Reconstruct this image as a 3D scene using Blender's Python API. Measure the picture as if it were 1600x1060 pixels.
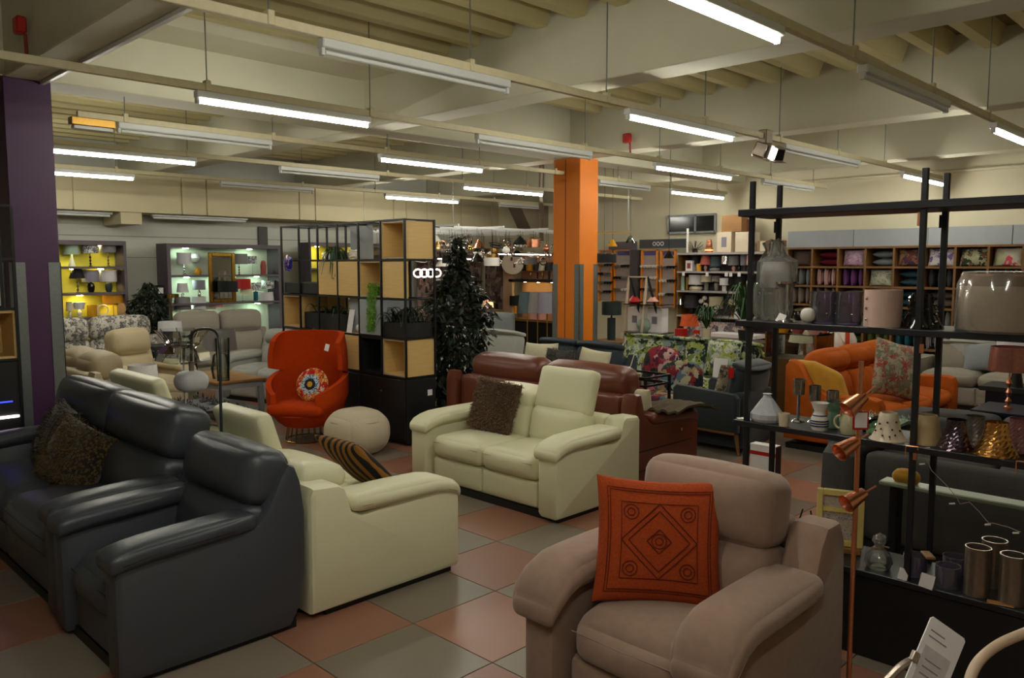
import bpy, bmesh, math, random
from math import sin, cos, pi, radians, atan2, sqrt
from mathutils import Vector, Matrix, Euler
for o in list(bpy.data.objects): bpy.data.objects.remove(o)
SC = bpy.context.scene; COL = SC.collection
random.seed(7)

# ------------------------------------------------------------------ camera, world, exposure
F, CX, CY, HY, TH, EYE = 1262.0, 800.0, 530.0, 414.0, radians(44.7), 1.85
PIT = math.atan((CY-HY)/F)
FW = Vector((cos(TH)*cos(PIT), sin(TH)*cos(PIT), -sin(PIT)))
RT = Vector((sin(TH), -cos(TH), 0)); UP = RT.cross(FW)
cam = bpy.data.objects.new('camera', bpy.data.cameras.new('camera')); COL.objects.link(cam)
cam.data.sensor_width = 36; cam.data.lens = 36*F/1600; cam.data.clip_start = .05; cam.data.clip_end = 100
cam.matrix_world = Matrix(((RT.x, UP.x, -FW.x, 0), (RT.y, UP.y, -FW.y, 0), (RT.z, UP.z, -FW.z, EYE), (0, 0, 0, 1)))
SC.camera = cam
w = bpy.data.worlds.new('world'); SC.world = w; w.use_nodes = True
w.node_tree.nodes['Background'].inputs[0].default_value = (.9, .95, 1, 1)
w.node_tree.nodes['Background'].inputs[1].default_value = .035
SC.view_settings.view_transform = 'Standard'; SC.view_settings.look = 'None'
SC.view_settings.gamma = 1; SC.view_settings.use_curve_mapping = False
SC.view_settings.exposure = 0.0
TUBE = 100.0          # emission of the lit fluorescent tubes

# ------------------------------------------------------------------ point helpers (photo measurements -> real planes)
C0 = Vector((0, 0, EYE))
def ray(u, v): return FW + RT*((u-CX)/F) + UP*((CY-v)/F)
def aX(X, u, v): d = ray(u, v); return C0 + d*(X/d.x)
def aY(Y, u, v): d = ray(u, v); return C0 + d*(Y/d.y)
def aZ(Z, u, v): d = ray(u, v); return C0 + d*((Z-EYE)/d.z)

# ------------------------------------------------------------------ materials
def lin(c):
    return tuple((x/12.92 if x <= .04045 else ((x+.055)/1.055)**2.4) for x in c)
MATS = {}
def mat(name, col, rough=.6, metal=0., kind=None, scale=60., amt=.12, bump=.0, col2=None, spec=.5, emit=0, sheen=0, trans=0, coat=0):
    """procedural material: base colour with noise / pattern variation and fine relief"""
    if name in MATS: return MATS[name]
    m = bpy.data.materials.new(name); m.use_nodes = True; nt = m.node_tree; N = nt.nodes; L = nt.links
    b = N['Principled BSDF']; c = lin(col)+(1,)
    b.inputs['Base Color'].default_value = c; b.inputs['Roughness'].default_value = rough
    b.inputs['Metallic'].default_value = metal; b.inputs['Specular IOR Level'].default_value = spec
    b.inputs['Sheen Weight'].default_value = sheen; b.inputs['Coat Weight'].default_value = coat
    b.inputs['Transmission Weight'].default_value = trans
    if emit:
        b.inputs['Emission Color'].default_value = c; b.inputs['Emission Strength'].default_value = emit
        MATS[name] = m; return m
    tc = N.new('ShaderNodeTexCoord'); src = tc.outputs['Object']
    tex = N.new('ShaderNodeTexNoise'); tex.inputs['Scale'].default_value = scale; tex.inputs['Detail'].default_value = 3
    fac = tex.outputs['Fac']
    L.new(src, tex.inputs['Vector'])
    c2 = lin(col2)+(1,) if col2 else tuple(max(0, x*(1-amt)) for x in c[:3])+(1,)
    if kind == 'wood':
        mp = N.new('ShaderNodeMapping'); mp.inputs['Scale'].default_value = (1, 1, 12); L.new(src, mp.inputs['Vector']); L.new(mp.outputs[0], tex.inputs['Vector'])
    if kind == 'stripe':
        tex = N.new('ShaderNodeTexWave'); tex.inputs['Scale'].default_value = scale; tex.inputs['Distortion'].default_value = 0.6
        L.new(src, tex.inputs['Vector']); fac = tex.outputs['Fac']
    if kind in ('spots', 'floral'):
        v = N.new('ShaderNodeTexVoronoi'); v.inputs['Scale'].default_value = scale; L.new(src, v.inputs['Vector'])
        if kind == 'floral':
            v2 = N.new('ShaderNodeMath'); v2.operation = 'ADD'; L.new(v.outputs['Distance'], v2.inputs[0]); n2 = N.new('ShaderNodeTexNoise'); n2.inputs['Scale'].default_value = scale*1.5
            n2.inputs['Detail'].default_value = 4; L.new(src, n2.inputs['Vector']); L.new(n2.outputs['Fac'], v2.inputs[1])
            mm = N.new('ShaderNodeMath'); mm.operation = 'MULTIPLY'; L.new(v2.outputs[0], mm.inputs[0]); mm.inputs[1].default_value = .6; fac = mm.outputs[0]
        else: fac = v.outputs['Distance']
    cr = N.new('ShaderNodeValToRGB'); L.new(fac, cr.inputs['Fac'])
    if isinstance(kind, str) and kind in ('spots', 'floral', 'stripe', 'multi'):
        cr.color_ramp.elements[0].position = .42; cr.color_ramp.elements[1].position = .5
    else:
        cr.color_ramp.elements[0].position = .3; cr.color_ramp.elements[1].position = .7
    cr.color_ramp.elements[0].color = c; cr.color_ramp.elements[1].color = c2
    L.new(cr.outputs[0], b.inputs['Base Color'])
    if bump:
        bp = N.new('ShaderNodeBump'); bp.inputs['Strength'].default_value = bump; bp.inputs['Distance'].default_value = .004
        L.new(tex.outputs['Fac'], bp.inputs['Height']); L.new(bp.outputs[0], b.inputs['Normal'])
    MATS[name] = m; return m
def multi(name, cols, scale=8., rough=.85, dist=1.0, cell=False):
    """several flat colours thrown about in blobs (printed fabric, wallpaper, flowers)"""
    m = bpy.data.materials.new(name); m.use_nodes = True; nt = m.node_tree; N = nt.nodes; L = nt.links
    b = N['Principled BSDF']; b.inputs['Roughness'].default_value = rough; b.inputs['Specular IOR Level'].default_value = .2
    tc = N.new('ShaderNodeTexCoord'); nz = N.new('ShaderNodeTexNoise'); nz.inputs['Scale'].default_value = scale*1.2; nz.inputs['Detail'].default_value = 2
    L.new(tc.outputs['Object'], nz.inputs['Vector'])
    mx = N.new('ShaderNodeMix'); mx.data_type = 'VECTOR'; mx.inputs[0].default_value = .12*dist
    L.new(tc.outputs['Object'], mx.inputs[4]); L.new(nz.outputs['Color'], mx.inputs[5])
    v = N.new('ShaderNodeTexVoronoi'); v.inputs['Scale'].default_value = scale; L.new(mx.outputs[1], v.inputs['Vector'])
    sp = N.new('ShaderNodeSeparateColor'); L.new(v.outputs['Color'], sp.inputs[0])
    cr = N.new('ShaderNodeValToRGB'); cr.color_ramp.interpolation = 'CONSTANT'; L.new(sp.outputs[0], cr.inputs[0])
    el = cr.color_ramp.elements
    while len(el) < len(cols): el.new(.5)
    for i, c in enumerate(cols): el[i].position = i/len(cols); el[i].color = lin(c)+(1,)
    out = cr.outputs[0]
    if not cell:
        c2 = N.new('ShaderNodeValToRGB'); L.new(v.outputs['Distance'], c2.inputs[0]); c2.color_ramp.interpolation = 'CONSTANT'
        c2.color_ramp.elements[0].color = lin(cols[-1])+(1,); c2.color_ramp.elements[1].position = .25; c2.color_ramp.elements[1].color = (0, 0, 0, 1)
        m2 = N.new('ShaderNodeMix'); m2.data_type = 'RGBA'; gt = N.new('ShaderNodeMath'); gt.operation = 'LESS_THAN'; gt.inputs[1].default_value = .22
        L.new(v.outputs['Distance'], gt.inputs[0]); L.new(gt.outputs[0], m2.inputs[0]); L.new(out, m2.inputs[6]); m2.inputs[7].default_value = lin(cols[0])+(1,); out = m2.outputs[2]
    L.new(out, b.inputs['Base Color']); MATS[name] = m; return m
def glass(name, col, rough=.03, dens=.25, milky=0.):
    """clear or tinted thin glass / film: see-through with fresnel reflections"""
    m = bpy.data.materials.new(name); m.use_nodes = True; nt = m.node_tree; N = nt.nodes; L = nt.links
    N.remove(N['Principled BSDF']); t = N.new('ShaderNodeBsdfTransparent'); t.inputs[0].default_value = lin(col)+(1,)
    g = N.new('ShaderNodeBsdfGlossy'); g.inputs['Roughness'].default_value = rough
    lw = N.new('ShaderNodeLayerWeight'); lw.inputs[0].default_value = .28
    ad = N.new('ShaderNodeMath'); ad.operation = 'ADD'; ad.inputs[1].default_value = dens*.3; ad.use_clamp = True; L.new(lw.outputs['Fresnel'], ad.inputs[0])
    mx = N.new('ShaderNodeMixShader'); L.new(ad.outputs[0], mx.inputs[0]); L.new(t.outputs[0], mx.inputs[1]); L.new(g.outputs[0], mx.inputs[2])
    out = mx.outputs[0]
    if milky:
        df = N.new('ShaderNodeBsdfDiffuse'); df.inputs[0].default_value = (.8, .8, .78, 1); m2 = N.new('ShaderNodeMixShader'); m2.inputs[0].default_value = milky
        L.new(out, m2.inputs[1]); L.new(df.outputs[0], m2.inputs[2]); out = m2.outputs[0]
    L.new(out, N['Material Output'].inputs[0]); MATS[name] = m; return m

# ------------------------------------------------------------------ mesh builder
class MB:
    def __init__(s): s.v = []; s.f = []; s.mi = []; s.m = 0
    def add(s, vs, fs, M=None):
        n = len(s.v); s.v += [tuple(M @ Vector(p)) if M is not None else tuple(p) for p in vs]
        s.f += [tuple(i+n for i in f) for f in fs]; s.mi += [s.m]*len(fs); return s
    def box(s, x0, x1, y0, y1, z0, z1, c=0., M=None):
        if c <= 0:
            vs = [(x, y, z) for x in (x0, x1) for y in (y0, y1) for z in (z0, z1)]
            return s.add(vs, [(0,1,3,2),(4,6,7,5),(0,4,5,1),(2,3,7,6),(0,2,6,4),(1,5,7,3)], M)
        vs = []; ix = {}
        for i, x in enumerate((x0, x1)):
            for j, y in enumerate((y0, y1)):
                for k, z in enumerate((z0, z1)):
                    sx, sy, sz = 1-2*i, 1-2*j, 1-2*k
                    for a, p in enumerate(((x, y+sy*c, z+sz*c), (x+sx*c, y, z+sz*c), (x+sx*c, y+sy*c, z))):
                        ix[i,j,k,a] = len(vs); vs.append(p)
        I = lambda *a: ix[a]; fs = []
        for i in (0, 1):
            fs.append((I(i,0,0,0), I(i,0,1,0), I(i,1,1,0), I(i,1,0,0))[::(1 if i == 0 else -1)])
            fs.append((I(0,i,0,1), I(1,i,0,1), I(1,i,1,1), I(0,i,1,1))[::(1 if i == 0 else -1)])
            fs.append((I(0,0,i,2), I(0,1,i,2), I(1,1,i,2), I(1,0,i,2))[::(1 if i == 0 else -1)])
        for j in (0, 1):
            for k in (0, 1):
                fs.append((I(0,j,k,1), I(1,j,k,1), I(1,j,k,2), I(0,j,k,2)))
                fs.append((I(j,0,k,0), I(j,1,k,0), I(j,1,k,2), I(j,0,k,2)))
                fs.append((I(j,k,0,0), I(j,k,1,0), I(j,k,1,1), I(j,k,0,1)))
        for i in (0,1):
            for j in (0,1):
                for k in (0,1): fs.append((I(i,j,k,0), I(i,j,k,1), I(i,j,k,2)))
        return s.add(vs, fs, M)
    def lathe(s, pr, n=20, x=0, y=0, z=0, M=None, cap=True, sx=1, sy=1):
        vs = []; fs = []
        for r, h in pr:
            for i in range(n):
                a = 2*pi*i/n; vs.append((x+sx*r*cos(a), y+sy*r*sin(a), z+h))
        for k in range(len(pr)-1):
            for i in range(n): fs.append((k*n+i, k*n+(i+1) % n, (k+1)*n+(i+1) % n, (k+1)*n+i))
        if cap:
            if pr[0][0] > 1e-4: fs.append(tuple(range(n))[::-1])
            if pr[-1][0] > 1e-4: fs.append(tuple((len(pr)-1)*n+i for i in range(n)))
        return s.add(vs, fs, M)
    def cyl(s, x, y, z0, z1, r, n=14, M=None): return s.lathe([(r, z0), (r, z1)], n, x, y, 0, M)
    def tube(s, pts, r, n=8, close=False):
        pts = [Vector(p) for p in pts]; vs = []; fs = []; m = len(pts); rr = r if isinstance(r, (list, tuple)) else [r]*m
        ref = None
        for i, p in enumerate(pts):
            if close: t = (pts[(i+1) % m]-pts[i-1])
            else: t = (pts[min(i+1, m-1)]-pts[max(i-1, 0)])
            t.normalize()
            if ref is None or abs(ref.dot(t)) > .999:
                ref = Vector((0, 0, 1)) if abs(t.z) < .9 else Vector((1, 0, 0))
            a = (ref-t*ref.dot(t)).normalized(); ref = a; b = t.cross(a)
            for k in range(n): q = 2*pi*k/n; vs.append(p+a*(rr[i]*cos(q))+b*(rr[i]*sin(q)))
        for i in range(m if close else m-1):
            j = (i+1) % m
            for k in range(n): fs.append((i*n+k, i*n+(k+1) % n, j*n+(k+1) % n, j*n+k))
        if not close: fs.append(tuple(range(n))[::-1]); fs.append(tuple((m-1)*n+k for k in range(n)))
        return s.add(vs, fs)
    def bar(s, a, b, w, h=None):
        """square bar between two points"""
        a = Vector(a); b = Vector(b); h = h or w; d = (b-a); l = d.length; d.normalize()
        M = Matrix.Translation(a) @ d.to_track_quat('Z', 'Y').to_matrix().to_4x4()
        return s.box(-w/2, w/2, -h/2, h/2, 0, l, 0, M)
    def soft(s, c, sz, r=.05, bulge=(0, 0, 0), n=8, M=None, fn=None):
        """upholstery block: rounded box with crowned faces; fn may bend it"""
        h = [x/2 for x in sz]; r = min(r, min(h)*.999); ids = {}; vs = []; fs = []
        def vid(i, j, k):
            if (i, j, k) in ids: return ids[i, j, k]
            t = [sin(pi/2*(2*q/n-1)) for q in (i, j, k)]; p = [t[a]*h[a] for a in range(3)]
            q = [max(-(h[a]-r), min(h[a]-r, p[a])) for a in range(3)]; d = Vector([p[a]-q[a] for a in range(3)])
            if d.length > 1e-9: d = d.normalized()*r
            P = [q[a]+d[a] for a in range(3)]
            for a in range(3):
                u, v = t[(a+1) % 3], t[(a+2) % 3]; P[a] += bulge[a]*t[a]*(1-u*u)*(1-v*v)
            P = Vector(P)
            if fn: P = Vector(fn(P, t))
            ids[i, j, k] = len(vs); vs.append(P+Vector(c)); return ids[i, j, k]
        R = range(n)
        for i in R:
            for j in R:
                fs.append((vid(i,j,0), vid(i,j+1,0), vid(i+1,j+1,0), vid(i+1,j,0)))
                fs.append((vid(i,j,n), vid(i+1,j,n), vid(i+1,j+1,n), vid(i,j+1,n)))
                fs.append((vid(i,0,j), vid(i+1,0,j), vid(i+1,0,j+1), vid(i,0,j+1)))
                fs.append((vid(i,n,j), vid(i,n,j+1), vid(i+1,n,j+1), vid(i+1,n,j)))
                fs.append((vid(0,i,j), vid(0,i,j+1), vid(0,i+1,j+1), vid(0,i+1,j)))
                fs.append((vid(n,i,j), vid(n,i+1,j), vid(n,i+1,j+1), vid(n,i,j+1)))
        return s.add(vs, fs, M)
    def slab(s, out, x0, x1, c=.02, M=None):
        """outline in the (y,z) plane extruded along x with a rounded rim"""
        n = len(out); cen = Vector((sum(p[0] for p in out)/n, sum(p[1] for p in out)/n)); vs = []; fs = []
        area = sum(out[i][0]*out[(i+1) % n][1]-out[(i+1) % n][0]*out[i][1] for i in range(n))
        sg = 1 if area > 0 else -1
        def off(d):
            res = []
            for i in range(n):
                a, b, e = Vector(out[i-1]), Vector(out[i]), Vector(out[(i+1) % n])
                t1 = (b-a).normalized(); t2 = (e-b).normalized(); nn = Vector((-(t1+t2).y, (t1+t2).x))
                nn = nn.normalized() if nn.length > 1e-6 else Vector((0, 0)); res.append(b+nn*d*sg)
            return res
        rings = [(x0, c), (x0+c*.3, c*.3), (x0+c, 0), (x1-c, 0), (x1-c*.3, c*.3), (x1, c)]
        for x, d in rings: vs += [(x, p[0], p[1]) for p in off(d)]
        for k in range(5):
            for i in range(n):
                f = (k*n+i, k*n+(i+1) % n, (k+1)*n+(i+1) % n, (k+1)*n+i); fs.append(f if sg < 0 else f[::-1])
        f = tuple(range(n)); g = tuple(5*n+i for i in range(n)); fs.append(f[::-1] if sg > 0 else f); fs.append(g if sg > 0 else g[::-1])
        return s.add(vs, fs, M)
    def pillow(s, wd, ht, th, M=None, n=10, pinch=.07, ph=0.):
        """scatter cushion in the xz plane, fat in the middle, pinched corners"""
        vs = []; fs = []; N1 = n+1
        for side in (1, -1):
            for j in range(N1):
                for i in range(N1):
                    a, b = sin(pi/2*(2*i/n-1)), sin(pi/2*(2*j/n-1))
                    x = a*wd/2*(1-pinch*(1-b*b)); z = b*ht/2*(1-pinch*(1-a*a))
                    t = ((1-a*a)*(1-b*b))**.42*th/2 + .004
                    t *= 1+.06*sin(5*a+3*b+ph)
                    vs.append((x, -side*t, z+ht/2))
        for sd in (0, 1):
            o = sd*N1*N1
            for j in range(n):
                for i in range(n):
                    f = (o+j*N1+i, o+j*N1+i+1, o+(j+1)*N1+i+1, o+(j+1)*N1+i); fs.append(f if sd == 0 else f[::-1])
        rim = [i for i in range(n)]+[j*N1+n for j in range(n)]+[n*N1+n-i for i in range(n)]+[(n-j)*N1 for j in range(n)]
        for k in range(len(rim)):
            a, b = rim[k], rim[(k+1) % len(rim)]; fs.append((b, a, a+N1*N1, b+N1*N1))
        return s.add(vs, fs, M)
    def build(s, name, m, parent=None, smooth=True, loc=None, rz=0.):
        me = bpy.data.meshes.new(name); me.from_pydata(s.v, [], s.f)
        ms = m if isinstance(m, (list, tuple)) else [m]
        for q in ms: me.materials.append(q)
        if len(ms) > 1: me.polygons.foreach_set('material_index', s.mi)
        bm = bmesh.new(); bm.from_mesh(me); bmesh.ops.recalc_face_normals(bm, faces=bm.faces); bm.to_mesh(me); bm.free()
        if smooth:
            me.shade_smooth() if hasattr(me, 'shade_smooth') else None
            try: me.set_sharp_from_angle(angle=radians(38))
            except Exception: pass
        o = bpy.data.objects.new(name, me); COL.objects.link(o)
        if parent is not None: o.parent = parent
        if loc is not None: o.location = loc
        o.rotation_euler.z = rz
        return o

def tag(o, label, cat, group=None, kind=None):
    if label: o['label'] = label
    if cat: o['category'] = cat
    if group: o['group'] = group
    if kind: o['kind'] = kind
    return o
def thing(name, label, cat, loc=(0, 0, 0), rz=0., group=None):
    o = bpy.data.objects.new(name, None); COL.objects.link(o); o.location = loc; o.rotation_euler.z = rz; o.empty_display_size = .1
    return tag(o, label, cat, group)
def struct(o): o['kind'] = 'structure'; return o
def lab(o, l): o['label'] = l; return o
def stuff(o): o['kind'] = 'stuff'; return o
def clone(o, parent=None):
    c = o.copy(); COL.objects.link(c)
    if parent is not None: c.parent = parent
    for ch in list(o.children): clone(ch, c)
    return c
def put(o, loc, rz=None, label=None):
    o.location = loc
    if rz is not None: o.rotation_euler.z = rz
    if label: o['label'] = label
    return o
def text(parent, txt, size, loc, rot, m, name='lettering', label=None, ext=.001):
    c = bpy.data.curves.new(name, 'FONT'); c.body = txt; c.size = size; c.extrude = ext; c.align_x = 'CENTER'; c.align_y = 'CENTER'
    c.materials.append(m); o = bpy.data.objects.new(name, c); COL.objects.link(o); o.parent = parent; o.location = loc; o.rotation_euler = rot
    if label: o['label'] = label
    return o
def smooth(pts, k=5):
    P = [Vector(p) for p in pts]; o = []
    for i in range(len(P)-1):
        p0, p1, p2, p3 = P[max(i-1, 0)], P[i], P[i+1], P[min(i+2, len(P)-1)]
        for q in range(k):
            t = q/k; o.append(.5*((2*p1)+(p2-p0)*t+(2*p0-5*p1+4*p2-p3)*t*t+(3*p1-p0-3*p2+p3)*t*t*t))
    return o+[P[-1]]
def rotM(loc, rx=0, ry=0, rz=0): return Matrix.Translation(loc) @ Euler((rx, ry, rz), 'XYZ').to_matrix().to_4x4()

# ------------------------------------------------------------------ material set
CREAMP = mat('ceiling_paint', (.80,.79,.70), .75, scale=3, amt=.06)
DECKP = mat('deck_paint', (.78,.74,.55), .7, scale=4, amt=.12)
WALLP = mat('wall_paint', (.82,.79,.68), .8, scale=2, amt=.05)
WALLW = mat('wall_white', (.78,.78,.74), .8, scale=2, amt=.05)
BULK = mat('bulkhead_paint', (.80,.76,.62), .8, scale=2, amt=.06)
RAILP = mat('rail_paint', (.80,.76,.62), .5, scale=20, amt=.1)
TUBEM = mat('tube_glow', (1,.985,.93), emit=TUBE)
FIXW = mat('fixture_white', (.80,.81,.80), .35, scale=10, amt=.05)
TUBEOFF = mat('unlit_tube', (.85,.86,.84), .3, scale=10, amt=.05)
BLACKM = mat('black_metal', (.075,.075,.08), .45, .3, scale=40, amt=.1)
BLACKW = mat('black_board', (.055,.055,.06), .55, scale=12, amt=.2)
GREYG = mat('corner_guard', (.50,.52,.52), .35, .6, scale=30, amt=.15)
ORANGEP = mat('orange_paint', (.88,.48,.04), .5, scale=4, amt=.06)
PURPLEP = mat('purple_paint', (.25,.09,.27), .5, scale=4, amt=.08)
GLEATH = mat('grey_leather', (.245,.262,.288), .36, kind=None, scale=180, amt=.12, bump=.25, spec=.5)
CLEATH = mat('cream_leather', (.88,.87,.73), .42, scale=160, amt=.05, bump=.2)
CSEAM = mat('cream_seam', (.68,.66,.52), .6, scale=50)
BLEATH = mat('brown_leather', (.41,.20,.13), .35, scale=140, amt=.2, bump=.25)
TAUPE = mat('taupe_fabric', (.60,.49,.42), .95, scale=25, amt=.12, bump=.2, sheen=.3)
TAUPES = mat('taupe_stitch', (.62,.52,.46), .9, scale=50)
ORVEL = mat('orange_red_felt', (.72,.235,.03), .95, scale=30, amt=.12, spec=.15)
ORSOFA = mat('orange_velvet', (.74,.36,.09), .85, scale=10, amt=.2, spec=.2)
MUSTARD = mat('mustard_velvet', (.80,.58,.12), .8, scale=10, amt=.2, sheen=.3)
LGREYF = mat('light_grey_fabric', (.66,.66,.63), .95, scale=60, amt=.12, bump=.3)
WGREYF = mat('warm_grey_fabric', (.60,.57,.52), .95, scale=60, amt=.12, bump=.3)
MGREYF = mat('mid_grey_fabric', (.52,.54,.55), .95, scale=60, amt=.12, bump=.3)
DGREYF = mat('dark_grey_fabric', (.28,.27,.265), .95, scale=60, amt=.15, bump=.3)
NAVYF = mat('slate_navy_fabric', (.20,.235,.27), .9, scale=60, amt=.15, bump=.3)
TEALF = mat('dark_teal_fabric', (.07,.125,.135), .85, scale=40, amt=.2, sheen=.3)
BEIGEL = mat('beige_leather', (.74,.68,.54), .5, scale=60, amt=.08, bump=.2)
TANL = mat('tan_leather', (.66,.60,.48), .5, scale=60, amt=.08, bump=.2)
FLORG = multi('grey_leaf_print', [(.78,.76,.71), (.36,.35,.34), (.66,.64,.60), (.42,.41,.40), (.74,.72,.67)], 24)
GREENP = multi('green_leaf_print', [(.14,.18,.16), (.60,.64,.30), (.74,.75,.66), (.45,.50,.26), (.52,.58,.56), (.66,.70,.50), (.26,.30,.26), (.76,.76,.70)], 17)
PATCH = multi('patchwork_print', [(.10,.12,.16), (.48,.14,.15), (.32,.40,.44), (.62,.60,.50), (.34,.12,.20), (.16,.22,.20), (.58,.48,.34), (.55,.55,.52)], 13, cell=True)
REDFL = multi('red_floral_print', [(.14,.16,.14), (.55,.16,.22), (.75,.62,.60), (.35,.12,.20), (.60,.30,.36), (.20,.22,.18)], 12)
PINKFL = multi('muted_floral_print', [(.62,.60,.52), (.55,.52,.44), (.66,.26,.24), (.68,.64,.54), (.45,.50,.40), (.72,.68,.58), (.60,.38,.34)], 26)
BROWNPRINT = multi('brown_beige_print', [(.55,.50,.42), (.26,.22,.20), (.68,.64,.55), (.40,.36,.30), (.72,.68,.60)], 22)
LEOP = mat('leopard_fur', (.38,.30,.16), .95, kind='spots', scale=55, col2=(.13,.09,.05), bump=.6, sheen=.4)
PLY = mat('plywood', (.86,.72,.46), .5, kind='wood', scale=5, amt=.12)
PLYE = mat('plywood_edge', (.72,.64,.54), .6, kind='wood', scale=30, amt=.3)
OAK = mat('oak', (.66,.47,.25), .5, kind='wood', scale=6, amt=.25)
DOAK = mat('dark_oak', (.48,.33,.15), .5, kind='wood', scale=6, amt=.25)
GREYB = mat('grey_panel', (.60,.62,.64), .6, scale=8, amt=.06)
RACKM = mat('rack_dark_steel', (.13,.13,.15), .42, .2, scale=30, amt=.12)
COPPER = mat('brushed_copper', (.90,.62,.48), .3, 1., scale=80, amt=.1)
CHROME = mat('chrome', (.82,.82,.84), .08, 1., scale=40, amt=.05)
STEEL = mat('brushed_steel', (.66,.61,.56), .32, .85, scale=60, amt=.2, bump=.1)
GOLD = mat('gold_metal', (.66,.54,.24), .2, 1., scale=60, amt=.15)
BRASS = mat('brass', (.72,.56,.28), .3, 1., scale=60, amt=.15)
WHITEC = mat('white_ceramic', (.86,.85,.82), .25, scale=20, amt=.03)
CREAMC = mat('cream_ceramic', (.84,.78,.68), .3, scale=20, amt=.05)
WHITEP = mat('white_card', (.92,.90,.90), .7, scale=20, amt=.03)
CREAMF = mat('cream_fabric', (.82,.79,.67), .95, scale=50, amt=.08, bump=.3)
PINKC = mat('blush_shade', (.82,.70,.65), .7, scale=40, amt=.05)
TAUPEC = mat('oatmeal_shade', (.80,.72,.63), .8, scale=80, amt=.08)
REDC = mat('red_plastic', (.70,.10,.08), .4, scale=30, amt=.1)
LEAFD = mat('dark_leaf', (.10,.155,.09), .5, scale=9, amt=.4)
LEAFG = mat('mid_green_leaf', (.16,.30,.12), .5, scale=9, amt=.4)
LEAFB = mat('bright_green_leaf', (.40,.60,.12), .5, scale=9, amt=.3)
STEMM = mat('brown_stem', (.30,.22,.15), .8, scale=20, amt=.3)
CLEAR = glass('clear_glass', (.93,.95,.95)); FILM = glass('plastic_wrap', (.95,.95,.94), .1, .25, .10)
PURGL = glass('purple_glass', (.70,.62,.80), .06, .45, .06); GRNGL = glass('pale_green_glass', (.70,.80,.72), .04, .3)
SMOKE = glass('smoked_glass', (.45,.45,.48), .05, .35)
BLKGLOSS = mat('black_gloss', (.04,.045,.05), .12, scale=20, amt=.2)
LEDY = mat('led_spot', (1,.95,.85), emit=12)
# ================================================================== THE SETTING
XW, YW = 13.7, 14.9          # right-hand (far) wall and left-hand (far) wall
BZ, DZ = 3.35, 3.95          # underside of the beams, deck
X0, Y0 = -4.0, -4.0
TP = mat('tile_terracotta', (.66,.46,.37), .33, scale=300, amt=.45, bump=.03)
TG = mat('tile_grey', (.55,.50,.44), .33, scale=300, amt=.4, bump=.03)
for m in (TP, TG):   # each tile of its own tone
    nt = m.node_tree; oi = nt.nodes.new('ShaderNodeObjectInfo'); hs = nt.nodes.new('ShaderNodeHueSaturation'); mr = nt.nodes.new('ShaderNodeMapRange')
    mr.inputs[3].default_value = .78; mr.inputs[4].default_value = 1.12; nt.links.new(oi.outputs['Random'], mr.inputs[0]); nt.links.new(mr.outputs[0], hs.inputs['Value'])
    b = nt.nodes['Principled BSDF']; s = b.inputs['Base Color'].links[0].from_socket; nt.links.new(s, hs.inputs['Color']); nt.links.new(hs.outputs[0], b.inputs['Base Color'])
GROUT = mat('grout', (.20,.17,.14), .9, scale=30)
floor = struct(MB().box(X0, XW+.6, Y0, YW+.6, -.12, -.004).build('floor', GROUT, smooth=False))
T = .588; OX = 2.506-T*12; OY = 3.197-T*13
def tile_me(nm, m):
    o = MB().box(.0025, T-.0025, .0025, T-.0025, -.02, 0, .0015).build(nm, m, floor, smooth=False); return o
near = {}; far = MB(); cnt = 0
for i in range(0, 33):
    for j in range(0, 33):
        x, y = OX+i*T, OY+j*T
        if x > XW-.1 or y > YW-.1: continue
        pink = (i+j) % 2 == 0
        d = (x+T/2)*FW.x+(y+T/2)*FW.y; s = abs((x+T/2)*RT.x+(y+T/2)*RT.y)
        if .9 < d < 11.6 and s < .66*d+.5 and cnt < 300 and x < 8.2 and y < 8.6:
            k = 'p' if pink else 'g'
            if k not in near: near[k] = tile_me('floor_tile', TP if pink else TG); o = near[k]
            else: o = near[k].copy(); COL.objects.link(o)
            o.location = (x, y, 0); cnt += 1
        else:
            far.m = 0 if pink else 1; far.box(x+.0025, x+T-.0025, y+.0025, y+T-.0025, -.02, 0)
stuff(far.build('far_floor_tile', [TP, TG], floor, smooth=False))

# walls: the two far ones the photograph shows, and the two behind the camera that close the hall
struct(MB().box(XW, XW+.2, Y0, YW+.2, 0, 4.2).build('wall_right', WALLP, smooth=False))
wl = struct(MB().box(X0, XW, YW, YW+.2, 0, 4.2).build('wall_left', WALLW, smooth=False))
struct(MB().box(X0-.2, X0, Y0, YW+.2, 0, 4.2).build('wall_near', WALLP, smooth=False))
struct(MB().box(X0, XW, Y0-.2, Y0, 0, 4.2).build('wall_back', WALLP, smooth=False))
ceil = struct(MB().box(X0, XW, Y0, YW, DZ+.12, DZ+.25).build('ceiling', mat('deck_back', (.48,.43,.30), .8, scale=2, amt=.25), smooth=False))
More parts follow.
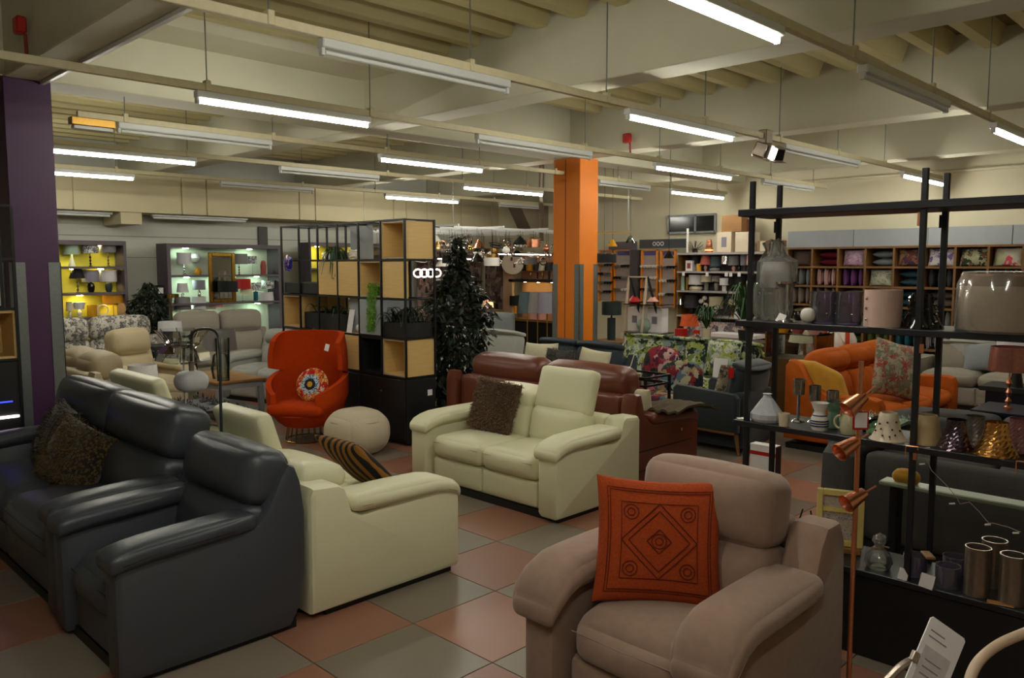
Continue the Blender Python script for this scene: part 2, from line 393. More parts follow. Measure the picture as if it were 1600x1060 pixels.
# joists of the deck, spanning between the cross beams
BX = [-1.6, 1.85, 5.3, 8.75, 12.2]; BW = .34
rib0 = None
prof = [(-.12, DZ+.12), (-.055, DZ-.06), (.055, DZ-.06), (.12, DZ+.12)]
spans = [(BX[i]+BW, BX[i+1]) for i in range(4)]
nr = 0
for a, b in spans:
    for k in range(40):
        y = -2.0+k*.43
        if y > 14.6 or (a < 1.6 and (y < 3.0 or y > 8.5)): continue
        if 7.3 < y < 8.1: continue
        o = MB().slab(prof, a, b, .004) if rib0 is None else None
        if rib0 is None:
            rib0 = o.build('ceiling_joist', DECKP, ceil, smooth=False)
            for vtx in rib0.data.vertices: vtx.co.x = (vtx.co.x-a)/(b-a)
            q = rib0
        else: q = rib0.copy(); COL.objects.link(q)
        q.location = (a, y, 0); q.scale = (b-a, 1, 1); nr += 1
for i, x in enumerate(BX):
    bm_ = struct(MB().box(x, x+BW, Y0, YW, BZ, DZ+.12, .008).build('trim_%d' % (i+1), CREAMP, smooth=False))
    if i in (1,):
        MB().box(x+BW-.09, x+BW-.055, Y0, 7.55, BZ-.03, BZ+.0, .004).build('cable_trunking', FIXW, bm_)
for i, y in enumerate((-.3, 7.52)):
    struct(MB().box(X0, XW, y, y+.42, BZ+.004, DZ+.12, .008).build('trim_%d' % (i+6), CREAMP, smooth=False))
# smooth ceiling panel between the ribs and the cross beam on the left
struct(MB().box(BX[1]+BW, BX[2], 6.95, 7.52, DZ-.1, DZ+.0).build('trim_8', CREAMP, smooth=False))
# boxed-in bulkhead along the left wall: separate boards with open joints
bulk = struct(MB().box(X0, XW, 14.02, YW, 2.735, 3.35).build('trim_9', BULK, smooth=False))
for u0, u1 in ((60, 114), (115, 284), (285, 323), (324, 467), (468, 492), (493, 614), (615, 634), (635, 720), (721, 792)):
    xa, xb = aY(14, u0, 330).x, aY(14, u1, 330).x
    MB().box(xa+.006, xb-.006, 13.995, 14.02, 2.72, 3.345, .003).build('bulkhead_board', BULK, bulk)
struct(MB().box(aY(14.3, 180, 340).x, aY(14.3, 213, 340).x, 14.05, YW, 2.52, 2.735, .006).build('trim_10', BULK, smooth=False))
# joints in the left wall panelling and the pale band above the shelving on the right wall
for z in (2.35, 1.98): MB().box(2, 9, YW-.008, YW, z-.005, z+.005).build('wall_batten', mat('joint_grey', (.5,.5,.47), .8), wl)
MB().box(7.9, 8.1, YW-.05, YW, 1.6, 2.6, .01).build('wall_batten', mat('joint_dark', (.34,.34,.33), .8), wl)
pan = struct(MB().box(XW-.14, XW-.1, -.5, 6.6, 2.13, 2.43).build('trim_11', GREYB, smooth=False))
for k in range(6):
    y1 = 6.6-k*1.15
    MB().box(XW-.16, XW-.14, y1-1.145, y1-.005, 2.13, 2.43, .003).build('fascia_board', GREYB, pan)
wn = struct(MB().box(XW-.05, XW+.0, aX(XW, 1120, 350).y, aX(XW, 1047, 350).y, aX(XW, 1100, 363).z, aX(XW, 1100, 336).z).build('window_1', BLKGLOSS, smooth=False))
ym = aX(XW, 1089, 350).y; zb, zt = aX(XW, 1100, 363).z, aX(XW, 1100, 336).z
fr = MB(); ya, yb = aX(XW, 1120, 350).y, aX(XW, 1047, 350).y
for y in (ya, yb, ym): fr.box(XW-.07, XW-.05, y-.02, y+.02, zb-.02, zt+.02)
for z in (zb, zt): fr.box(XW-.07, XW-.05, ya, yb, z-.02, z+.02)
fr.build('window_frame', GREYG, wn, smooth=False)
# pipe along the top of the right wall
MB().tube([(XW-.06, Y0+.2, 3.28), (XW-.06, 6.5, 3.28)], .025).build('wall_pipe', WALLP, bpy.data.objects['wall_right'])

# ------------------------------------------------------------------ the two painted columns
def column(name, label, x, y, wx, wy, z1, m, groove, gz):
    t = thing(name, label, 'column', (x, y, 0))
    c = MB().box(0, wx, 0, wy, 0, z1, .006)
    c.build('shaft', m, t, smooth=False)
    if groove: MB().box(-.004, -.0, wy*.52, wy*.52+.012, 0, z1-.02).build('joint_strip', mat('dark_orange_line', (.55,.22,.02), .7), t, smooth=False)
    for (a, b) in ((0, 0), (wx, 0), (0, wy)):
        sx = 1 if a == 0 else -1; sy = 1 if b == 0 else -1; g = .09; q = .006
        mb = MB()
        mb.box(min(a-sx*q, a+sx*g), max(a-sx*q, a+sx*g), min(b-sy*q, b), max(b-sy*q, b), .02, gz)
        mb.box(min(a-sx*q, a), max(a-sx*q, a), min(b-sy*q, b+sy*g), max(b-sy*q, b+sy*g), .02, gz)
        mb.build('corner_guard', GREYG, t, smooth=False)
    return t
column('square_column', 'orange painted square column with grey metal corner guards behind the sofas', 8.8, 7.37, .402, .50, BZ, ORANGEP, True, 1.86)
pu = column('square_column', 'purple painted square column with grey metal corner guards at the left edge', 1.83, 7.52, .35, .36, BZ, PURPLEP, False, 1.87)

# ------------------------------------------------------------------ lighting rails, tubes, rods
RZ = 3.12
rails = [(.25, -2.5, 3.2, 'behind the camera'), (2.12, -2.5, 13.3, 'nearest the camera over the right'), (4.05, -2.5, 13.4, 'second from the camera'), (5.88, -2.0, 13.4, 'third from camera, before both columns'),
         (7.68, 2.42, 13.3, 'fourth from the camera, level with the columns'), (9.55, -2, 13.3, 'fifth from the camera, behind the columns'), (11.85, -2, 13.2, 'farthest, close to the bulkhead')]
for y, a, b, d in rails:
    t = thing('lighting_rail', 'long cream steel lighting rail under the ceiling, '+d, 'rail', (0, y, 0), group='lighting rails')
    MB().box(a, b, -.022, .022, RZ, RZ+.055, .004).build('rail', RAILP, t, smooth=False)
    x = a+.4; k = 0
    while x < b:
        if not any(q-.05 < x < q+BW+.05 for q in BX):
            top = DZ+.1 if not (7.4 < y < 8.1) else BZ
            MB().cyl(x, 0, RZ+.05, top, .005, 6).build('hanger_rod', GREYG, t)
            MB().box(x-.02, x+.02, -.03, .03, RZ+.001, RZ+.08, .004).build('hanger_clip', RAILP, t)
        x += 1.45
def fixture(y, a, b, lit, label):
    t = thing('fluorescent_batten', label, 'ceiling light', (a, y, 0), group='fluorescent battens, lit' if lit else 'fluorescent battens, unlit')
    L_ = b-a
    MB().box(0, L_, -.035, .035, RZ-.054, RZ-.001, .006).build('batten_body', FIXW, t, smooth=False)
    MB().tube([(.03, 0, RZ-.075), (L_-.03, 0, RZ-.075)], .017 if lit else .014, 12).build('tube', TUBEM if lit else TUBEOFF, t)
    for x in (.012, L_-.012): MB().box(x-.012, x+.012, -.018, .018, RZ-.095, RZ-.05, .003).build('lamp_holder', FIXW, t)
lit = [(2.12, 2.55, 4.18, 'lit fluorescent tube cut by the top edge of the photo, right of centre'),
 (2.12, 8.25, 10.1, 'lit fluorescent tube at the right edge of the photo'),
 (4.05, 5.42, 7.1, 'lit fluorescent tube above and right of the orange column, before the spotlight cluster'),
 (4.05, 11.6, 13.3, 'lit fluorescent tube just above the top of the black rack'),
 (5.88, 2.66, 4.19, 'large lit fluorescent tube upper left, in front of the pale beam'),
 (5.88, 8.45, 10.3, 'lit fluorescent tube right of the orange column, upper of two'),
 (7.68, 5.6, 7.22, 'lit fluorescent tube left of the orange column, upper one'),
 (7.68, 11.5, 13.2, 'lit fluorescent tube right of the orange column, lower of two'),
 (9.55, 2.3, 4.3, 'lit fluorescent tube starting behind the purple column, upper of two'),
 (9.55, 8.55, 10.4, 'lit fluorescent tube just left of the orange column, lower one'),
 (11.85, 2.9, 4.44, 'lit fluorescent tube starting behind the purple column, lower of two'),
 (11.85, 8.75, 10.5, 'lit fluorescent tube low in front of the bulkhead, left of the metal duct')]
off = [(2.12, 5.3, 6.95, 'unlit fluorescent tube high at the right, on the nearest rail'),
 (4.05, 2.56, 4.05, 'unlit fluorescent tube large at top centre-left, below the ribbed deck'),
 (4.05, 8.15, 10.1, 'unlit fluorescent tube right of the spotlight cluster'),
 (5.88, 5.45, 7.2, 'unlit fluorescent tube running up to the head of the orange column'),
 (5.88, 11.2, 12.9, 'unlit fluorescent tube far right of the orange column on the third rail'),
 (7.68, 2.75, 4.25, 'unlit fluorescent tube between the pale beam and the lit tubes at left'),
 (7.68, 9.6, 10.9, 'unlit fluorescent tube just right of the orange column'),
 (9.55, 5.4, 6.95, 'unlit fluorescent tube mid-left in front of the dark recess'),
 (11.85, 5.7, 7.3, 'unlit fluorescent tube on the farthest rail above the bulkhead'),
 (11.85, 11.6, 12.9, 'unlit fluorescent tube on the farthest rail right of the orange column')]
for f in lit: fixture(f[0], f[1], f[2], True, f[3])
for f in off: fixture(f[0], f[1], f[2], False, f[3])
# two lit tubes added out of view behind the camera to brighten near furniture
for y, a, l in ((2.12, -.35, 'the near rail'), (.25, -.35, 'the rearmost rail')):
    fixture(y, a, a+1.55, True, 'added lit fluorescent tube behind the camera on '+l)
t = thing('emergency_light', 'small emergency light box behind the head of the purple column', 'ceiling light', (2.36, 7.68, RZ-.09))
MB().box(0, .36, -.05, .05, .02, .09, .006).build('housing', BRASS, t); MB().box(.02, .34, -.04, .04, -.01, .02, .004).build('diffuser', FIXW, t)
for yy, xx0 in ((14.25, 3.2), (14.25, 5.6)):
    t = thing('fluorescent_batten', 'unlit batten under the bulkhead, %s' % ('beside the column at left' if xx0 < 4 else 'above the grey display cabinet'), 'ceiling light', (xx0, yy, 0), group='battens under the bulkhead')
    MB().box(0, 1.75, -.05, .05, 2.68, 2.735, .006).build('batten_body', FIXW, t, smooth=False); MB().tube([(.03, 0, 2.66), (1.72, 0, 2.66)], .02, 8).build('tube', TUBEOFF, t)

# spotlight cluster hung on the second rail
p = aY(4.05, 1195, 238); t = thing('spotlight_cluster', 'silver spotlight cluster with one bright lamp under the rail', 'spotlight', (p.x, 4.05, p.z))
MB().box(-.07, .07, -.05, .05, .08, .22, .01).build('bracket', STEEL, t)
for nm, dx, rz_, on in (('a', -.16, .5, False), ('b', 0, 0, True), ('c', .17, -.5, False)):
    M_ = rotM((dx, -.03, 0), .35, 0, rz_)
    hd = MB().box(-.075, .075, -.06, .06, -.07, .07, .01, M_).build('lamp_head', STEEL if not on else FIXW, t)
    MB().box(-.06, .06, -.068, -.06, -.055, .055, 0, M_).build('lens', LEDY if on else BLKGLOSS, hd, smooth=False)
    for sgn in (-1, 1): MB().box(-.075, .075, -.12, -.06, sgn*.07, sgn*.07+.004, 0, M_).build('barn_door', STEEL, hd, smooth=False)
# red fire alarms on the ceiling beams
def alarm(p, label):
    t = thing('fire_alarm', label, 'fire alarm', p)
    MB().box(-.02, .05, -.055, .055, 0, .12, .012).build('sounder', REDC, t)
    MB().tube([(.04, -.03, 0), (.04, -.04, -.17)], .012, 8).build('conduit', mat('red_pipe', (.55,.16,.12), .5), t)
alarm((1.83-.06, aX(1.83, 42, 50).y, aX(1.83, 42, 55).z), 'red fire alarm on the pale beam in the top left corner')
alarm((8.72-.06, aX(8.72, 983, 218).y, aX(8.72, 983, 224).z), 'dark red fire alarm on the beam right of the orange column')
# flexible duct and sheet metal hood near the far corner
p = aY(11.2, 846, 300); pts = []
for k in range(60):
    pts.append((p.x, 11.2, 3.1-k*.013))
pts = [(p.x, 11.2, DZ+.12), (p.x, 11.2, 3.5), (p.x, 11.2, 3.2)]+pts
rr = [.055 if k % 2 else .047 for k in range(63)]
tag(MB().tube(pts, rr, 10).build('flexible_duct', STEEL), 'ribbed silver flexible duct dropping beside the orange column', 'duct')
a = aY(12.6, 806, 322); b = aY(12.6, 868, 345)
tag(MB().slab([(a.x-.1, 3.2), (b.x+.3, 3.2), (b.x+.3, 2.6), (a.x+.3, 2.6)], -12.8, -12.4, .01, Matrix.Rotation(-pi/2, 4, 'Z')).build('metal_hood', STEEL), 'dark sheet metal hood below the ceiling left of the orange column', 'duct')
# ================================================================== UPHOLSTERY
RW, RE, RS, RN = -pi/2, pi/2, 0., pi      # front facing -X, +X, -Y, +Y
PLINTH = mat('plinth_black', (.05,.05,.05), .6, scale=30)
def sofa(name, label, cat, loc, rz, W, D, n, m, side, aw=.22, sh=.46, st=.17, sy0=0., sy1=.62, fh=None, bz1=.95, by=.58, bth=.22, lean=.16,
         split=None, hr=None, pad=None, parts_label=None, group=None, seam=None, foot='plinth', arms=(1, 1), backm=None, seatm=None, puff=1., sagfront=.0, bn=None, bx=0):
    t = thing(name, label, cat, loc, rz, group); fh = fh or sh-st; iw = W-aw*(arms[0]+arms[1]); xa = -W/2+aw*arms[0]; sw = iw/n
    # frame under the seat
    MB().soft((xa+iw/2, (sy0+.04+D-.06)/2, .05+(fh-.05)/2), (iw+.01, D-.06-sy0-.04, fh-.05), .02, (0, .0, 0), 6).build('base', m, t)
    if foot == 'plinth': MB().box(-W/2+.03, W/2-.03, .05, D-.05, 0, .055).build('plinth', PLINTH, t, smooth=False)
    elif foot == 'leg':
        for x in (-W/2+.08, W/2-.08):
            for y in (.08, D-.1): MB().lathe([(.014, 0), (.024, .12), (.026, .16)], 10, x, y).build('leg', DOAK, t)
    # side panels, rounded outline
    for k, sg in enumerate((-1, 1)):
        if not arms[k]: continue
        x0 = -W/2 if sg < 0 else W/2-aw*.8; x1 = x0+aw*.8
        MB().slab(side, x0, x1, .03).build('side_panel', m, t)
        if pad:
            L_, z0, th, ww = pad['y1']-pad['y0'], pad['z0'], pad['th'], pad.get('w', aw+.03)
            dr = pad.get('droop', .05); rs = pad.get('rise', 0); xc = sg*(W/2-aw*.45)+pad.get('dx', 0)*sg
            def fn(P, q):
                f = (q[1]+1)/2; zz = P[2]+rs*f
                if f < .28: zz -= dr*((.28-f)/.28)**2
                wd = 1-.12*f if pad.get('taper') else 1
                return (P[0]*wd, P[1], zz)
            MB().soft((xc, (pad['y0']+pad['y1'])/2, z0+th/2), (ww, L_, th), pad.get('r', th*.48), (.01, .0, .012*puff), 12, None, fn).build('arm_pad', m, t)
            if seam:
                pts = [(xc+sg*(ww/2+.002), pad['y0']+.05+(L_-.1)*q/8, z0+th*.42+rs*(.05+.9*q/8)-dr*(max(0, .28-(.05+.9*q/8))/.28)**2) for q in range(9)]
                MB().tube(pts, .0025, 5).build('stitched_seam', seam, t)
    # seats, front panel
    for i in range(n):
        x = xa+sw*(i+.5)
        def fs(P, q):
            z = P[2]
            if q[1] < -.3: z -= sagfront*((-.3-q[1])/.7)**2
            return (P[0], P[1], z)
        MB().soft((x, (sy0+sy1)/2, sh-st/2), (sw-.008, sy1-sy0, st), min(.06*puff, st*.45), (.004, .02*puff, .022*puff), 12, None, fs).build('seat_cushion', seatm or m, t)
        if fh > .16: MB().soft((x, sy0+.045, .06+(fh-.06)/2), (sw-.012, .06, fh-.07), .02, (0, .008, 0), 6).build('front_panel', m, t)
    # back shell
    zc = side_rear = max(p[1] for p in side)
    MB().soft((xa+iw/2, D-.1, (zc-.02+.06)/2), (iw+.02, .16, zc-.08), .05, (0, .01, .0), 8).build('back_shell', m, t)
    # backs
    bn = bn or n; bw = (iw+bx)/bn; bm_ = backm or m
    split = split or sh+.25
    a = math.atan(lean)
    for i in range(bn):
        x = xa-bx/2+bw*(i+.5)
        h1 = split-(sh-.03)
        M_ = rotM((x, by, sh-.03), -a)
        MB().soft((0, bth/2, h1/2), (bw-.008, bth, h1+.03), min(.07, bth*.4), (0, .035*puff, .0), 10, M_).build('back_cushion', bm_, t)
        h = hr[i] if hr else 'std'
        y2 = by+lean*h1
        if h == 'std':
            M_ = rotM((x, y2-.01, split), -a*1.1); h2 = bz1-split
            MB().soft((0, bth/2, h2/2), (bw-.01, bth*.98, h2+.01), min(.08, bth*.42), (0, .035*puff, .015), 10, M_).build('headrest', bm_, t)
        elif h == 'low':      # adjustable headrest folded down onto the back
            M_ = rotM((x, y2+.05, split-.07), .16)
            MB().soft((0, .13, .075), (bw-.012, .32, .155), .07, (0, .0, .02), 10, M_).build('headrest', bm_, t)
        elif h == 'up':       # raised slab headrest
            M_ = rotM((x, y2+.06, split-.02), -.30)
            MB().soft((0, .03, .17), (bw-.008, .12, .37), .045, (0, .012, .0), 10, M_).build('headrest', bm_, t)
        elif h == 'roll':
            M_ = rotM((x, y2-.02, split), -a)
            MB().soft((0, bth*.45, (bz1-split)/2), (bw-.01, bth*1.1, bz1-split), .1, (0, .03, .02), 10, M_).build('headrest', bm_, t)
    if seam:
        for i in range(n):
            x = xa+sw*(i+.5)
            MB().tube([(x-sw/2+.03, sy0-.004, sh-.05-sagfront), (x, sy0-.012, sh-.05-sagfront), (x+sw/2-.03, sy0-.004, sh-.05-sagfront)], .0025, 5).build('stitched_seam', seam, t)
    return t
def cushion(name, label, m, loc, wd=.45, ht=.45, th=.16, rz=0., tilt=-.25, roll=0., group=None, cat='cushion', fur=0, furm=None, pinch=.07, piping=None):
    """scatter cushion standing on its lower edge, leaning back by tilt"""
    t = thing(name, label, cat, loc, rz, group); M_ = rotM((0, 0, 0), tilt, roll, 0)
    MB().pillow(wd, ht, th, M_, 12, pinch, loc[0]*7).build('cover', m, t)
    if fur:
        mb = MB(); R = random.Random(3)
        for k in range(fur):
            a, b = R.uniform(-1, 1), R.uniform(-1, 1); sd = -1 if R.random() < .7 else 1
            tt = max(0., (1-a*a)*(1-b*b))**.42*th/2
            p = Vector((a*wd/2*(1-pinch*(1-b*b)), sd*tt, ht/2+b*ht/2)); l = R.uniform(.02, .04)
            d = Vector((a*.6+R.uniform(-.6, .6), sd*.8, b*.6+R.uniform(-.9, .3))).normalized(); s_ = d.cross(Vector((R.uniform(-1, 1), R.uniform(-1, 1), R.uniform(-1, 1)))).normalized()*.003
            mb.add([p-s_, p+s_, p+d*l], [(0, 1, 2)], M_)
        stuff(mb.build('fur', furm or m, t, smooth=False))
    if piping:
        pts = []
        for k in range(40):
            q = k/40*8; 
            sgn = int(q//2); f = q % 2-1
            a, b = ((f, -1), (1, f), (-f, 1), (-1, -f))[sgn]
            pts.append(M_ @ Vector((a*wd/2*(1-pinch*(1-b*b)), 0, ht/2+b*ht/2*(1-pinch*(1-a*a)))))
        MB().tube(pts, .005, 6, True).build('piping', piping, t)
    return t

# ---- grey leather armchair and sofa (fronts face -X)
side_g = [(.02, .02), (.0, .06), (.0, .50), (.02, .545), (.66, .585), (.72, .64), (.80, .80), (.845, .86), (.885, .84), (.915, .76), (.935, .6), (.93, .3), (.90, .12), (.84, .02)]
pad_g = dict(y0=-.02, y1=.67, z0=.532, th=.088, r=.034, w=.20, droop=.018, rise=.035, taper=True, dx=-.0)
GSEAM = mat('grey_seam', (.10,.11,.13), .6, scale=40)
ga = sofa('leather_armchair', 'dark grey leather armchair with padded arms in the left foreground', 'armchair', (1.18, 3.995, 0), RW, .86, .93, 1, GLEATH, side_g,
     aw=.17, sh=.45, st=.19, sy0=.03, sy1=.62, bz1=.955, by=.57, bth=.24, lean=.22, split=.68, bx=.26, pad=pad_g, seam=GSEAM, sagfront=.03, puff=1.25)
gs = sofa('leather_sofa', 'dark grey leather sofa with high headrests beyond the matching armchair', 'sofa', (1.2, 5.62, 0), RW, 2.26, .95, 2, GLEATH, side_g,
     aw=.19, sh=.46, st=.19, sy0=.03, sy1=.62, bz1=1.05, by=.54, bth=.27, lean=.24, split=.75, bx=.2, pad=pad_g, seam=GSEAM, sagfront=.03, puff=1.4)
# ---- cream leather suite
side_c = [(.02, .03), (.0, .06), (.0, .52), (.02, .54), (.10, .555), (.70, .50), (.76, .53), (.80, .66), (.84, .69), (1.0, .70), (1.02, .66), (1.02, .03)]
pad_c = dict(y0=-.02, y1=.76, z0=.50, th=.095, w=.26, droop=.06, rise=.015, dx=-.0)
c3 = sofa('leather_sofa', 'cream leather three-seater seen from its end, between grey armchair and cream two-seater', 'sofa', (3.17, 4.79, 0), RE, 2.42, .98, 3, CLEATH, side_c,
     aw=.26, sh=.44, st=.18, sy0=.03, sy1=.66, bz1=.95, by=.56, bth=.2, lean=.16, split=.63, hr=['low', 'up', 'low'], pad=pad_c, seam=CSEAM)
c2 = sofa('leather_sofa', 'cream leather two-seater with one raised headrest, a shaggy brown cushion on it', 'sofa', (4.2, 4.54, 0), RW, 1.66, 1.0, 2, CLEATH,
     [(.02, .03), (.0, .06), (.0, .50), (.02, .53), (.10, .54), (.68, .49), (.74, .52), (.78, .64), (.82, .67), (.98, .66), (1.0, .63), (1.0, .03)],
     aw=.24, sh=.44, st=.18, sy0=.03, sy1=.64, bz1=.95, by=.54, bth=.2, lean=.16, split=.70, hr=['low', 'up'], pad=dict(pad_c, w=.25), seam=CSEAM)
c4 = sofa('leather_sofa', 'cream leather sofa half hidden behind the grey sofa, one headrest raised', 'sofa', (3.17, 7.08, 0), RE, 2.1, .98, 2, CLEATH, side_c, arms=(0, 1),
     aw=.24, sh=.44, st=.18, sy0=.03, sy1=.66, bz1=.95, by=.56, bth=.2, lean=.16, split=.69, hr=['up', 'low'], pad=pad_c)
# ---- taupe armchair with big soft arms
side_t = [(.02, .02), (.0, .06), (.0, .46), (.03, .51), (.60, .50), (.66, .56), (.72, .72), (.78, .79), (.90, .79), (.95, .70), (.97, .3), (.97, .06), (.95, .02)]
ta = sofa('fabric_armchair', 'taupe brushed fabric armchair in the right foreground holding a rust cushion', 'armchair', (2.38, 1.805, 0), RW, .97, .98, 1, TAUPE, side_t,
     aw=.21, sh=.45, st=.20, sy0=.04, sy1=.62, bz1=1.0, by=.52, bth=.26, lean=.14, split=.70, bx=.10, seam=TAUPES, sagfront=.03, puff=1.6,
     pad=dict(y0=-.06, y1=.70, z0=.505, th=.115, w=.26, droop=.13, rise=.015, dx=-.0))
# ---- cushions on them
cushion('scatter_cushion', 'rust orange chenille cushion with diamond medallion pattern on the taupe armchair', mat('rust_chenille', (.70,.27,.03), .95, kind=None, scale=140, amt=.35, bump=.5), (2.69, 1.83, .455), .53, .52, .15, RW+.66, -.30, .03)
RP = bpy.data.objects['cover']
# woven medallion, border lines and corner rosettes on the rust cushion
def on_pillow(a, b, wd=.53, ht=.52, th=.15, pinch=.07, ph=2.69*7):
    x = a*wd/2*(1-pinch*(1-b*b)); z = b*ht/2*(1-pinch*(1-a*a)); t = ((1-a*a)*(1-b*b))**.42*th/2+.004
    return Vector((x, -t*(1+.06*sin(5*a+3*b+ph))-.0015, z+ht/2))
DR = mat('dark_red_weave', (.40,.09,.02), .95, scale=100, amt=.3); Mq = rotM((0, 0, 0), -.30, .03, 0)
def line(pts, r, nm, m_=DR): MB().tube([Mq @ on_pillow(*p) for p in pts], r, 5).build(nm, m_, RP.parent)
def poly(cs, k=10): 
    o = []
    for i in range(len(cs)-1):
        for q in range(k): f = q/k; o.append((cs[i][0]*(1-f)+cs[i+1][0]*f, cs[i][1]*(1-f)+cs[i+1][1]*f))
    return o+[cs[-1]]
for s_ in (.84, .80, .62): line(poly([(-s_, -s_), (s_, -s_), (s_, s_), (-s_, s_), (-s_, -s_)]), .0018, 'border_line')
for s_ in (.62, .50, .2): line(poly([(-s_, 0), (0, -s_), (s_, 0), (0, s_), (-s_, 0)]), .0026, 'diamond_line')
for cx_, cz_ in ((-.46, -.46), (.46, -.46), (-.46, .46), (.46, .46), (0, 0)):
    for r_ in (.12, .06): line([(cx_+r_*cos(k*pi/8), cz_+r_*sin(k*pi/8)) for k in range(17)], .0022, 'rosette')
cushion('scatter_cushion', 'leopard print fur cushion leaning on the grey leather sofa, nearer the camera', LEOP, (1.56, 5.62, .44), .56, .42, .2, RW+.25, -.5, .22, fur=2500, furm=mat('leopard_hair', (.50,.39,.20), .95, scale=30, col2=(.14,.10,.06)))
cushion('scatter_cushion', 'striped brown fur cushion behind the leopard print one on the grey sofa', mat('brown_stripe_fur', (.30,.24,.16), .95, kind='stripe', scale=9, col2=(.12,.10,.07), sheen=.3), (1.60, 6.10, .46), .46, .46, .2, RW-.1, -.40, .1, fur=1500)
cushion('scatter_cushion', 'shaggy brown cushion on the cream two-seater', mat('shaggy_brown', (.36,.28,.20), .95, scale=40, amt=.5), (4.62, 4.86, .455), .46, .44, .17, RW+.1, -.30, .10, fur=6000, furm=mat('shaggy_hair', (.66,.54,.42), .8, scale=60, col2=(.26,.19,.14)))
cushion('scatter_cushion', 'black cushion with gold tiger stripes on the cream three-seater', mat('tiger_stripe', (.04,.04,.04), .9, kind='stripe', scale=5, col2=(.55,.36,.08)), (2.97, 4.12, .47), .44, .46, .14, RE, -.78, 0)
# black faux-fur throw over the back of the cream three-seater
def throw(name, label, m, path, wd, axis, cat='throw', furn=0, thick=.02, R=random.Random(5)):
    """soft strip draped along a path of points, spread along axis"""
    vs = []; fs = []; n = 12; ax = Vector(axis)
    top = []; 
    for sd in (0, 1):
        for i, p in enumerate(path):
            for j in range(n+1):
                f = j/n-.5; q = Vector(p)+ax*(wd*f)+Vector((R.uniform(-.006, .006), R.uniform(-.006, .006), (thick if sd == 0 else 0)+.012*sin(j*1.7+i)))
                vs.append(q)
    K = len(path)*(n+1)
    for i in range(len(path)-1):
        for j in range(n):
            a = i*(n+1)+j; fs.append((a, a+1, a+n+2, a+n+1)); fs.append((K+a, K+a+n+1, K+a+n+2, K+a+1))
    rim = [j for j in range(n)]+[i*(n+1)+n for i in range(len(path)-1)]+[(len(path)-1)*(n+1)+n-j for j in range(n)]+[(len(path)-1-i)*(n+1) for i in range(len(path)-1)]
    for k in range(len(rim)): a, b = rim[k], rim[(k+1) % len(rim)]; fs.append((a, b, b+K, a+K))
    mb = MB(); mb.add(vs, fs)
    if furn:
        for k in range(furn):
            p = Vector(vs[R.randrange(K)])+ax*R.uniform(-.03, .03)+Vector((R.uniform(-.03, .03), 0, R.uniform(-.01, .03))); d = Vector((R.uniform(-1, 1), R.uniform(-1, 1), R.uniform(-.6, .8))).normalized()*R.uniform(.02, .045)
            s_ = d.cross(Vector((0, .3, 1))).normalized()*.004; mb.add([p-s_, p+s_, p+d], [(0, 1, 2)])
    return tag(mb.build(name, m), label, cat)
BFUR = mat('black_fur', (.07,.07,.085), .8, scale=30, amt=.4, sheen=.4)
throw('fur_throw', 'black faux fur throw hanging over the back of the cream three-seater', BFUR, [(2.18, 5.45, .40), (2.185, 5.45, .62), (2.22, 5.45, .80), (2.34, 5.45, .86), (2.50, 5.45, .86), (2.66, 5.45, .80), (2.74, 5.45, .62), (2.80, 5.45, .50)], .55, (0, 1, 0), furn=3500)

# ---- burnt-orange high-back tub chair, round cushion, pouffe
t = thing('tub_chair', 'burnt orange high-back tub chair with wire base in front of the cubby shelving', 'armchair', (4.5, 7.5, 0), radians(-57))
def shell(z0, z1, f_r, a0, a1, name, lip=.0, th=.05, rows=10, topcut=None):
    n = 36; vs = []; fs = []
    for sd in (0, 1):
        for j in range(rows+1):
            f = j/rows
            for i in range(n+1):
                g = i/n; a = a0+(a1-a0)*g; r = f_r(f, g)-(th if sd else 0)
                e = abs(2*g-1); zt = z1(e) if callable(z1) else z1; zb = z0(e) if callable(z0) else z0
                z = zb+(zt-zb)*f
                vs.append((r*sin(a), r*cos(a)*.95, z))
    K = (rows+1)*(n+1)
    for j in range(rows):
        for i in range(n):
            q = j*(n+1)+i; fs.append((q, q+1, q+n+2, q+n+1)); fs.append((K+q, K+q+n+1, K+q+n+2, K+q+1))
    rim = [i for i in range(n)]+[j*(n+1)+n for j in range(rows)]+[rows*(n+1)+n-i for i in range(n)]+[(rows-j)*(n+1) for j in range(rows)]
    for k in range(len(rim)): a, b = rim[k], rim[(k+1) % len(rim)]; fs.append((a, b, b+K, a+K))
    return MB().add(vs, fs).build(name, ORVEL, t)
shell(.17, lambda e: .72-.20*max(0, (e-.42)/.58)**1.3, lambda f, g: .26+.17*min(1, f*1.7)**.6, -radians(145), radians(145), 'tub', th=.055)
shell(lambda e: .70+.06*max(0, e-.6)/.4, lambda e: 1.14-.10*max(0, (e-.55)/.45)**2, lambda f, g: .425+.015*sin(f*pi)-.03*f, -radians(98), radians(98), 'wing_back', th=.055)
MB().lathe([(0, .17), (.25, .17), (.30, .22), (.36, .30), (.30, .31), (0, .31)], 30, 0, -.02).build('shell_base', ORVEL, t)
MB().soft((0, -.06, .36), (.60, .62, .12), .055, (0, 0, .02), 12, None, lambda P, q: (P[0]*(1-.12*max(0, q[1])), P[1], P[2])).build('seat_cushion', ORVEL, t)
for k in range(22):
    a = 2*pi*k/22; MB().tube([(.21*cos(a), .21*sin(a), .17), (.24*cos(a), .24*sin(a), .0)], .005, 5).build('wire_leg', BRASS, t)
MB().lathe([(.24, .004), (.248, .010), (.24, .016), (.232, .010), (.24, .004)], 30, cap=False).build('base_ring', BRASS, t)
